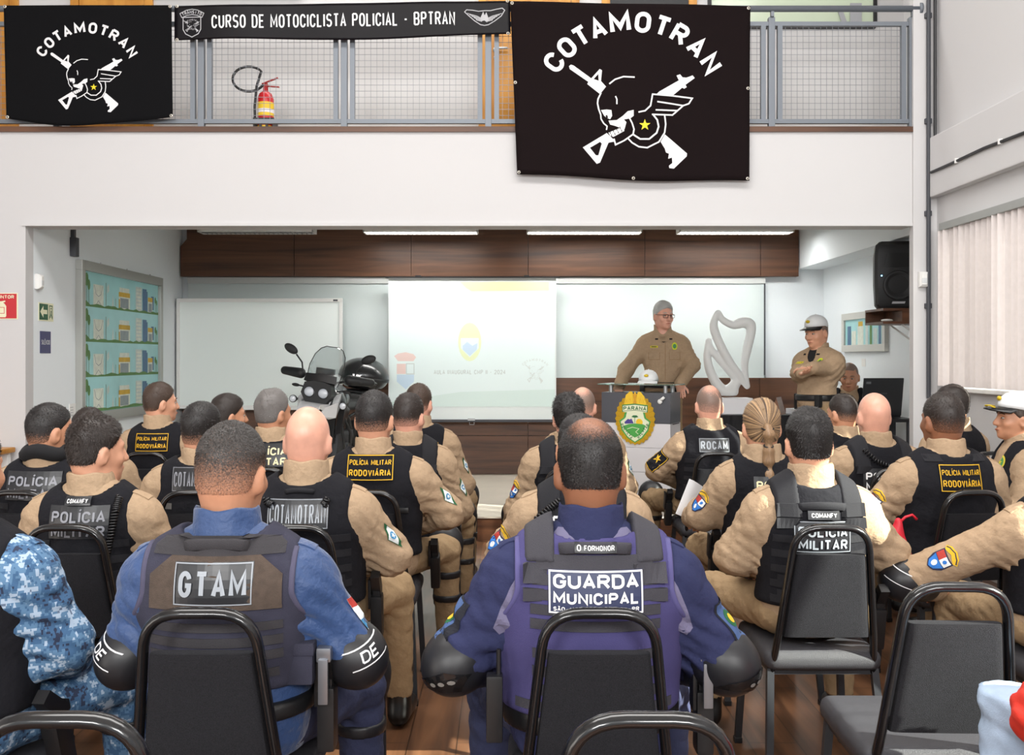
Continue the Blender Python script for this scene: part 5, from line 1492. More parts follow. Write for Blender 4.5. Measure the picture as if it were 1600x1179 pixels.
def hand_sdf(G, W, d, n, side, curl=.5, spread=.0):
    """W wrist, d towards the fingers, n palm normal; side +1 puts the thumb on +t"""
    d, n, t = frame_from(d, n)
    W = Vector(W)
    rm = Matrix((t, d, n)).transposed()
    D = s_box(G, W + d * .05, (.040, .048, .013), .012, rm)
    D = smin(D, s_cap(G, W - d * .03, W + d * .012, .026, .026), .02)
    for i, (o, L) in enumerate(((-.030, .056), (-.010, .070), (.010, .074), (.030, .066))):
        o *= side
        p = W + d * .094 + t * o
        ang = curl * (.9 + .12 * ((3 - i) if side > 0 else i))
        a = 0
        for k, f in enumerate((.45, .32, .23)):
            a += ang * (.5 if k == 0 else .8)
            q = p + (d * math.cos(a) + n * math.sin(a) + t * (o * spread * 6)) * L * f * 1.15
            D = smin(D, s_cap(G, p, q, .0092 - .0008 * k, .0085 - .0008 * k), .004)
            p = q
    p = W + d * .028 + t * side * .036 + n * .004
    q = p + (d * .62 + t * side * .62 + n * .35).normalized() * .042
    r_ = q + (d * .85 + t * side * .12 + n * .5).normalized() * .032
    D = smin(D, s_cap(G, p, q, .014, .0105), .014); D = smin(D, s_cap(G, q, r_, .0105, .0085), .004)
    return D

class Fig:
    def __init__(self, T, w=1.0, fat=0.0, lean=(0, 0), P=(0, 0, .53), hs=1.05, head=(0, 0, 0), arms=None, turn=0.0):
        self.T, self.w, self.fat, self.hs = T, w, fat, hs
        self.P = Vector(P)
        self.N = Vector((lean[0], P[1] - .02 + lean[1], T - .265 * hs))
        self.HR = rot_yp(R(head[0]), R(head[1]), R(head[2]))
        self.hc = self.N + Vector((0, .03, .265 * hs - .118 * hs)) + Vector((0, .02 * math.sin(R(-head[1])), 0))
        a = arms or {}
        self.S, self.E, self.W = {}, {}, {}
        for s in (-1, 1):
            self.S[s] = self.c(.75) + Vector((s * .182 * w, -.0, .004))
            self.E[s] = Vector(a.get(('E', s), (s * .275 * w, .04, self.S[s].z - .25)))
            self.W[s] = Vector(a.get(('W', s), (s * .13, .27, self.P.z + .12)))
    def c(self, u): return self.P + (self.N - self.P) * u
    def torso(self, G, inf=0.0, sh=True):
        w, f = self.w, self.fat
        c = self.c
        D = s_ell(G, c(.05) + Vector((0, .015, 0)), (.172 * w + inf, .138 + f * .5 + inf, .15 + inf))
        D = smin(D, s_ell(G, c(.36) + Vector((0, .01 + f * .3, 0)), (.158 * w + f + inf, .112 + f + inf, .18 + inf)), .07)
        D = smin(D, s_ell(G, c(.64), (.178 * w + inf, .118 + f * .4 + inf, .2 + inf)), .06)
        if sh:
            for s in (-1, 1):
                D = smin(D, s_cap(G, c(.785) + Vector((0, -.008, 0)), c(.745) + Vector((s * .155 * w, -.008, 0)), .064 + inf, .06 + inf), .05)
                D = smin(D, s_cap(G, self.N + Vector((s * .02, -.012, -.02)), c(.82) + Vector((s * .14 * w, -.01, .012)), .046 + inf * .8, .036 + inf * .8), .06)
        return D
    def arm(self, G, s, inf=0.0, to=1.0):
        D = s_cap(G, self.S[s], self.E[s], .057 + inf, .052 + inf)
        W = self.E[s] + (self.W[s] - self.E[s]) * to
        return smin(D, s_cap(G, self.E[s], W, .052 + inf, .040 + inf * .9), .04)

def wrinkle(G, pts, seed, amp=.006):
    """cloth folds: creases with sharp valleys, strongest around the given joints"""
    X, Y, Z = G
    r_ = random.Random(seed)
    a, b, c, d, e = [r_.uniform(0, 6.28) for _ in range(5)]
    warp = np.sin(19 * X + 13 * Z + a) + np.sin(23 * Y - 9 * Z + c)
    f1 = np.abs(np.sin(52 * Z + 26 * X + 14 * Y + 1.5 * warp + b)) - .6
    f2 = np.abs(np.sin(41 * X - 33 * Y + 30 * Z + 1.6 * np.sin(17 * Z + e) + d)) - .6
    base = f1 * .65 + f2 * .45
    W = .34
    for p, rad in pts:
        W = W + np.exp(-((X - p[0]) ** 2 + (Y - p[1]) ** 2 + (Z - p[2]) ** 2) / (rad * rad))
    return -base * np.minimum(W, 1.15) * amp

def bvh_of(o):
    me = o.data
    return BVHTree.FromPolygons([v.co for v in me.vertices], [p.vertices for p in me.polygons])

def projector(bvh, c, n, up, off=.003, far=.25, fallback=None):
    """lay 2-D art on a surface: u to the viewer's right when looking along -n"""
    n = Vector(n).normalized(); up = Vector(up); up = (up - n * up.dot(n)).normalized(); rt = up.cross(n)
    c = Vector(c)
    last = [None]
    def place(u, v, h):
        p = c + rt * u + up * v
        hit = bvh.ray_cast(p + n * far, -n, far * 2)
        if hit[0] is None:
            d = last[0] if last[0] is not None else 0
        else:
            d = (hit[0] - p).dot(n); last[0] = d
        return p + n * (d + off + .0012 * h)
    return place

def rigid(bvh, c, n, up, w, h, off=.004):
    """like projector, but a smooth sheet: quadratic fit over the w x h footprint"""
    n = Vector(n).normalized(); up = Vector(up); up = (up - n * up.dot(n)).normalized(); rt = up.cross(n)
    c = Vector(c)
    A_, B_ = [], []
    for i in range(9):
        for j in range(5):
            u, v = (i / 8 - .5) * w, (j / 4 - .5) * h
            p = c + rt * u + up * v
            hit = bvh.ray_cast(p + n * .3, -n, .6)
            if hit[0] is None: continue
            A_.append([1, u, v, u * u, v * v]); B_.append((hit[0] - p).dot(n))
    co = np.linalg.lstsq(np.array(A_), np.array(B_), rcond=None)[0] if len(A_) > 6 else np.zeros(5)
    res = (np.array(B_) - np.array(A_) @ co).max() if len(A_) > 6 else 0
    def place(u, v, hh):
        return c + rt * u + up * v + n * (co[0] + co[1] * u + co[2] * v + co[3] * u * u + co[4] * v * v + res * .7 + off + .0012 * hh)
    return place

def slab(name, place, w, h, th, mats, parent, art=None, sub=.03, nx=10, ny=5):
    """thin board following place(); art's triangles are added as further materials"""
    V, Fc, MI = [], [], []
    N = (nx + 1) * (ny + 1)
    for lay in (0, -th / .0012):
        for j in range(ny + 1):
            for i in range(nx + 1): V.append(tuple(place((i / nx - .5) * w, (j / ny - .5) * h, lay)))
    for j in range(ny):
        for i in range(nx):
            a = j * (nx + 1) + i
            Fc += [(a, a + 1, a + nx + 2, a + nx + 1), (N + a + 1, N + a, N + a + nx + 1, N + a + nx + 2)]
    ring = [i for i in range(nx + 1)] + [j * (nx + 1) + nx for j in range(1, ny + 1)] + [ny * (nx + 1) + i for i in range(nx - 1, -1, -1)] + [j * (nx + 1) for j in range(ny - 1, 0, -1)]
    for k in range(len(ring)):
        a, c = ring[k], ring[(k + 1) % len(ring)]; Fc.append((c, a, N + a, N + c))
    MI = [0] * len(Fc)
    if art is not None:
        b = len(V)
        V += [tuple(place(u, v, hh)) for (u, v), hh in zip(art.v, art.h)]
        Fc += [tuple(i + b for i in f) for f in art.f]; MI += art.m
    return link_mesh(name, V, Fc, mats, parent, False, MI)

def join_np(parts):
    V, Q, b = [], [], 0
    for v, q in parts:
        V.append(v); Q.append(q + b); b += len(v)
    return np.concatenate(V), np.concatenate(Q)

def strands(o_name, V, Q, n, L, dens, mats, parent_V, parent_Q, seed, spread=.5, width=.0011):
    """short hairs growing out of the scalp shell, added to the same mesh"""
    r_ = np.random.RandomState(seed)
    a, b, c, d = (V[Q[:, k]] for k in range(4))
    nrm = np.cross(c - a, d - b); ar = np.linalg.norm(nrm, axis=1) + 1e-12; nrm = nrm / ar[:, None]
    ctr = (a + b + c + d) / 4
    pr = ar * dens(ctr); 
    if pr.sum() <= 0: return parent_V, parent_Q
    k = r_.choice(len(Q), n, p=pr / pr.sum())
    u, v = r_.rand(n, 1), r_.rand(n, 1)
    p = a[k] * (1 - u) * (1 - v) + b[k] * u * (1 - v) + c[k] * u * v + d[k] * (1 - u) * v
    nn = nrm[k]
    flow = np.stack([p[:, 0] * 3, np.where(p[:, 2] > .05, .5, -.3), -.6 + 0 * p[:, 0]], 1) + r_.randn(n, 3) * spread
    flow -= nn * (flow * nn).sum(1, keepdims=True); flow /= np.linalg.norm(flow, axis=1, keepdims=True) + 1e-9
    dirv = nn * .55 + flow * .8; dirv /= np.linalg.norm(dirv, axis=1, keepdims=True)
    ln = L * (.6 + .7 * r_.rand(n, 1))
    sd = np.cross(dirv, nn); sd /= np.linalg.norm(sd, axis=1, keepdims=True) + 1e-9
    p0 = p - nn * .001
    P_ = np.concatenate([p0 - sd * width, p0 + sd * width, p0 + dirv * ln + sd * width * .25, p0 + dirv * ln - sd * width * .25])
    i = np.arange(n)
    F_ = np.stack([i, i + n, i + 2 * n, i + 3 * n], 1)
    return join_np([(parent_V, parent_Q), (P_, F_)])

# ------------------------------------------------------------------ parts shared by everyone
LEGCACHE = {}
def legs_seated(parent, key, tm, knees, seat=.565, pad=False, boots=True):
    if key not in LEGCACHE:
        kn = {s: Vector(knees[s]) + Vector((0, 0, .03)) for s in (-1, 1)}
        an = {s: Vector((kn[s].x + s * .01, kn[s].y + .03, .12)) for s in (-1, 1)}
        def tr(G):
            D = s_ell(G, (0, .015, seat), (.185, .145, .085))
            for s in (-1, 1):
                D = smin(D, s_cap(G, (s * .095, .02, seat + .008), kn[s], .084, .07), .04)
                D = smin(D, s_cap(G, kn[s], an[s], .07, .056), .03)
            D = D + wrinkle(G, [(kn[1], .14), (kn[-1], .14), (Vector((0, .1, seat)), .2)], 11, .012)
            return smax(D, .12 - G[2], .01)
        x = max(abs(kn[1].x), abs(kn[-1].x)) + .13
        o1 = sdf_obj('trousers', tr, (-x, -.19, .09), (x, max(kn[1].y, kn[-1].y) + .14, seat + .15), .0125, tm)
        objs = [o1]
        for s in (-1, 1):
            q = an[s]
            def bt(G):
                d = s_cap(G, (q.x, q.y, .24), (q.x, q.y - .005, .1), .06, .05)
                d = smin(d, s_cap(G, (q.x, q.y - .02, .05), (q.x + s * .02, q.y + .15, .042), .046, .042), .03)
                return smax(d, .006 - G[2], .008)
            objs.append(sdf_obj('boot', bt, (q.x - .1, q.y - .1, -.01), (q.x + .1, q.y + .22, .3), .01, m_boot))
            if pad:
                k_ = kn[s]
                def pd(G):
                    d = s_ell(G, k_ + Vector((0, .035, .02)), (.088, .075, .1))
                    d = smin(d, smax(s_cap(G, k_, k_ + (q - k_) * .6, .08, .07), k_.y + .02 - G[1], .006), .02)
                    for f in (.28, .55):
                        zq = k_ + (q - k_) * f
                        d = np.minimum(d, smax(s_cap(G, k_, q, .077, .064), np.abs(G[2] - zq.z) - .018, .004))
                    return d
                objs.append(sdf_obj('knee_pad', pd, (k_.x - .12, k_.y - .14, .15), (k_.x + .12, k_.y + .18, k_.z + .16), .01, m_pad))
        LEGCACHE[key] = objs
        for o in LEGCACHE[key]: o.parent = parent
    else:
        for o in LEGCACHE[key]: part_copy(o, parent)

def collar(parent, fg, m, hgt=.1, flare=1.0, open_=False):
    N = fg.N
    b = MB()
    rings = []
    top = fg.hc + fg.HR @ Vector((0, -.02, -.07 * fg.hs))
    prof = [(-.065, .115), (-.02, .094), (hgt * .5, .0845), (hgt - .006, .082), (hgt, .0795), (hgt - .006, .0755), (hgt * .4, .075), (-.04, .082)]
    for z, r_ in prof:
        f = max(0, min(1, z / max(.05, top.z - N.z)))
        cx_, cy_ = N.x + (top.x - N.x) * f, N.y + (top.y - N.y) * f * .6 - .004
        ring = []
        for k in range(30):
            a = 2 * PI * k / 30
            fr = max(0, math.sin(a))
            ring.append((cx_ + r_ * math.cos(a) * .98 * flare, cy_ + r_ * math.sin(a) * 1.04, N.z + z - ((fr ** 3) * .1 if open_ else fr * .035) * (1 if z > 0 else .3) + .0035 * math.sin(5 * a + N.x * 40) * (z > .02)))
        rings.append(ring)
    b.loft(rings, cap=False)
    return b.build('collar', m, parent, smooth=True)

def holster(parent, loc, rz=0.0, tilt=0.0, steel=False, drop=.0):
    M4 = Matrix.Translation(loc) @ Matrix.Rotation(rz, 4, 'Z') @ Matrix.Rotation(tilt, 4, 'X')
    h = empty('holster', (0, 0, 0)); h.parent = parent; h.matrix_local = M4
    b = MB(); b.box((-.022, -.035, -.13 - drop), (.022, .03, .03), .012); b.box((-.03, -.025, -.02), (-.018, .025, .09), .004); b.build('holster_body', m_gun, h, auto=40)
    b = MB(); b.prism([(-.055, .11), (-.02, .125), (.035, .05), (.03, .02), (-.005, .02)], -.016, .016, 'x'); b.box((-.014, -.02, .02), (.014, .05, .05), .004); b.build('pistol_grip', m_gun, h)
    if steel:
        b = MB(); b.box((-.018, -.06, .1), (.018, -.02, .135), .006); b.box((-.012, -.068, .0), (.012, -.055, .11), .004); b.build('grip_plate', m_gunm, h, auto=40)
    return h

def person(label, x, y, z0=0.0, yaw=0.0, T=1.33, w=1.0, fat=0.0, lean=(0, 0), head=(0, 0, 0), hs=1.0, skin='tan', hair=None, shirt=None, vest=None,
           arms=None, legs='khaki', knees=None, P=(0, 0, .565), face=False, fine=False, hands=None, seed=1, collar_h=.072, pad=False, standing=False, gun=None, hpose=None, elbow_pads=None, sleeve=None, shirt_pick=None, nocollar=False):
    shirt = shirt or m_beige
    t = empty('person', (x, y, z0), yaw, label, 'person')
    fg = Fig(T, w, fat, lean, P, hs, head, arms)
    hh = .0062 if fine else .008
    # --- body: head, neck, chest and hands, one mesh
    def to_head(G):
        X, Y, Z = (np.broadcast_to(a, np.broadcast_shapes(*[g.shape for g in G])) for a in G)
        m = fg.HR.transposed()
        dx, dy, dz = X - fg.hc.x, Y - fg.hc.y, Z - fg.hc.z
        k = 1 / hs
        return tuple((m[i][0] * dx + m[i][1] * dy + m[i][2] * dz) * k for i in range(3))
    def body(G):
        D = head_sdf(to_head(G), True) * hs
        nb = fg.hc + fg.HR @ Vector((0, -.022, -.06)) * hs
        D = smin(D, s_cap(G, nb, fg.N + Vector((0, -.005, -.03)), .056 * hs, .066 * hs), .03)
        D = smin(D, s_ell(G, fg.c(.8), (.14 * w, .085, .13)), .05)
        return D
    hb = .0064 if (fine or hands) else .0078
    pts_ = [fg.hc] + [v[s] for v in (fg.S, fg.E, fg.W) for s in (-1, 1)]
    lo = tuple(min(p[i] for p in pts_) - .21 for i in range(3)); hi = (max(p.x for p in pts_) + .21, max(p.y for p in pts_) + .21, T + .03)
    GX, GY, GZ = grid(lo, hi, hb)
    D = np.full((GX.shape[0], GY.shape[1], GZ.shape[2]), 1.0, np.float32)
    def block(l2, h2, fn, k):
        i0 = [max(0, int((l2[i] - lo[i]) / hb)) for i in range(3)]; i1 = [max(i0[i] + 2, int((h2[i] - lo[i]) / hb) + 2) for i in range(3)]
        sl = tuple(slice(a_, c_) for a_, c_ in zip(i0, i1))
        g = (GX[sl[0]], GY[:, sl[1]], GZ[:, :, sl[2]])
        D[sl] = smin(D[sl], fn(g), k)
    block((min(fg.hc.x, fg.N.x) - .17, fg.hc.y - .19, fg.N.z - .22), (max(fg.hc.x, fg.N.x) + .17, fg.hc.y + .17, T + .03), body, .01)
    for s in (-1, 1):
        W, E, S_ = fg.W[s], fg.E[s], fg.S[s]
        d, n, cu = (hpose or {}).get(s, ((-.25 * s, .8, -.35), (0, -.2, -1), .35))
        dd, nn_, tt = frame_from(d, n)
        sd = 1 if tt.x * -s > 0 else -1
        if hands and ('thumb', s) in hands: sd = hands[('thumb', s)]
        inner = Vector((S_.x * .45, S_.y, S_.z))
        def armf(g): return smin(smin(s_cap(g, inner, S_, .05, .05), s_cap(g, S_, E, .05, .042), .03), s_cap(g, E, W, .042, .027), .03)
        al = tuple(min(inner[i], S_[i], E[i], W[i]) - .07 for i in range(3)); ah = tuple(max(inner[i], S_[i], E[i], W[i]) + .07 for i in range(3))
        block(al, ah, armf, .03)
        block(tuple(W[i] - .205 for i in range(3)), tuple(W[i] + .205 for i in range(3)), lambda g: hand_sdf(g, W, d, n, sd, cu), .012)
    V, Q = surfnet(D, lo, hb)
    bo = link_np('body', V, Q, skin_mat(skin), t)
    # --- hair
    if hair:
        lo3, hi3 = (-.12, -.14, -.13), (.12, .13, .16)
        h3 = .0055 if fine else .0075
        G3 = grid(lo3, hi3, h3)
        D3 = hair_region(G3, hair)
        r_ = random.Random(seed)
        X, Y, Z = G3
        D3 = D3 + hair.get('lump', .0015) * np.sin(60 * X + r_.random() * 6 + 20 * Z) * np.sin(55 * Y + r_.random() * 6) * np.clip((Z + .02) / .06, 0, 1)
        V, Q = surfnet(np.array(D3), lo3, h3)
        bald = hair.get('bald', 0)
        zlo, zhi = hair.get('fade', (-.085, -.01))
        def dens(c):
            f = np.clip((c[:, 2] - zlo) / (zhi - zlo), 0, 1) ** 1.5 + .03
            if bald: f = f * (1 - bald + bald * np.clip((np.linalg.norm(c - np.array([0, -.05, .1]), axis=1) - .03) / .06, 0, 1))
            return f
        ns = hair.get('n', 6000 if fine else 1600)
        if ns: V, Q = strands('hair', V, Q, ns, hair.get('len', .008), dens, None, V, Q, seed, hair.get('spread', .5), .0009 if fine else .0013)
        o = link_np('hair', V, Q, hair_mat(hair['c'], skin, zlo, zhi, bald), t)
        o.matrix_local = Matrix.Translation(fg.hc) @ fg.HR.to_4x4() @ Matrix.Scale(hs, 4)
    if face:
        HM = Matrix.Translation(fg.hc) @ fg.HR.to_4x4() @ Matrix.Scale(hs, 4)
        b = MB()
        for s in (-1, 1): b.ball((s * .031, .0785, -.003), (.0115, .011, .0062), 12, 8, M=HM)
        b.mat = 1
        for s in (-1, 1): b.ball((s * .031 + .001, .0885, -.003), (.005, .002, .0052), 10, 6, M=HM)
        b.build('eyes', [mat('eye_white', (170, 162, 154), .3), mat('iris_dark', (44, 32, 26), .2)], t, smooth=True)
        b = MB()
        for s in (-1, 1): b.tube([(s * .013, .0935, .019), (s * .03, .0925, .024), (s * .05, .078, .019)], [.003, .0042, .0022], 6, M=HM)
        b.build('eyebrows', mat('brow_' + (hair['c'] if hair else 'dark'), HAIRC[hair['c'] if hair else 'dark'], .8), t, smooth=True)
        b = MB(); b.tube([(-.022, .094, -.072), (-.01, .1015, -.0695), (0, .1025, -.071), (.01, .1015, -.0695), (.022, .094, -.072)], [.0015, .0035, .004, .0035, .0015], 6, M=HM)
        b.build('lips', mat('lip_' + skin, tuple(int(v * f) for v, f in zip(SKIN[skin], (.82, .62, .6))), .5), t, smooth=True)
    # --- shirt
    zlo_ = min(fg.P.z - .06, fg.W[1].z - .06, fg.W[-1].z - .06, fg.E[1].z - .09, fg.E[-1].z - .09)
    ax = [v.x for s in (-1, 1) for v in (fg.S[s], fg.E[s], fg.W[s])]; ay = [v.y for s in (-1, 1) for v in (fg.S[s], fg.E[s], fg.W[s])]
    lo4 = (min(ax) - .1, min(min(ay), fg.P.y, fg.N.y) - .19 - fat, zlo_); hi4 = (max(ax) + .1, max(max(ay), fg.P.y + .14, fg.N.y + .14) + .06 + fat, fg.N.z + .06)
    h4 = .0095 if fine else .0125
    def shirt_f(G):
        D = fg.torso(G, .012)
        for s in (-1, 1): D = smin(D, fg.arm(G, s, .017, .95), .075)
        D = D + wrinkle(G, [(fg.E[1], .13), (fg.E[-1], .13), (fg.S[1] + Vector((0, 0, -.1)), .12), (fg.S[-1] + Vector((0, 0, -.1)), .12)], seed, .0125)
        D = smax(D, -s_ell(G, fg.N + Vector((0, 0, .02)), (.066, .07, .075)), .01)
        if standing: D = smax(D, -s_ell(G, fg.N + Vector((0, .115, -.02)), (.04, .09, .085)), .008)
        D = smax(D, (fg.P.z - .05) - G[2], .01) if not standing else D
        return D
    so = sdf_obj('shirt', shirt_f, lo4, hi4, h4, shirt if isinstance(shirt, list) else [shirt], t)
    if standing:
        def ut(G): return smax(fg.torso(G, .004), fg.N.z - .24 - G[2], .01)
        sdf_obj('undershirt', ut, (-.26, fg.N.y - .2, fg.N.z - .27), (.26, fg.N.y + .22, fg.N.z + .08), .011, mat('undershirt_black', (22, 22, 26), .9), t)
    if not nocollar: collar(t, fg, shirt[0] if isinstance(shirt, list) else shirt, collar_h, 1.0, standing)
    sb = None
    if shirt_pick: shirt_pick(t, fg, so)
    for s, kind in (sleeve or {}).items():
        sb = sb or bvh_of(so)
        c = fg.S[s] + (fg.E[s] - fg.S[s]) * (.5 if kind != 'epaulette' else 0)
        up = fg.S[s] - fg.E[s]
        n = Vector((s, -.12, .1)) if kind in ('whiteflag', 'flagnavy') else Vector((s, -.5, .05))
        pl = projector(sb, c, n, up, .003)
        A = Art()
        if kind == 'diamond':
            A.poly([(-.026, 0), (0, -.058), (.026, 0), (0, .058)], 0, .5); A.poly([(-.024, .0), (-.006, -.04), (.024, 0), (.006, .04)], 1, 1); A.disc((0, 0), .014, 2, 2, 14); A.star((0, 0), .011, 1, 3)
            A.build('sleeve_patch', [mat('flag_green', (24, 88, 52), .8), mat('flag_white', (222, 226, 226), .8), mat('flag_blue', (60, 130, 176), .8)], pl, so, sub=.012)
        elif kind == 'shield':
            A.poly([(-.034, .012), (.034, .012), (.034, -.03), (.022, -.05), (0, -.06), (-.022, -.05), (-.034, -.03)], 0, .5)
            A.poly([(-.03, .008), (0, .008), (0, -.018), (-.03, -.018)], 1, 1); A.poly([(0, .008), (.03, .008), (.03, -.018), (0, -.018)], 2, 1); A.poly([(-.03, -.02), (.03, -.02), (.018, -.047), (0, -.055), (-.018, -.047)], 3, 1)
            A.disc((.0, -.034), .01, 2, 2, 12); A.disc((.015, -.004), .007, 3, 2, 10)
            A.poly([(-.042, .018), (-.026, .038), (0, .046), (.026, .038), (.042, .018), (.03, .012), (0, .024), (-.03, .012)], 4, .8); A.stroke([(-.036, .019), (-.024, .031), (0, .039), (.024, .031), (.036, .019)], .0035, 0, 1.4)
            A.build('sleeve_patch', [mat('patch_navy', (30, 36, 66), .8), mat('patch_red', (168, 52, 44), .8), mat('flag_white', (222, 226, 226), .8), mat('patch_blue', (40, 110, 190), .8), mat('patch_yellow', (222, 178, 40), .8)], pl, so, sub=.012)
        elif kind == 'bars':
            A.poly([(-.05, .02), (0, .03), (.05, .02), (.05, .01), (0, .02), (-.05, .01)], 0, 1)
            A.build('sleeve_patch', [mat('patch_yellow', (222, 178, 40), .8)], pl, so, sub=.012)
        elif kind == 'blackband':
            A.rect(-.05, -.08, .05, .05, 0, .5, 6); A.star((.0, .0), .03, 1, 1.5); A.frame(-.045, -.075, .045, .045, .003, 1, 1.4)
            A.build('arm_band', [m_vest, mat('patch_yellow', (222, 178, 40), .8)], pl, so, sub=.02)
        elif kind == 'flagnavy':
            A.rect(-.045, -.07, .045, .05, 0, .5, 5); A.rect(-.04, -.055, .02, .045, 1, 1, 4); A.disc((-.01, .0), .022, 2, 2, 12); A.disc((-.01, .0), .012, 3, 3, 10)
            A.build('sleeve_patch', [mat('velcro_black', (24, 26, 36), .95), mat('patch_steel', (62, 86, 130), .8), mat('flag_green', (24, 88, 52), .8), mat('patch_yellow', (222, 178, 40), .8)], pl, so, sub=.012)
        elif kind == 'whiteflag':
            A.poly([(-.012, .05), (.012, .045), (.016, -.055), (-.008, -.06)], 1, .5); A.poly([(-.012, .05), (.012, .045), (.0125, .02), (-.011, .025)], 0, 1); A.poly([(-.01, -.01), (.014, -.015), (.015, -.04), (-.009, -.035)], 2, 1)
            A.build('sleeve_patch', [mat('patch_red', (168, 52, 44), .8), mat('flag_white', (222, 226, 226), .8), mat('flag_blue', (60, 130, 176), .8)], pl, so, sub=.012)
    if not nocollar:
        sb = sb or bvh_of(so)
        for s in (-1, 1):
            pl = projector(sb, (s * .15 * w + fg.N.x * .6, fg.N.y + .0, fg.N.z - .05), (s * .3, -.15, 1), (0, 1, 0), .004)
            slab('epaulette', pl, .11, .045, .005, [shirt[0] if isinstance(shirt, list) else shirt], so, None, nx=8, ny=3)
    for s in (elbow_pads or ()):
        E = fg.E[s]
        ax_ = (fg.E[s] - fg.S[s]).normalized(); fx = (fg.W[s] - fg.E[s]).normalized()
        out = (ax_ - fx).normalized()
        def pdf(G):
            D = smin(s_cap(G, E + ax_ * .005, E + ax_ * .01, .08, .08), s_cap(G, E, E + fx * .13, .08, .068), .02)
            D = smin(D, s_ell(G, E + out * .04, (.065, .065, .065)), .03)
            return D
        lo5 = tuple(E[i] - .2 for i in range(3)); hi5 = tuple(E[i] + .2 for i in range(3))
        po = sdf_obj('elbow_pad', pdf, lo5, hi5, .009, m_pad, t)
        pb = bvh_of(po)
        if elbow_pads[s] in ('logo', 'lines'):
            pl = projector(pb, E + Vector((0, 0, .0)), (s * .75, -.8, .0), (-s * .5, 0, .8), .002)
            A = Art()
            if elbow_pads[s] == 'logo': A.text('DE', 0, .02, .026, .05, 0, 1, bold=.01, shear=.3)
            A.stroke([(-.055, -.002), (.055, -.002)], .003, 0, 1); A.stroke([(-.055, .042), (.055, .042)], .003, 0, 1)
            A.build('pad_print', m_print, pl, po, sub=.015)
        else:
            pl = projector(pb, E + Vector((0, 0, -.02)), (s * .6, -.8, -.1), (0, 0, 1), .003)
            A = Art(); A.poly([(-.07, -.028), (.05 , -.036), (.075, .01), (.03, .022), (-.05, -.008)], 0, .6)
            for k in range(3): A.disc((-.0 + .022 * k, -.012 + .004 * k), .008, 1, 2, 8, .006)
            A.build('pad_shell', [mat('pad_gloss', (20, 20, 22), .15), mat('pad_vent', (120, 116, 112), .3)], pl, po, sub=.015)
    # --- vest
    if vest: make_vest(t, fg, vest, fine, seed)
    # --- legs
    if not standing:
        kn = knees or {1: (.19, .41, .53), -1: (-.19, .41, .53)}
        key = (legs, tuple(kn[1]), tuple(kn[-1]), P[2], pad)
        tm = dict(khaki=m_beige_t, blue=m_navytr, camo=m_camo, jeans=m_jean)[legs]
        legs_seated(t, key, tm, kn, P[2], pad)
    else:
        def tr(G):
            D = s_ell(G, fg.P + Vector((0, .01, .0)), (.178 * w + fat, .135 + fat * .6, .16))
            for s in (-1, 1):
                D = smin(D, s_cap(G, fg.P + Vector((s * .09, .0, -.06)), (s * .11, .01, .5), .092, .07), .04)
                D = smin(D, s_cap(G, (s * .11, .01, .5), (s * .12, -.01, .1), .07, .06), .03)
            return smax(D + wrinkle(G, [(Vector((.1, 0, .5)), .12), (Vector((-.1, 0, .5)), .12)], 5, .016), fg.P.z * -1 - .0 + (G[2] * 0) + (.1 - G[2] + fg.P.z), .01) if False else smax(smax(D + wrinkle(G, [(Vector((.1, 0, .5)), .12), (Vector((-.1, 0, .5)), .12)], 5, .016), .1 - G[2], .01), G[2] - fg.P.z - .06, .01)
        sdf_obj('trousers', tr, (-.27, -.2, .07), (.27, .22, fg.P.z + .1), .0125, m_beige_t, t)
        for s in (-1, 1):
            def bt(G):
                d = smin(s_cap(G, (s * .12, -.01, .2), (s * .12, -.015, .08), .062, .05), s_cap(G, (s * .12, -.03, .048), (s * .13, .14, .042), .046, .04), .03)
                return smax(d, .004 - G[2], .006)
            sdf_obj('boot', bt, (s * .12 - .09, -.12, -.01), (s * .12 + .1, .22, .28), .01, m_boot, t)
        def belt(G):
            D = fg.torso(G, .024)
            return smax(D, np.abs(G[2] - fg.P.z - .03) - .028, .006)
        bo_ = sdf_obj('duty_belt', belt, (-.26, -.24, fg.P.z - .03), (.26, .26, fg.P.z + .09), .009, m_gun, t)
        for (a, c, k) in ((.2, .02, .03), (-.2, .03, .0), (-.12, .15, .0), (.12, -.14, 0)):
            b = MB(); b.box((a * w - .025, c - .025, fg.P.z - .05 - k), (a * w + .025, c + .025, fg.P.z + .06), .01); b.build('belt_pouch', m_gun, t, auto=40)
    if gun: holster(t, *gun)
    t['T_'] = T
    del t['T_']
    return t, fg, so, bo

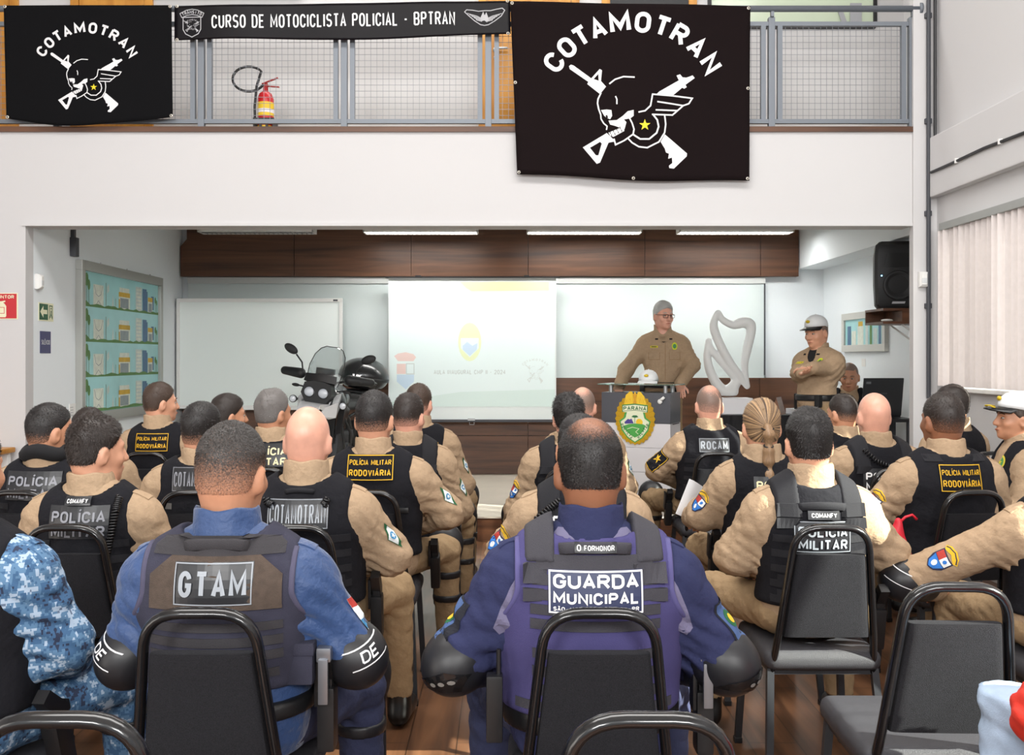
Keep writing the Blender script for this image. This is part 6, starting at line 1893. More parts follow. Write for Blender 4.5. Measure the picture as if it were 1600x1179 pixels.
def make_vest(t, fg, vs_, fine, seed):
    w = fg.w
    c = fg.c
    zhem = vs_.get('hem', fg.P.z + .05)
    strap = vs_.get('strap', .165) * w
    inf = vs_.get('inf', .028)
    z_hi, z_lo = c(.76).z, c(.48).z
    def vf(G):
        X, Y, Z = G
        D = fg.torso(G, inf)
        xv = strap + .09 * np.clip((z_hi - Z) / (z_hi - z_lo), 0, 1) ** 1.5
        D = smax(D, np.abs(X - fg.N.x * .8) - xv, .016)
        D = smax(D, zhem - Z, .014)
        D = smax(D, -s_ell(G, fg.N + Vector((0, -.005, .025)), (vs_.get('neck', .1), .105, vs_.get('dip', .07))), .012)
        D = smax(D, -s_ell(G, fg.N + Vector((0, .13, -.02)), (.09, .12, .11)), .012)
        X2 = np.sin(40 * Z + 8 * X + seed) * .0016
        return D + X2
    lo = (-.3 * w - .03, min(fg.P.y, fg.N.y) - .2 - fg.fat, zhem - .03); hi = (.3 * w + .03, max(fg.P.y, fg.N.y) + .2 + fg.fat, fg.N.z + .1)
    o = sdf_obj('vest', vf, lo, hi, .0085 if fine else .011, vs_.get('mat', m_vest), t)
    bv = bvh_of(o)
    nb = Vector((0, -1, 0))
    def on_back(x, z, off=.003):
        hit = bv.ray_cast(Vector((x, -1.2, z)), Vector((0, 1, 0)), 2)
        return hit[0] + Vector((0, -off, 0)) if hit[0] is not None else None
    wm = vs_.get('web', m_web)
    # rows of webbing: (z, x0, x1, height)
    rows = vs_.get('rows')
    if rows is None:
        rows = []
        for k in range(5):
            z = c(.62).z - .055 * k
            rows += [(z, -.17 * w, -.105 * w, .026), (z, .105 * w, .17 * w, .026)]
        for k in range(2): rows.append((c(.32).z - .055 * k, -.15 * w, .15 * w, .026))
    b = MB()
    for row in rows:
        z, x0, x1, hg = row[:4]
        n = max(4, int(abs(x1 - x0) / .02))
        top, bot = [], []
        for i in range(n + 1):
            x = x0 + (x1 - x0) * i / n
            p, q_ = on_back(x, z + hg / 2, .0045), on_back(x, z - hg / 2, .0045)
            if p is None or q_ is None: continue
            top.append(p); bot.append(q_)
        m_ = len(top)
        if m_ < 2: continue
        ds = [Vector((0, .005, 0))] * m_
        vv = top + bot + [p + d for p, d in zip(top, ds)] + [p + d for p, d in zip(bot, ds)]
        ff = [(i, m_ + i, m_ + i + 1, i + 1) for i in range(m_ - 1)] + [(i + 1, 2 * m_ + i + 1, 2 * m_ + i, i) for i in range(m_ - 1)] + [(m_ + i, 3 * m_ + i, 3 * m_ + i + 1, m_ + i + 1) for i in range(m_ - 1)]
        b.add(vv, ff)
    if b.v: b.build('webbing', wm, o)
    # shoulder straps
    for s in (-1, 1):
        sx = s * .118 * w + fg.N.x * .6
        hw = vs_.get('pad_w', .04)
        def sf(G):
            D = fg.torso(G, inf + .007)
            D = smax(D, np.abs(G[0] - sx) - hw, .008)
            return smax(D, c(vs_.get('pad_lo', .74)).z - G[2] + (G[1] > 0) * .0, .008)
        if vs_.get('pads', bool(vs_.get('buckle'))):
            lo2 = (sx - hw - .02, lo[1], c(.7).z); hi2 = (sx + hw + .02, hi[1], fg.N.z + .09)
            so = sdf_obj('shoulder_strap', sf, lo2, hi2, .009, wm, o)
            if vs_.get('buckle'):
                bb = MB(); bs = bvh_of(so)
                for dz, hh_ in vs_['buckle']:
                    z = c(.80).z + dz
                    pts_ = []
                    for zz in (z - hh_ / 2, z + hh_ / 2):
                        for i in range(7):
                            x = sx - hw - .004 + (2 * hw + .008) * i / 6
                            hit = bs.ray_cast(Vector((x, -1.2, zz)), Vector((0, 1, 0)), 2)
                            y_ = hit[0].y if hit[0] is not None else (pts_[-1][1] + .006 if pts_ else fg.N.y - .12)
                            pts_.append((x, y_ - .006, zz))
                    vv = pts_ + [(p[0], p[1] + .014, p[2]) for p in pts_]
                    ff = [(i, i + 1, 8 + i, 7 + i) for i in range(6)] + [(i + 1, i, 14 + i, 15 + i) for i in range(6)] + [(7 + i, 8 + i, 22 + i, 21 + i) for i in range(6)]
                    bb.add(vv, ff)
                bb.build('strap_keeper', wm, o)
    # lettered boards
    for pt in vs_.get('patches', ()):
        cx_, cz_, pw, ph = pt['c'][0] * w, pt['c'][1], pt['size'][0], pt['size'][1]
        place = rigid(bv, (cx_ + fg.N.x * .6, 0, cz_), nb, (pt.get('tilt', 0), 0, 1), pw, ph, pt.get('off', .005))
        A = Art()
        mats = [pt.get('board', m_vest), pt.get('ink', m_greyprint), pt.get('border', pt.get('ink', m_greyprint)), pt.get('ink2', m_print)]
        if pt.get('border_w'): A.stroke([(-pw / 2 + .003, -ph / 2 + .003), (pw / 2 - .003, -ph / 2 + .003), (pw / 2 - .003, ph / 2 - .003), (-pw / 2 + .003, ph / 2 - .003)], pt['border_w'], 2, 1.6, closed=True, sub=.012)
        for ln in pt['lines']:
            A.text(ln[0], ln[4] * pw if len(ln) > 4 else 0, ln[1] * ph, ln[2] * ph, ln[3] * pw, ln[5] if len(ln) > 5 else 1, 2.4, bold=pt.get('bold', .015))
        slab('back_patch', place, pw, ph, .006, mats, o, A)
    for ex in vs_.get('extra', ()): ex(t, o, fg, bv, on_back)
    return o

# extra vest fittings
def coil_cable(pts, turns, rad=.011, wire=.0042):
    def f(t, o, fg, bv, on_back):
        P_ = []
        for x, z, off in pts:
            p = on_back(x, z, off); 
            P_.append(p if p is not None else (P_[-1] + Vector((0, 0, z - P_[-1].z)) if P_ else Vector((x, -.16, z))))
        out = []
        n = turns * 8
        for i in range(n + 1):
            u = i / n * (len(P_) - 1); k = min(int(u), len(P_) - 2); fr = u - k
            p = P_[k].lerp(P_[k + 1], fr); d = (P_[k + 1] - P_[k]).normalized()
            nn = Vector((0, -1, 0)); nn = (nn - d * nn.dot(d)).normalized(); bb = d.cross(nn)
            a = 2 * PI * turns * i / n
            out.append(p + nn * math.cos(a) * rad + bb * math.sin(a) * rad)
        b = MB(); b.tube(out, wire, 5); b.build('coiled_radio_cable', mat('cable_black', (20, 20, 23), .35), t, smooth=True)
    return f
def drag_handle(cx, cz, hw, lift=.03, m=None, th=.03):
    def f(t, o, fg, bv, on_back):
        b = MB(); pts = []
        for i in range(11):
            u = -1 + 2 * i / 10
            p = on_back(cx + u * hw, cz + (1 - u * u) * lift * .6, .006 + (1 - u * u) * .012)
            if p is not None: pts.append(p)
        if len(pts) > 3: b.tube(pts, 0, 8, flat=(th / 2, .005, (0, 0, 1))); b.build('drag_handle', m or m_web, o, smooth=True)
    return f
def area_panel(poly, m, name='fabric_panel', off=.002):
    def f(t, o, fg, bv, on_back):
        A = Art(); A.poly([(x * fg.w, z) for x, z in poly], 0, 0)
        A.build(name, m, lambda u, v, h: (on_back(u, v, off) or Vector((u, -.12, v))), o, sub=.035)
    return f
def radio(x, z, w_=.03, h_=.1, d_=.03, ant=0.1):
    def f(t, o, fg, bv, on_back):
        p = on_back(x, z, .0) or Vector((x, -.1, z))
        b = MB(); b.box((p.x - w_, p.y - d_, p.z - h_ / 2), (p.x + w_, p.y + .01, p.z + h_ / 2), .008); b.tube([(p.x + w_ * .5, p.y - .01, p.z + h_ / 2), (p.x + w_ * .5, p.y - .01, p.z + h_ / 2 + ant)], .006, 6); b.build('radio', m_gun, t, auto=40)
    return f

def piping(m, neck=.1, strap=.165):
    """bound edges of the vest: both armholes and the neckline"""
    def f(t, o, fg, bv, on_back):
        b = MB(); z_hi, z_lo = fg.c(.76).z, fg.c(.48).z
        for s in (-1, 1):
            pts = []
            for k in range(40):
                z = fg.N.z + .02 - k * .011
                xv = strap * fg.w + .09 * min(1, max(0, (z_hi - z) / (z_hi - z_lo))) ** 1.5
                p = on_back(s * (xv - .007) + fg.N.x * .8, z, .001)
                if p is not None and p.y < fg.N.y - .02: pts.append(p)
            if len(pts) > 3: b.tube(pts, 0, 8, flat=(.008, .004, (1, 0, 0))); b.build('piping', m, o, smooth=True); b = MB()
        pts = []
        for k in range(25 if neck else 0):
            x = (k / 24 * 2 - 1) * neck
            for j in range(60):
                p = on_back(fg.N.x + x, fg.N.z + .06 - j * .004, .001)
                if p is not None and p.y < fg.N.y - .045: pts.append(p + Vector((0, 0, -.006))); break
        if len(pts) > 3: b.tube(pts, 0, 8, flat=(.007, .004, (0, -.4, 1)))
        if b.v: b.build('piping', m, o, smooth=True)
    return f
def seat_belt(z, m, hg=.022):
    def f(t, o, fg, bv, on_back):
        def q(G):
            D = fg.torso(G, .03)
            return smax(D, np.abs(G[2] - z) - hg, .006)
        sdf_obj('duty_belt', q, (-.28 * fg.w, fg.P.y - .24, z - .05), (.28 * fg.w, fg.P.y + .26, z + .05), .009, m, t)
    return f
def pouch(x, z, w_, h_, d_, m, name='pouch'):
    def f(t, o, fg, bv, on_back):
        p = on_back(x, z, 0) or Vector((x, -.1, z))
        b = MB(); b.box((p.x - w_, p.y - d_, p.z - h_), (p.x + w_, p.y + .03, p.z + h_), .012); b.box((p.x - w_ - .003, p.y - d_ - .004, p.z + h_ * .45), (p.x + w_ + .003, p.y + .03, p.z + h_ + .004), .008)
        b.build(name, m, o, auto=40)
    return f
# ------------------------------------------------------------------ banquet chairs
m_tube = mat('chair_tube_black', (16, 16, 18), .22, coat=.3)
m_pad_f = mat('chair_fabric', (40, 40, 44), .95, spec=.2, bump=(700, .9), var=(420, .35))
m_leg = mat('chair_leg_grey', (40, 42, 46), .4)
m_seatv = mat('chair_seat_fabric', (52, 52, 57), .5, bump=(600, .6), var=(300, .2))
def rounded_path(corners, r, n=7):
    out = []
    for i, p in enumerate(corners):
        p = Vector(p)
        if i in (0, len(corners) - 1): out.append(p); continue
        a, b = Vector(corners[i - 1]), Vector(corners[i + 1])
        da, db = (a - p).normalized(), (b - p).normalized()
        rr = min(r, (a - p).length * .48, (b - p).length * .48)
        s, e = p + da * rr, p + db * rr
        for k in range(n + 1):
            u = k / n
            out.append(s * (1 - u) ** 2 + p * 2 * u * (1 - u) + e * u * u)
    return out
CH_TOP, CH_BACKY = .925, -.275
def build_chair():
    t = empty('banquet_chair')
    def yb_(z): return -.185 + (CH_BACKY + .185) * (z - .42) / (CH_TOP - .42)
    def xb_(z): return .178 - (.178 - .122) * (z - .42) / (CH_TOP - .42)
    b = MB()
    path = rounded_path([(-.178, -.16, .40), (-xb_(.5), yb_(.5), .5), (-xb_(CH_TOP), yb_(CH_TOP), CH_TOP), (xb_(CH_TOP), yb_(CH_TOP), CH_TOP), (xb_(.5), yb_(.5), .5), (.178, -.16, .40)], .085)
    b.tube(path, 0, 12, flat=(.0175, .0125, (0, -.98, -.18)))
    b.build('back_frame', m_tube, t, smooth=True)
    # padded back
    b = MB()
    rings = []
    zs = [.535, .55, .6, .7, .79, .815, .83]
    for z in zs:
        k = 1.0 if .55 <= z <= .815 else .93
        hw = (xb_(z) - .016); ring = []
        y0 = yb_(z)
        for i in range(16):
            a = 2 * PI * i / 16
            ca, sa = math.cos(a), math.sin(a)
            ring.append((hw * (abs(ca) ** .25) * (1 if ca > 0 else -1), y0 + .003 + .021 * k * (abs(sa) ** .5) * (1 if sa > 0 else -1), z))
        rings.append(ring)
    b.loft(rings); b.build('backrest', m_pad_f, t, auto=50)
    # seat
    def seat_f(G):
        D = s_box(G, (0, .02, .442), (.205, .215, .036), .03)
        X, Y, Z = G
        D = D - .008 * np.cos(X * 6.5) * np.cos((Y - .02) * 6) - .003 * np.sin(Y * 60) * (Z > .45) * np.clip((Y + .1) * 6, 0, 1) * np.clip((.16 - Y) * 8, 0, 1)
        return D
    sdf_obj('seat', seat_f, (-.23, -.22, .38), (.23, .26, .5), .012, m_seatv, t)
    b = MB()
    for s in (-1, 1): b.bar((s * .175, -.17, .402), (s * .175, .2, .402), .022, .022)
    for y in (-.16, .19): b.bar((-.19, y, .402), (.19, y, .402), .022, .022)
    b.build('seat_frame', m_leg, t)
    for s in (-1, 1):
        for y0, y1 in ((.19, .215), (-.165, -.235)):
            b = MB(); b.bar((s * .183, y0, .41), (s * .205, y1, .012), .024, .024, up=(0, 1, 0)); b.mat = 1; b.box((s * .205 - .015, y1 - .015, 0), (s * .205 + .015, y1 + .015, .022), .003)
            b.build('leg', [m_leg, m_black], t)
    return t
CHAIR0 = build_chair()
CHAIR_USED = [0]
def chair(x, y, z, yaw, label, group='black banquet chairs of the audience'):
    if not CHAIR_USED[0]:
        c = CHAIR0; CHAIR_USED[0] = 1
    else:
        c = copy_tree(CHAIR0)
    c.location = (x, y, z); c.rotation_euler = (0, 0, yaw)
    return tag(c, label, 'chair', group)
# ------------------------------------------------------------------ who sits where
ROW = {1: 1.53, 2: 2.17, 3: 3.27, 4: 4.12, 5: 4.97, 6: 5.8}
HB = dict(c='black', fade=(-.085, -.015), n=None)
def hair(c='black', fade=(-.085, -.01), **k):
    d = dict(c=c, fade=fade); d.update(k); return d
def seat_at(hx, hy, depth, dh=.255):
    """chair and person positions from the head's place in the picture and the depth of the chair back"""
    Dh = depth + dh
    return (hx - CX) * Dh / F, depth - CH_BACKY, EYE - (hy - HY) * Dh / F
def audience(label, short, hx, hy, row, with_chair=True, yaw=0.0, dx=0.0, back=.02, **k):
    D = ROW.get(row, row)
    X, yc, T = seat_at(hx, hy, D)
    r_ = person(label, X, yc - back * math.cos(yaw), 0, yaw, T, **k)
    if with_chair: chair(X + dx, yc, 0, yaw, short)
    return r_
def wtext(c, size, lines, **k):
    d = dict(c=c, size=size, lines=lines); d.update(k); return d
m_gold = mat('gold_ink', (222, 172, 22), .6)
m_cream = mat('cream_ink', (236, 222, 178), .5)
m_whiteink = mat('white_ink', (232, 232, 232), .5)
m_greyink = mat('grey_ink', (136, 138, 146), .45)
m_board = mat('patch_black', (30, 31, 35), .35)
m_boardn = mat('patch_navy_board', (42, 50, 84), .5)
def V_rodo(z, w_=.2, hh=.125):
    return wtext((0, z), (w_, hh), [('POLÍCIA MILITAR', .2, .2, .9), ('RODOVIÁRIA', -.2, .25, .9)], board=m_vest, ink=m_gold, border=m_gold, border_w=.0035, bold=.02)
def V_pm(z, ink=m_greyink, w_=.24, hh=.125, cx=0.0, border=0):
    return wtext((cx, z), (w_, hh), [('POLÍCIA', .16, .34, .9), ('MILITAR', -.28, .34, .9)], board=m_board, ink=ink, border_w=border, border=ink, bold=.03)
def tag_strip(z, word, w_=.09, hh=.03, ink=m_whiteink):
    return wtext((0, z), (w_, hh), [(word, 0, .5, .8)], off=.02, board=m_board, ink=ink, bold=.01)

# --- second row from the lens
A_arms = {('E', -1): (-.245, .0, .765), ('E', 1): (.30, .02, .755), ('W', -1): (-.19, .26, .66), ('W', 1): (.17, .27, .64)}
gt_rows = [(.865, -.16, .16, .02), (.83, -.16, .16, .022), (.795, -.16, .16, .022), (.75, -.15, .15, .022)]
def grab_panel(t, o, fg, bv, on_back): pass
person_A = audience('seated person in blue shirt and slate vest with a board lettered GTAM', 'black banquet chair under the person with the GTAM board', 361, 662, 2, fine=True, skin='tan', w=1.06, fat=.01, head=(-10, -4, 0), hs=1.03,
    hair=hair('pepper', (-.085, .1), thick=.003, top=.004, n=16000, len=.006, bald=.25), shirt=m_bluesh, arms=A_arms, legs='blue', knees={1: (.27, .36, .53), -1: (-.25, .36, .53)}, elbow_pads={1: 'logo', -1: 'logo'}, sleeve={1: 'whiteflag'}, pad=True,
    gun=((.25, -.03, .66), 0, 0, True), seed=3,
    vest=dict(mat=m_vestg, web=m_webg, rows=gt_rows, inf=.03, strap=.175, neck=.105, pad_w=.045, pad_lo=.6, hem=.70,
        extra=[piping(mat('slate_piping', (72, 70, 92), .85), .088, .175), seat_belt(.645, m_gun), pouch(.19, .755, .035, .05, .02, m_vestg), area_panel([(-.15, 1.03), (.15, 1.03), (.15, 1.065), (.08, 1.075), (-.08, 1.075), (-.15, 1.065)], m_webg, 'mesh_panel', .004), area_panel([(-.15, .905), (.15, .905), (.15, .985), (.1, 1.03), (-.1, 1.03), (-.15, .985)], m_velcro, 'velcro_panel', .005), drag_handle(0, 1.05, .075, .014, m_webg)],
        patches=[wtext((-.0, .967), (.188, .1), [('GTAM', 0, .6, .86)], board=m_board, ink=mat('reflective_grey', (150, 156, 164), .4), border_w=.0028, bold=.022)]))
B_arms = {('E', -1): (-.33, .0, .745), ('E', 1): (.33, .0, .745), ('W', -1): (-.24, .22, .66), ('W', 1): (.24, .22, .66)}
gm_rows = [(1.015, -.14, .14, .034), (.975, -.15, .15, .024), (.94, -.155, .155, .024), (.905, -.155, .155, .024), (.87, -.155, .155, .024), (.80, -.15, .15, .024), (.755, -.15, .15, .026), (.71, -.15, .15, .026), (.67, -.19, .19, .022), (.63, -.19, .19, .022)]
def lilac_pick(t, fg, so):
    bv = bvh_of(so)
    pl = projector(bv, (0, 0, 0), (0, -1, 0), (0, 0, 1), .002)
    L = lambda x, y: ((x - 922) * 2.26 / F, EYE - (y - HY) * 2.26 / F)
    arm_ = [(822, 880), (830, 905), (818, 935), (800, 962), (785, 1000), (770, 1008), (760, 996), (772, 962), (788, 925), (806, 895)]
    for pts in (arm_, [(1844 - x, y) for x, y in arm_]):
        A = Art(); A.poly([L(*p) for p in pts], 0, 0); A.build('lilac_panel', m_lilac, pl, so, sub=.014)
    A = Art(); A.poly([L(*p) for p in [(844, 860), (866, 834), (978, 834), (1002, 860), (965, 868), (880, 868)]], 0, 0); A.build('yoke_panel', m_lilac, pl, so, sub=.014)
person_B = audience('seated person in navy shirt and violet vest lettered GUARDA MUNICIPAL', 'black banquet chair under the person with the GUARDA MUNICIPAL vest', 922, 657, 2, fine=True, skin='brown', w=1.12, fat=.015, head=(0, -8, 0), hs=1.03,
    hair=hair('black', (-.085, -.03), nape=-.06, thick=.003, top=.003, n=15000, len=.005, bald=.92), shirt=m_navysh, shirt_pick=lilac_pick, arms=B_arms, legs='blue', knees={1: (.25, .36, .53), -1: (-.25, .36, .53)}, elbow_pads={1: 'shell', -1: 'shell'}, sleeve={-1: 'flagnavy', 1: 'flagnavy'},
    gun=((.285, .0, .64), 0, 0, True), seed=5,
    vest=dict(mat=m_vestp, web=m_webp, rows=gm_rows, neck=.125, dip=.088, inf=.034, strap=.17, pad_w=.036, pad_lo=.88, hem=.64, buckle=[(-.03, .03), (.02, .045)],
        extra=[piping(mat('violet_piping', (80, 76, 124), .85), 0, .17), seat_belt(.62, m_gun, .026), drag_handle(0, 1.045, .085, .012, m_webp), radio(-.24, .66, .02, .16, .03, .06)],
        patches=[wtext((.0, 1.053), (.1, .024), [('FORHONOR', 0, .5, .72, .08), ('O', 0, .6, .1, -.4)], off=.022, board=m_board, ink=m_whiteink, bold=.01),
                 wtext((.0, .95), (.225, .1), [('GUARDA', .25, .32, .9), ('MUNICIPAL', -.13, .27, .9), ('SÃO JOSÉ DOS PINHAIS - PR', -.38, .1, .9)], board=m_boardn, ink=m_whiteink, border_w=.004, bold=.03)]))
C_arms = {('E', 1): (.26, .10, .76), ('W', 1): (.16, .34, .62)}
person_C = person('person in blue digital camouflage at the picture edge with a dark knee pad', -1.42, 2.42, 0, R(-6), 1.33, fine=True, skin='tan', w=1.1, fat=.02, hair=hair('black'), shirt=m_camo, arms=C_arms, legs='camo', knees={1: (.27, .4, .54), -1: (-.2, .42, .53)}, pad=True, lean=(0, .08), gun=((.27, .06, .56), 0, .3), seed=7,
    vest=dict(rows=[]))
chair(-1.42, 2.47, 0, R(-6), 'black banquet chair under the person in blue camouflage')
D_arms = {('E', -1): (-.335, .2, .735), ('W', -1): (-.15, .36, .78)}
person_D = person('person in bright red sleeve and pale jeans at the picture edge', 1.50, 1.85, 0, 0, 1.3, fine=True, skin='tan', hair=hair('dark'), shirt=m_red_sh, arms=D_arms, legs='jeans', knees={1: (.2, .48, .53), -1: (-.285, .45, .66)}, seed=9, w=1.05, fat=.01)
chair(1.52, 1.87, 0, 0, 'black banquet chair under the person in the red sleeve')
chair(1.15, 2.42 - CH_BACKY, 0, R(-2), 'empty black banquet chair with the sunlit seat')
chair((1015 - CX) * 1.53 / F, 1.53 - CH_BACKY, 0, 0, 'empty black banquet chair behind the GUARDA MUNICIPAL chair, only its top rail showing')
chair((92 - CX) * 1.53 / F, 1.53 - CH_BACKY, 0, 0, 'empty black banquet chair behind the person in camouflage, only its top rail showing')

# --- third row
pm_ex = lambda s=1: [coil_cable([(.14 * s, 1.03, .02), (.125 * s, .96, .014), (.115 * s, .86, .012), (.11 * s, .76, .012)], 22)]
audience('seated person with wavy dark hair, POLÍCIA MILITAR vest and long coiled cable', 'black banquet chair under the wavy haired person with the coiled cable', 150, 652, 3, skin='light', w=.98, head=(-42, -2, 0), hair=hair('dark', (-.1, -.03), thick=.005, top=.011, n=6000, len=.009, lump=.003, spread=.25), seed=11,
    vest=dict(patches=[V_pm(.925, w_=.21, hh=.115), tag_strip(1.0, 'COMANFY')], extra=[coil_cable([(.13, 1.01, .02), (.125, .96, .014), (.115, .88, .012), (.1, .8, .012), (.0, .775, .012), (-.14, .775, .012)], 40)]), collar_h=.07)
audience('seated bald person with a grey board lettered COTAMOTRAN', 'black banquet chair under the bald person with the COTAMOTRAN board', 481, 635, 3, skin='pink', w=1.04, fat=.012, hs=1.03, head=(-4, -2, 0), hair=None, seed=12, collar_h=.085, sleeve={1: 'diamond'}, knees={1: (.28, .38, .53), -1: (-.2, .4, .53)}, gun=((.25, .03, .60), 0, .1),
    arms={('E', 1): (.30, .05, .77)},
    vest=dict(inf=.032, patches=[wtext((-.005, .955), (.215, .105), [('COTAMOTRAN', 0, .62, .92)], board=m_board, ink=mat('reflective_grey', (150, 156, 164), .4), border_w=.0025, bold=-.012)],
        extra=[coil_cable([(.1, 1.01, .02), (.09, .99, .012), (.085, .985, .012)], 5), coil_cable([(-.12, 1.01, .02), (-.11, .99, .012), (-.095, .985, .012)], 5), drag_handle(0, 1.03, .05, .012, None, .018)]))
audience('seated person almost hidden behind the GUARDA MUNICIPAL head, white PO letters on vest', 'black banquet chair between the GUARDA MUNICIPAL person and the lectern row', 906, 650, 3, skin='tan', hair=hair('black', top=.008), seed=13, sleeve={-1: 'shield', 1: 'diamond'}, arms={('E', -1): (-.27, .04, .78)},
    vest=dict(buckle=[(-.03, .04)], patches=[V_pm(.905, m_whiteink)], extra=[coil_cable([(-.17, .93, .02), (-.12, .97, .02), (-.08, 1.0, .02)], 10)]))
audience('seated person with black hair and sunlit shoulder, grey lettered POLÍCIA MILITAR vest', 'black banquet chair under the person with the sunlit shoulder', 1264, 640, 3, skin='light', w=.97, head=(0, 2, 0), hair=hair('black', (-.1, -.05), thick=.004, top=.009, n=6000, len=.008, lump=.003, spread=.25), seed=14, collar_h=.075, knees={1: (.25, .4, .53), -1: (-.27, .38, .53)}, gun=((.26, .02, .56), 0, .2), arms={('E', 1): (.31, .05, .78), ('E', -1): (-.26, .05, .77)},
    vest=dict(buckle=[(-.03, .035), (.015, .045)], patches=[wtext((.0, .875), (.2, .11), [('POLÍCIA', .16, .32, .86), ('MILITAR', -.24, .32, .86)], board=m_board, ink=mat('reflective_grey', (150, 156, 164), .4), border_w=.0025, bold=.03), tag_strip(.952, 'COMANFY', .11)], extra=[drag_handle(0, .975, .085, .014)]))
J_arms = {('E', -1): (-.47, .18, .69), ('W', -1): (-.3, .34, .62)}
audience('seated woman with tied black hair, pearl earring and shield patch on her sleeve', 'black banquet chair under the woman with the pearl earring', 1662, 668, 3.1, skin='light', w=.98, head=(12, 0, 0), face=True, hair=hair('black', (-.12, -.08), nape=-.085, thick=.008, top=.008, n=3000, len=.012), seed=15, arms=J_arms, sleeve={-1: 'shield'}, elbow_pads={-1: 'lines'}, vest=dict(rows=[]), pad=True)

# --- fourth row
audience('seated person with cropped hair and black neck scarf near the exit sign wall', 'black banquet chair under the person with the black neck scarf', 78, 631, 4, skin='tan', w=1.06, hs=1.03, head=(-38, 0, 0), hair=hair('black', (-.09, .03), thick=.003, top=.005), seed=21, vest=dict(patches=[V_pm(.94, w_=.25, hh=.125)]), yaw=R(-4), knees=None)
audience('seated person with faded haircut and vest lettered COTAMO, half hidden behind the GTAM person', 'black banquet chair beside the GTAM head, tilted frame', 316, 631, 4, skin='light', head=(-28, 6, 4), yaw=R(8), hair=hair('black', (-.075, .03), thick=.004, top=.012), seed=22, w=1.0,
    vest=dict(inf=.032, web=mat('pale_webbing', (96, 94, 92), .9), patches=[wtext((.0, .97), (.21, .105), [('COTAMOTRAN', 0, .6, .92)], board=m_board, ink=m_greyink, border_w=.002, bold=-.012)]))
audience('seated person with cropped black hair and gold lettered RODOVIÁRIA vest near the motorcycle', 'black banquet chair under the gold lettered person near the motorcycle', 585, 612, 4, skin='light', w=1.1, hs=1.03, fat=.012, head=(-10, 0, 0), hair=hair('black', (-.09, .035), thick=.004, top=.006), seed=23, sleeve={1: 'diamond'}, knees={1: (.3, .38, .53), -1: (-.2, .4, .53)}, gun=((.27, .1, .56), 0, .3), pad=True, arms={('E', 1): (.33, .06, .79)},
    vest=dict(patches=[V_rodo(1.02, .205, .11)], rows=[], extra=[radio(.14, .83, .03, .025, .012, 0.0)]))
lady = audience('seated woman with a long blond streaked ponytail and white lettered POLÍCIA MILITAR vest', 'black banquet chair under the woman with the ponytail', 1190, 625, 4, skin='light', w=.9, head=(0, 0, 0), hair=hair('blond', (-.12, -.1), nape=-.085, thick=.006, top=.006, n=2500, len=.008, spread=.1), seed=24, sleeve={-1: 'shield'}, gun=((-.2, .08, .6), 0, .2),
    vest=dict(rows=[], patches=[V_pm(.925, m_cream, .2, .11, .03)]), arms={('E', -1): (-.26, .05, .78), ('W', -1): (-.27, .24, .74)})
audience('seated dark skinned person with gold lettered RODOVIÁRIA vest near the window blinds', 'black banquet chair under the gold lettered person before the window wall', 1474, 614, 4, skin='brown', w=1.1, hs=1.03, fat=.012, head=(6, 2, 0), hair=hair('dark', (-.09, .06), thick=.003, top=.005), seed=25, sleeve={-1: 'shield'}, yaw=R(4), arms={('E', -1): (-.32, .05, .78)},
    vest=dict(rows=[(1.06, -.14, .14, .03)], patches=[V_rodo(.975, .188, .118)]))

# --- fifth row
audience('seated person with thin hair hidden behind the wavy haired person', 'black banquet chair hidden behind the wavy haired person', 140, 637, 5, skin='light', hair=hair('dark', (-.08, .05), thick=.003, top=.003), head=(-20, 0, 0), seed=31, vest=dict())
audience('seated person with grey curly hair and cream lettered POLÍCIA MILITAR vest before the motorcycle', 'black banquet chair under the grey curly haired person', 427, 610, 5, skin='tan', head=(-38, 0, 0), hair=hair('grey', (-.1, -.04), thick=.006, top=.008, lump=.004), seed=32, w=1.0, vest=dict(rows=[], patches=[V_pm(.99, m_cream, .23, .12)]))
audience('seated person with brushed up brown hair and reddish neck behind the motorcycle side officer', 'black banquet chair under the person with the reddish neck', 639, 616, 5, skin='pink', head=(-18, 0, 0), hair=hair('dark', (-.07, .03), thick=.003, top=.009), seed=33, sleeve={1: 'diamond'}, pad=True, knees={1: (.27, .4, .53), -1: (-.2, .4, .53)}, gun=((.26, .1, .55), 0, .3), vest=dict(buckle=[(-.03, .04)]))
audience('seated person with thick black hair in front of the lectern, gold shoulder patch', 'black banquet chair under the thick black haired person', 888, 618, 5, skin='pink', head=(8, 0, 0), hair=hair('black', (-.1, -.06), thick=.008, top=.012, n=2600, len=.016, lump=.004), seed=34, sleeve={-1: 'shield', 1: 'diamond'}, pad=True, knees={1: (.2, .4, .53), -1: (-.28, .4, .53)}, vest=dict(buckle=[(-.03, .04)]))
audience('seated bald person with white PM letters and black cable strap before the laptop', 'black banquet chair under the bald person before the laptop', 1366, 613, 5, skin='pink', w=1.08, fat=.01, hs=1.05, head=(-2, 4, 0), hair=None, seed=35, yaw=R(6), vest=dict(rows=[], buckle=[(-.03, .04)], patches=[V_pm(.86, m_whiteink, .22, .12, -.02)], extra=[coil_cable([(-.12, 1.02, .02), (-.07, .96, .012), (.0, .93, .012), (-.03, .85, .012)], 16)]), arms={('E', -1): (-.28, .04, .78)})

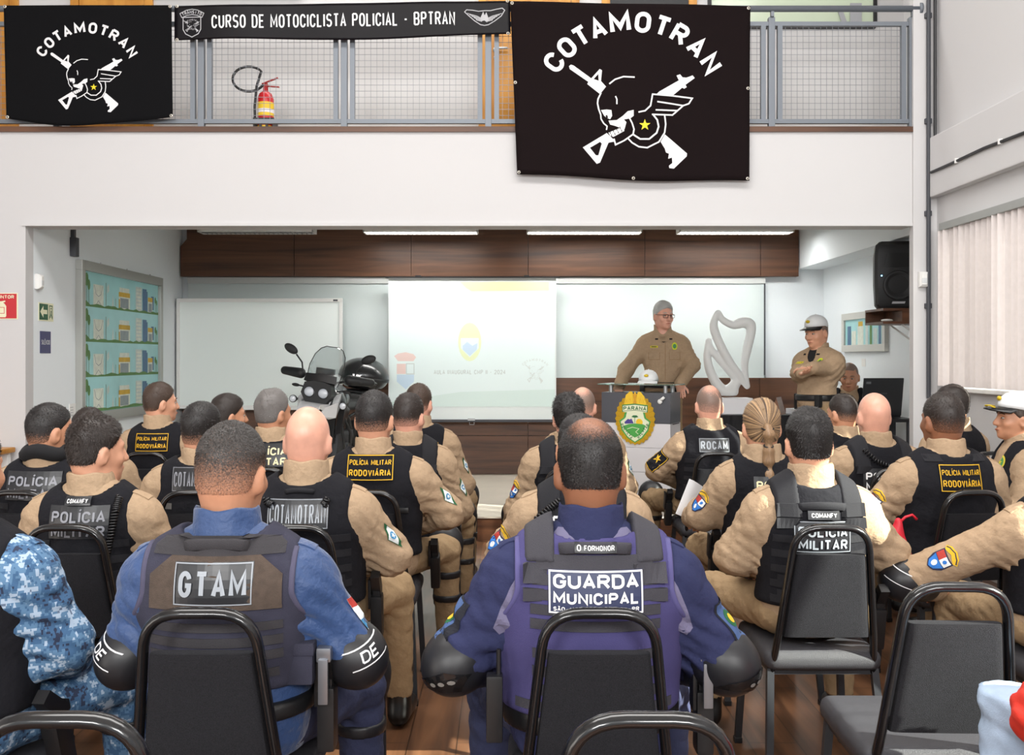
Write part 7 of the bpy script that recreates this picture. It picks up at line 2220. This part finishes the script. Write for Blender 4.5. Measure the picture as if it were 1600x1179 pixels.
# --- front row
audience('seated person in profile with brown hair and gold lettered RODOVIÁRIA vest by picture board', 'black banquet chair under the profile person beside the picture board', 250, 599, 6, skin='light', w=1.02, head=(-52, 0, 0), face=True, hair=hair('brown', (-.09, -.01), thick=.005, top=.008), seed=41, vest=dict(rows=[], patches=[V_rodo(.985, .2, .11)]))
audience('seated person with dark quiff turned aside, beside the faded haircut person', 'black banquet chair hidden behind the faded haircut person', 357, 618, 5.55, arms={('E', -1): (-.21, .06, .76), ('E', 1): (.22, .06, .76)}, skin='tan', head=(-55, 0, 0), face=True, hair=hair('dark', (-.1, -.04), thick=.007, top=.011), seed=42, vest=dict())
audience('seated person with cropped brown hair under the projection screen, diamond flag on the sleeve', 'black banquet chair under the person below the projection screen', 655, 600, 6, skin='pink', head=(-16, 0, 0), hair=hair('brown', (-.08, .04), thick=.003, top=.005), seed=43, sleeve={1: 'diamond'}, pad=True, knees={1: (.28, .4, .53), -1: (-.2, .4, .53)}, gun=((.25, .12, .55), 0, .3), vest=dict(rows=[], patches=[wtext((.03, .93), (.2, .11), [('RODOVIÁRIA', -.2, .25, .9)], board=m_vest, ink=m_gold, border=m_gold, border_w=.0035)]))
audience('seated balding person with reddish head just in front of the lectern', 'black banquet chair under the balding person in front of the lectern', 911, 605, 6, skin='pink', head=(-14, 0, 0), hair=hair('stubble', (-.09, .06), thick=.0015, top=.0005, n=0, bald=1), seed=44, sleeve={1: 'diamond'}, vest=dict())
audience('seated bald person with the grey board lettered ROCAM', 'black banquet chair under the person with the ROCAM board', 1108, 602, 6, skin='pink', w=1.04, head=(2, 0, 0), hs=1.03, hair=hair('stubble', (-.09, .07), thick=.0012, top=.0004, n=0, bald=.9), seed=45, sleeve={-1: 'blackband'}, pad=True, knees={1: (.2, .4, .53), -1: (-.3, .4, .53)}, arms={('E', -1): (-.32, .05, .8)}, gun=((-.24, .1, .56), 0, .3),
    vest=dict(inf=.034, patches=[wtext((0, .968), (.185, .085), [('ROCAM', 0, .6, .9)], board=m_board, ink=mat('reflective_grey', (150, 156, 164), .4), border_w=.0025, bold=.02)]))
audience('seated person with faded haircut bending beside the bald person before the laptop', 'black banquet chair behind the bald person before the laptop', 1317, 616, 6, skin='tan', head=(18, 0, 0), yaw=R(10), hair=hair('dark', (-.07, .04), thick=.003, top=.006), seed=46, vest=dict(rows=[]))
audience('seated person with dark curly hair and gold sleeve bars under the window blind', 'black banquet chair under the person with gold sleeve bars', 1488, 603, 6, skin='tan', head=(26, 0, 0), yaw=R(24), hair=hair('dark', (-.1, -.04), thick=.006, top=.008), seed=47, sleeve={1: 'bars'}, vest=dict(rows=[]), w=1.0)
pc, fgc, _, _ = person('seated person in white cap with gold braid in profile by the window wall', 2.86, 5.36, 0, R(78), 1.285, skin='tan', face=True, head=(4, 4, 0), hair=hair('brown', (-.09, -.02), thick=.004, top=.001), seed=48, w=1.0, fat=.01,
    vest=dict(rows=[]), sleeve={})
HMc = Matrix.Translation(fgc.hc) @ fgc.HR.to_4x4()
ch = empty('cap'); ch.parent = pc; ch.matrix_local = HMc @ Matrix.Translation((0, -.002, .04)) @ Matrix.Rotation(R(4), 4, 'X')
cap_parts(ch, 1.06, visor_mat=mat('visor_black', (18, 18, 20), .3), gold=True)
A = Art(); A.disc((0, 0), .034, 0, .5, 18, .04); A.disc((0, 0), .024, 1, 1, 16, .03); A.star((0, 0), .016, 0, 1.5)
vo = [o for o in pc.children if o.name.startswith('vest')][0]
A.build('breast_badge', [mat('badge_gold', (206, 190, 60), .5), mat('badge_green', (70, 140, 80), .5)], projector(bvh_of(vo), (-.09, 0, .93), (0, 1, 0), (0, 0, 1), .003), vo, sub=.01)
chair(2.86 + .05, 5.36 - .02, 0, R(78), 'black banquet chair turned sideways under the person in the gold braided cap')

# ponytail: three gathered locks with dark ties
lt, lf, _, _ = lady
HM = Matrix.Translation(lf.hc) @ lf.HR.to_4x4() @ Matrix.Scale(lf.hs, 4)
locks = [((0, -.108, .0), .02), ((0, -.128, -.03), .026), ((0, -.125, -.075), .016), ((0, -.128, -.10), .024), ((0, -.128, -.15), .026), ((0, -.13, -.178), .014), ((0, -.14, -.205), .022), ((0, -.15, -.245), .02), ((.0, -.152, -.285), .007)]
def pony(G):
    D = None
    for (p, r0), (q_, r1) in zip(locks, locks[1:]):
        d = s_cap(G, p, q_, r0, r1); D = d if D is None else smin(D, d, .006)
    X, Y, Z = G
    return D + .0016 * np.sin(220 * X + 15 * Z) 
o = sdf_obj('ponytail', pony, (-.05, -.2, -.32), (.05, -.06, .04), .006, mat('hair_blond_streak', (134, 106, 78), .45, var=(40, .3), stretch=(9, 9, .6)), lt); o.matrix_local = HM
b = MB()
for p, r_ in (((0, -.112, -.004), .025), ((0, -.126, -.08), .019), ((0, -.131, -.18), .017)): b.tube([(p[0] + r_ * math.cos(a), p[1] + r_ * math.sin(a), p[2] + .006 * math.sin(a)) for a in np.linspace(0, 2 * PI, 17)[:-1]], .004, 6, closed=True)
o = b.build('hair_tie', m_black, lt, smooth=True); o.matrix_local = HM
# neck scarf, earring
for o_ in list(bpy.data.objects):
    if o_.get('label', '').startswith('seated person with cropped hair and black neck scarf'):
        Tz = max(v.co.z for v in [c for c in o_.children if c.name.startswith('body')][0].data.vertices)
        b = MB(); b.tube([(.088 * math.cos(a), -.015 + .085 * math.sin(a), Tz - .215 + .010 * math.sin(3 * a)) for a in np.linspace(0, 2 * PI, 25)[:-1]], .034, 10, closed=True); b.build('neck_scarf', mat('scarf_black', (20, 20, 23), .95), o_, smooth=True)
    if o_.get('label', '').startswith('seated woman with tied black hair'):
        bd = [c for c in o_.children if c.name.startswith('body')][0]
        Tz = max(v.co.z for v in bd.data.vertices)
        hd = Matrix.Rotation(R(12), 3, 'Z') @ Vector((-.088, -.01, 0))
        b = MB(); b.ball((hd.x, hd.y + .02, Tz - .19), .008); b.build('earring', mat('pearl', (226, 222, 214), .15), o_, smooth=True)
        b = MB(); b.ball((Matrix.Rotation(R(12), 3, 'Z') @ Vector((0, -.125, 0))).xy.to_3d() + Vector((0, 0, Tz - .1)), (.045, .04, .045)); b.build('hair_bun', mat('bun_black', (22, 18, 18), .45, bump=(120, .6)), o_, smooth=True)

# --- on the stage
def wl(px_, pz, Y, root, yaw):
    """picture point at depth Y in a figure's own frame"""
    p = px(px_, pz, Y) - Vector(root)
    return Matrix.Rotation(-yaw, 3, 'Z') @ p
sx_, sy_ = (1036 - CX) * 9.12 / F, 9.12
ya = R(174)
root = (sx_, sy_, SZ)
arms_s = {('E', 1): wl(978, 578, 9.0, root, ya), ('W', 1): wl(968, 602, 8.82, root, ya), ('E', -1): wl(1082, 570, 9.02, root, ya), ('W', -1): wl(1062, 601, 8.8, root, ya)}
sp_, sf_, ss_, sb_ = person('standing person with grey hair and glasses in khaki uniform leaning on the lectern', *root, ya, 1.835, w=.98, fat=.008, lean=(0, .06), skin='pink', face=True, hands={('thumb', 1): -1, ('thumb', -1): 1}, hs=1.06, P=(0, -.02, 1.02), standing=True, head=(26, -4, 0), collar_h=.07, arms=arms_s, hair=hair('silver', (-.1, -.05), thick=.006, top=.008, n=2500, len=.01), seed=51,
    hpose={1: ((.1, .8, -.55), (0, -.4, -1), .3), -1: ((-.05, .8, -.5), (0, -.4, -1), .3)})
HM = Matrix.Translation(sf_.hc) @ sf_.HR.to_4x4() @ Matrix.Scale(sf_.hs, 4)
b = MB()
for s in (-1, 1):
    b.tube(rounded_path([(s * .012, .108, .008), (s * .056, .1, .008), (s * .056, .1, -.02), (s * .014, .108, -.02), (s * .012, .108, .008)], .008, 4), .0022, 6, M=HM)
    b.tube([(s * .056, .1, .004), (s * .078, .05, .004), (s * .084, -.01, .004)], .002, 6, M=HM)
b.tube([(-.012, .108, .0), (0, .112, .003), (.012, .108, .0)], .002, 6, M=HM)
b.build('glasses', mat('glasses_brown', (70, 34, 30), .3), sp_, smooth=True)
def uniform_front(t, fg, so, pull=False):
    bv = bvh_of(so)
    pl = projector(bv, (0, 0, fg.c(.62).z), (0, 1, 0), (0, 0, 1), .003)
    A = Art()
    A.disc((.1, .065), .026, 1, .5, 18, .036); A.disc((.1, .065), .017, 2, 1, 14, .022)
    A.build('breast_badge', [m_beige, mat('badge_lime', (196, 206, 40), .6), mat('badge_green', (70, 140, 80), .5)], pl, so, sub=.012)
    A = Art(); A.rect(-.125, .05, -.055, .07, 0, .5, 4); A.stroke([(-.115, .06), (-.068, .06)], .007, 1, 1); A.build('name_tape', [mat('tape_yellow', (196, 182, 40), .7), m_gun], pl, so)
    if not pull:
        A = Art()
        for x in (-.09, .1): A.frame(x - .05, -.06, x + .05, .03, .003, 0, .5); A.poly([(x - .055, .03), (x + .055, .03), (x + .055, .008), (x, -.002), (x - .055, .008)], 1, 1.2)
        A.stroke([(0.012, .16), (.012, -.25)], .004, 0, .5, sub=.03)
        A.build('pocket_flaps', [mat('khaki_seam', (140, 112, 80), .9), m_beige], pl, so, sub=.02)
    for s in (-1, 1):
        A = Art(); A.poly([(s * .05, .2), (s * .092, .185), (s * .078, .1), (s * .03, .11)], 0, 2.5); A.rect(s * .066 - .014, .125, s * .066 + .014, .14, 1, 3.2)
        A.build('collar_flap', [m_beige, m_vest], pl, so, sub=.02)
uniform_front(sp_, sf_, ss_)

ox_, oy_ = (1277 - CX) * 8.42 / F, 8.42
ya = R(128)
root = (ox_, oy_, SZ)
arms_o = {('E', 1): wl(1249, 583, 8.42, root, ya), ('W', 1): wl(1253, 582, 8.2, root, ya), ('E', -1): wl(1305, 578, 8.34, root, ya), ('W', -1): wl(1270, 574, 8.16, root, ya)}
op_, of_, os_, ob_ = person('standing person in khaki uniform and white cap with clasped hands', *root, ya, 1.66, w=.93, fat=.0, lean=(0, .0), skin='light', face=True, hands={('thumb', 1): -1, ('thumb', -1): 1}, hs=1.08, P=(0, 0, .93), standing=True, head=(-4, -10, 0), collar_h=.065, arms=arms_o, hair=hair('stubble', (-.08, .02), thick=.002, top=.0), seed=52,
    hpose={1: ((-.75, .55, .0), (0, .4, 1), .55), -1: ((.8, .35, .0), (0, -.3, -1), .55)})
uniform_front(op_, of_, os_, True)
ch = empty('cap'); ch.parent = op_; ch.matrix_local = Matrix.Translation(of_.hc) @ of_.HR.to_4x4() @ Matrix.Translation((0, -.002, .04)) @ Matrix.Rotation(R(4), 4, 'X')
cap_parts(ch, 1.08, visor_mat=mat('visor_black', (18, 18, 20), .3))
b = MB(); wv = of_.W[-1]; fv = (of_.W[-1] - of_.E[-1]).normalized()
b.tube([wv - fv * .03, wv + fv * .004], .034, 14); b.build('wrist_watch', m_gun, op_, smooth=True)

mx_, my_ = (1347 - CX) * 9.0 / F, 9.0
ya = R(158)
mp_, mf_, ms_, mb_ = person('seated bald person looking down behind the open laptop', mx_ - .12, my_, SZ, ya, 1.26, w=1.0, skin='tan', face=True, hs=1.06, head=(-2, -12, 0), hair=hair('stubble', (-.09, .08), thick=.0012, top=.0, n=0, bald=1), seed=53, vest=dict(rows=[]))
chair(mx_ - .1, my_ + .06, SZ, ya, 'black chair on the stage under the bald person at the laptop')

# --- loose things held or hung among the rows
Wn = Vector(lt.location) + lf.W[-1]
b = MB(); n_ = 7
vv = []
for j in range(n_):
    for i in range(n_):
        u, v = i / (n_ - 1) - .5, j / (n_ - 1)
        vv.append((u * .15 + .02 * v, -.02 + .03 * math.sin(u * 3), v * .19 + .01 * u))
b.add(vv + [(p[0], p[1] + .0015, p[2]) for p in vv], [(j * n_ + i, j * n_ + i + 1, (j + 1) * n_ + i + 1, (j + 1) * n_ + i) for j in range(n_ - 1) for i in range(n_ - 1)] + [(49 + j * n_ + i + 1, 49 + j * n_ + i, 49 + (j + 1) * n_ + i, 49 + (j + 1) * n_ + i + 1) for j in range(n_ - 1) for i in range(n_ - 1)])
o = b.build('paper_sheet', mat('paper', (224, 226, 230), .7), smooth=True); o.location = (Wn.x - .03, Wn.y + .03, Wn.z - .02); o.rotation_euler = (R(-18), R(24), R(10))
tag(o, 'white paper sheet held up by the woman with the ponytail', 'paper')
bg = empty('red_bag', (1.665, 4.12, .56), 0, 'bright red cloth bag hanging from the chair of the gold lettered person', 'bag')
def bagf(G):
    D = smin(s_ell(G, (0, 0, .07), (.075, .05, .09)), s_cap(G, (0, 0, .12), (.02, 0, .24), .05, .018), .05)
    X, Y, Z = G
    return D + .005 * np.abs(np.sin(60 * X + 20 * Z)) - .002
sdf_obj('bag_body', bagf, (-.12, -.1, -.05), (.12, .1, .29), .008, mat('red_nylon', (196, 24, 44), .5), bg)
b = MB(); b.tube([(.02, 0, .23), (.05, .0, .26), (.08, .0, .27), (.1, .0, .25)], .006, 6); b.build('bag_cord', mat('red_nylon', (196, 24, 44), .5), bg, smooth=True)
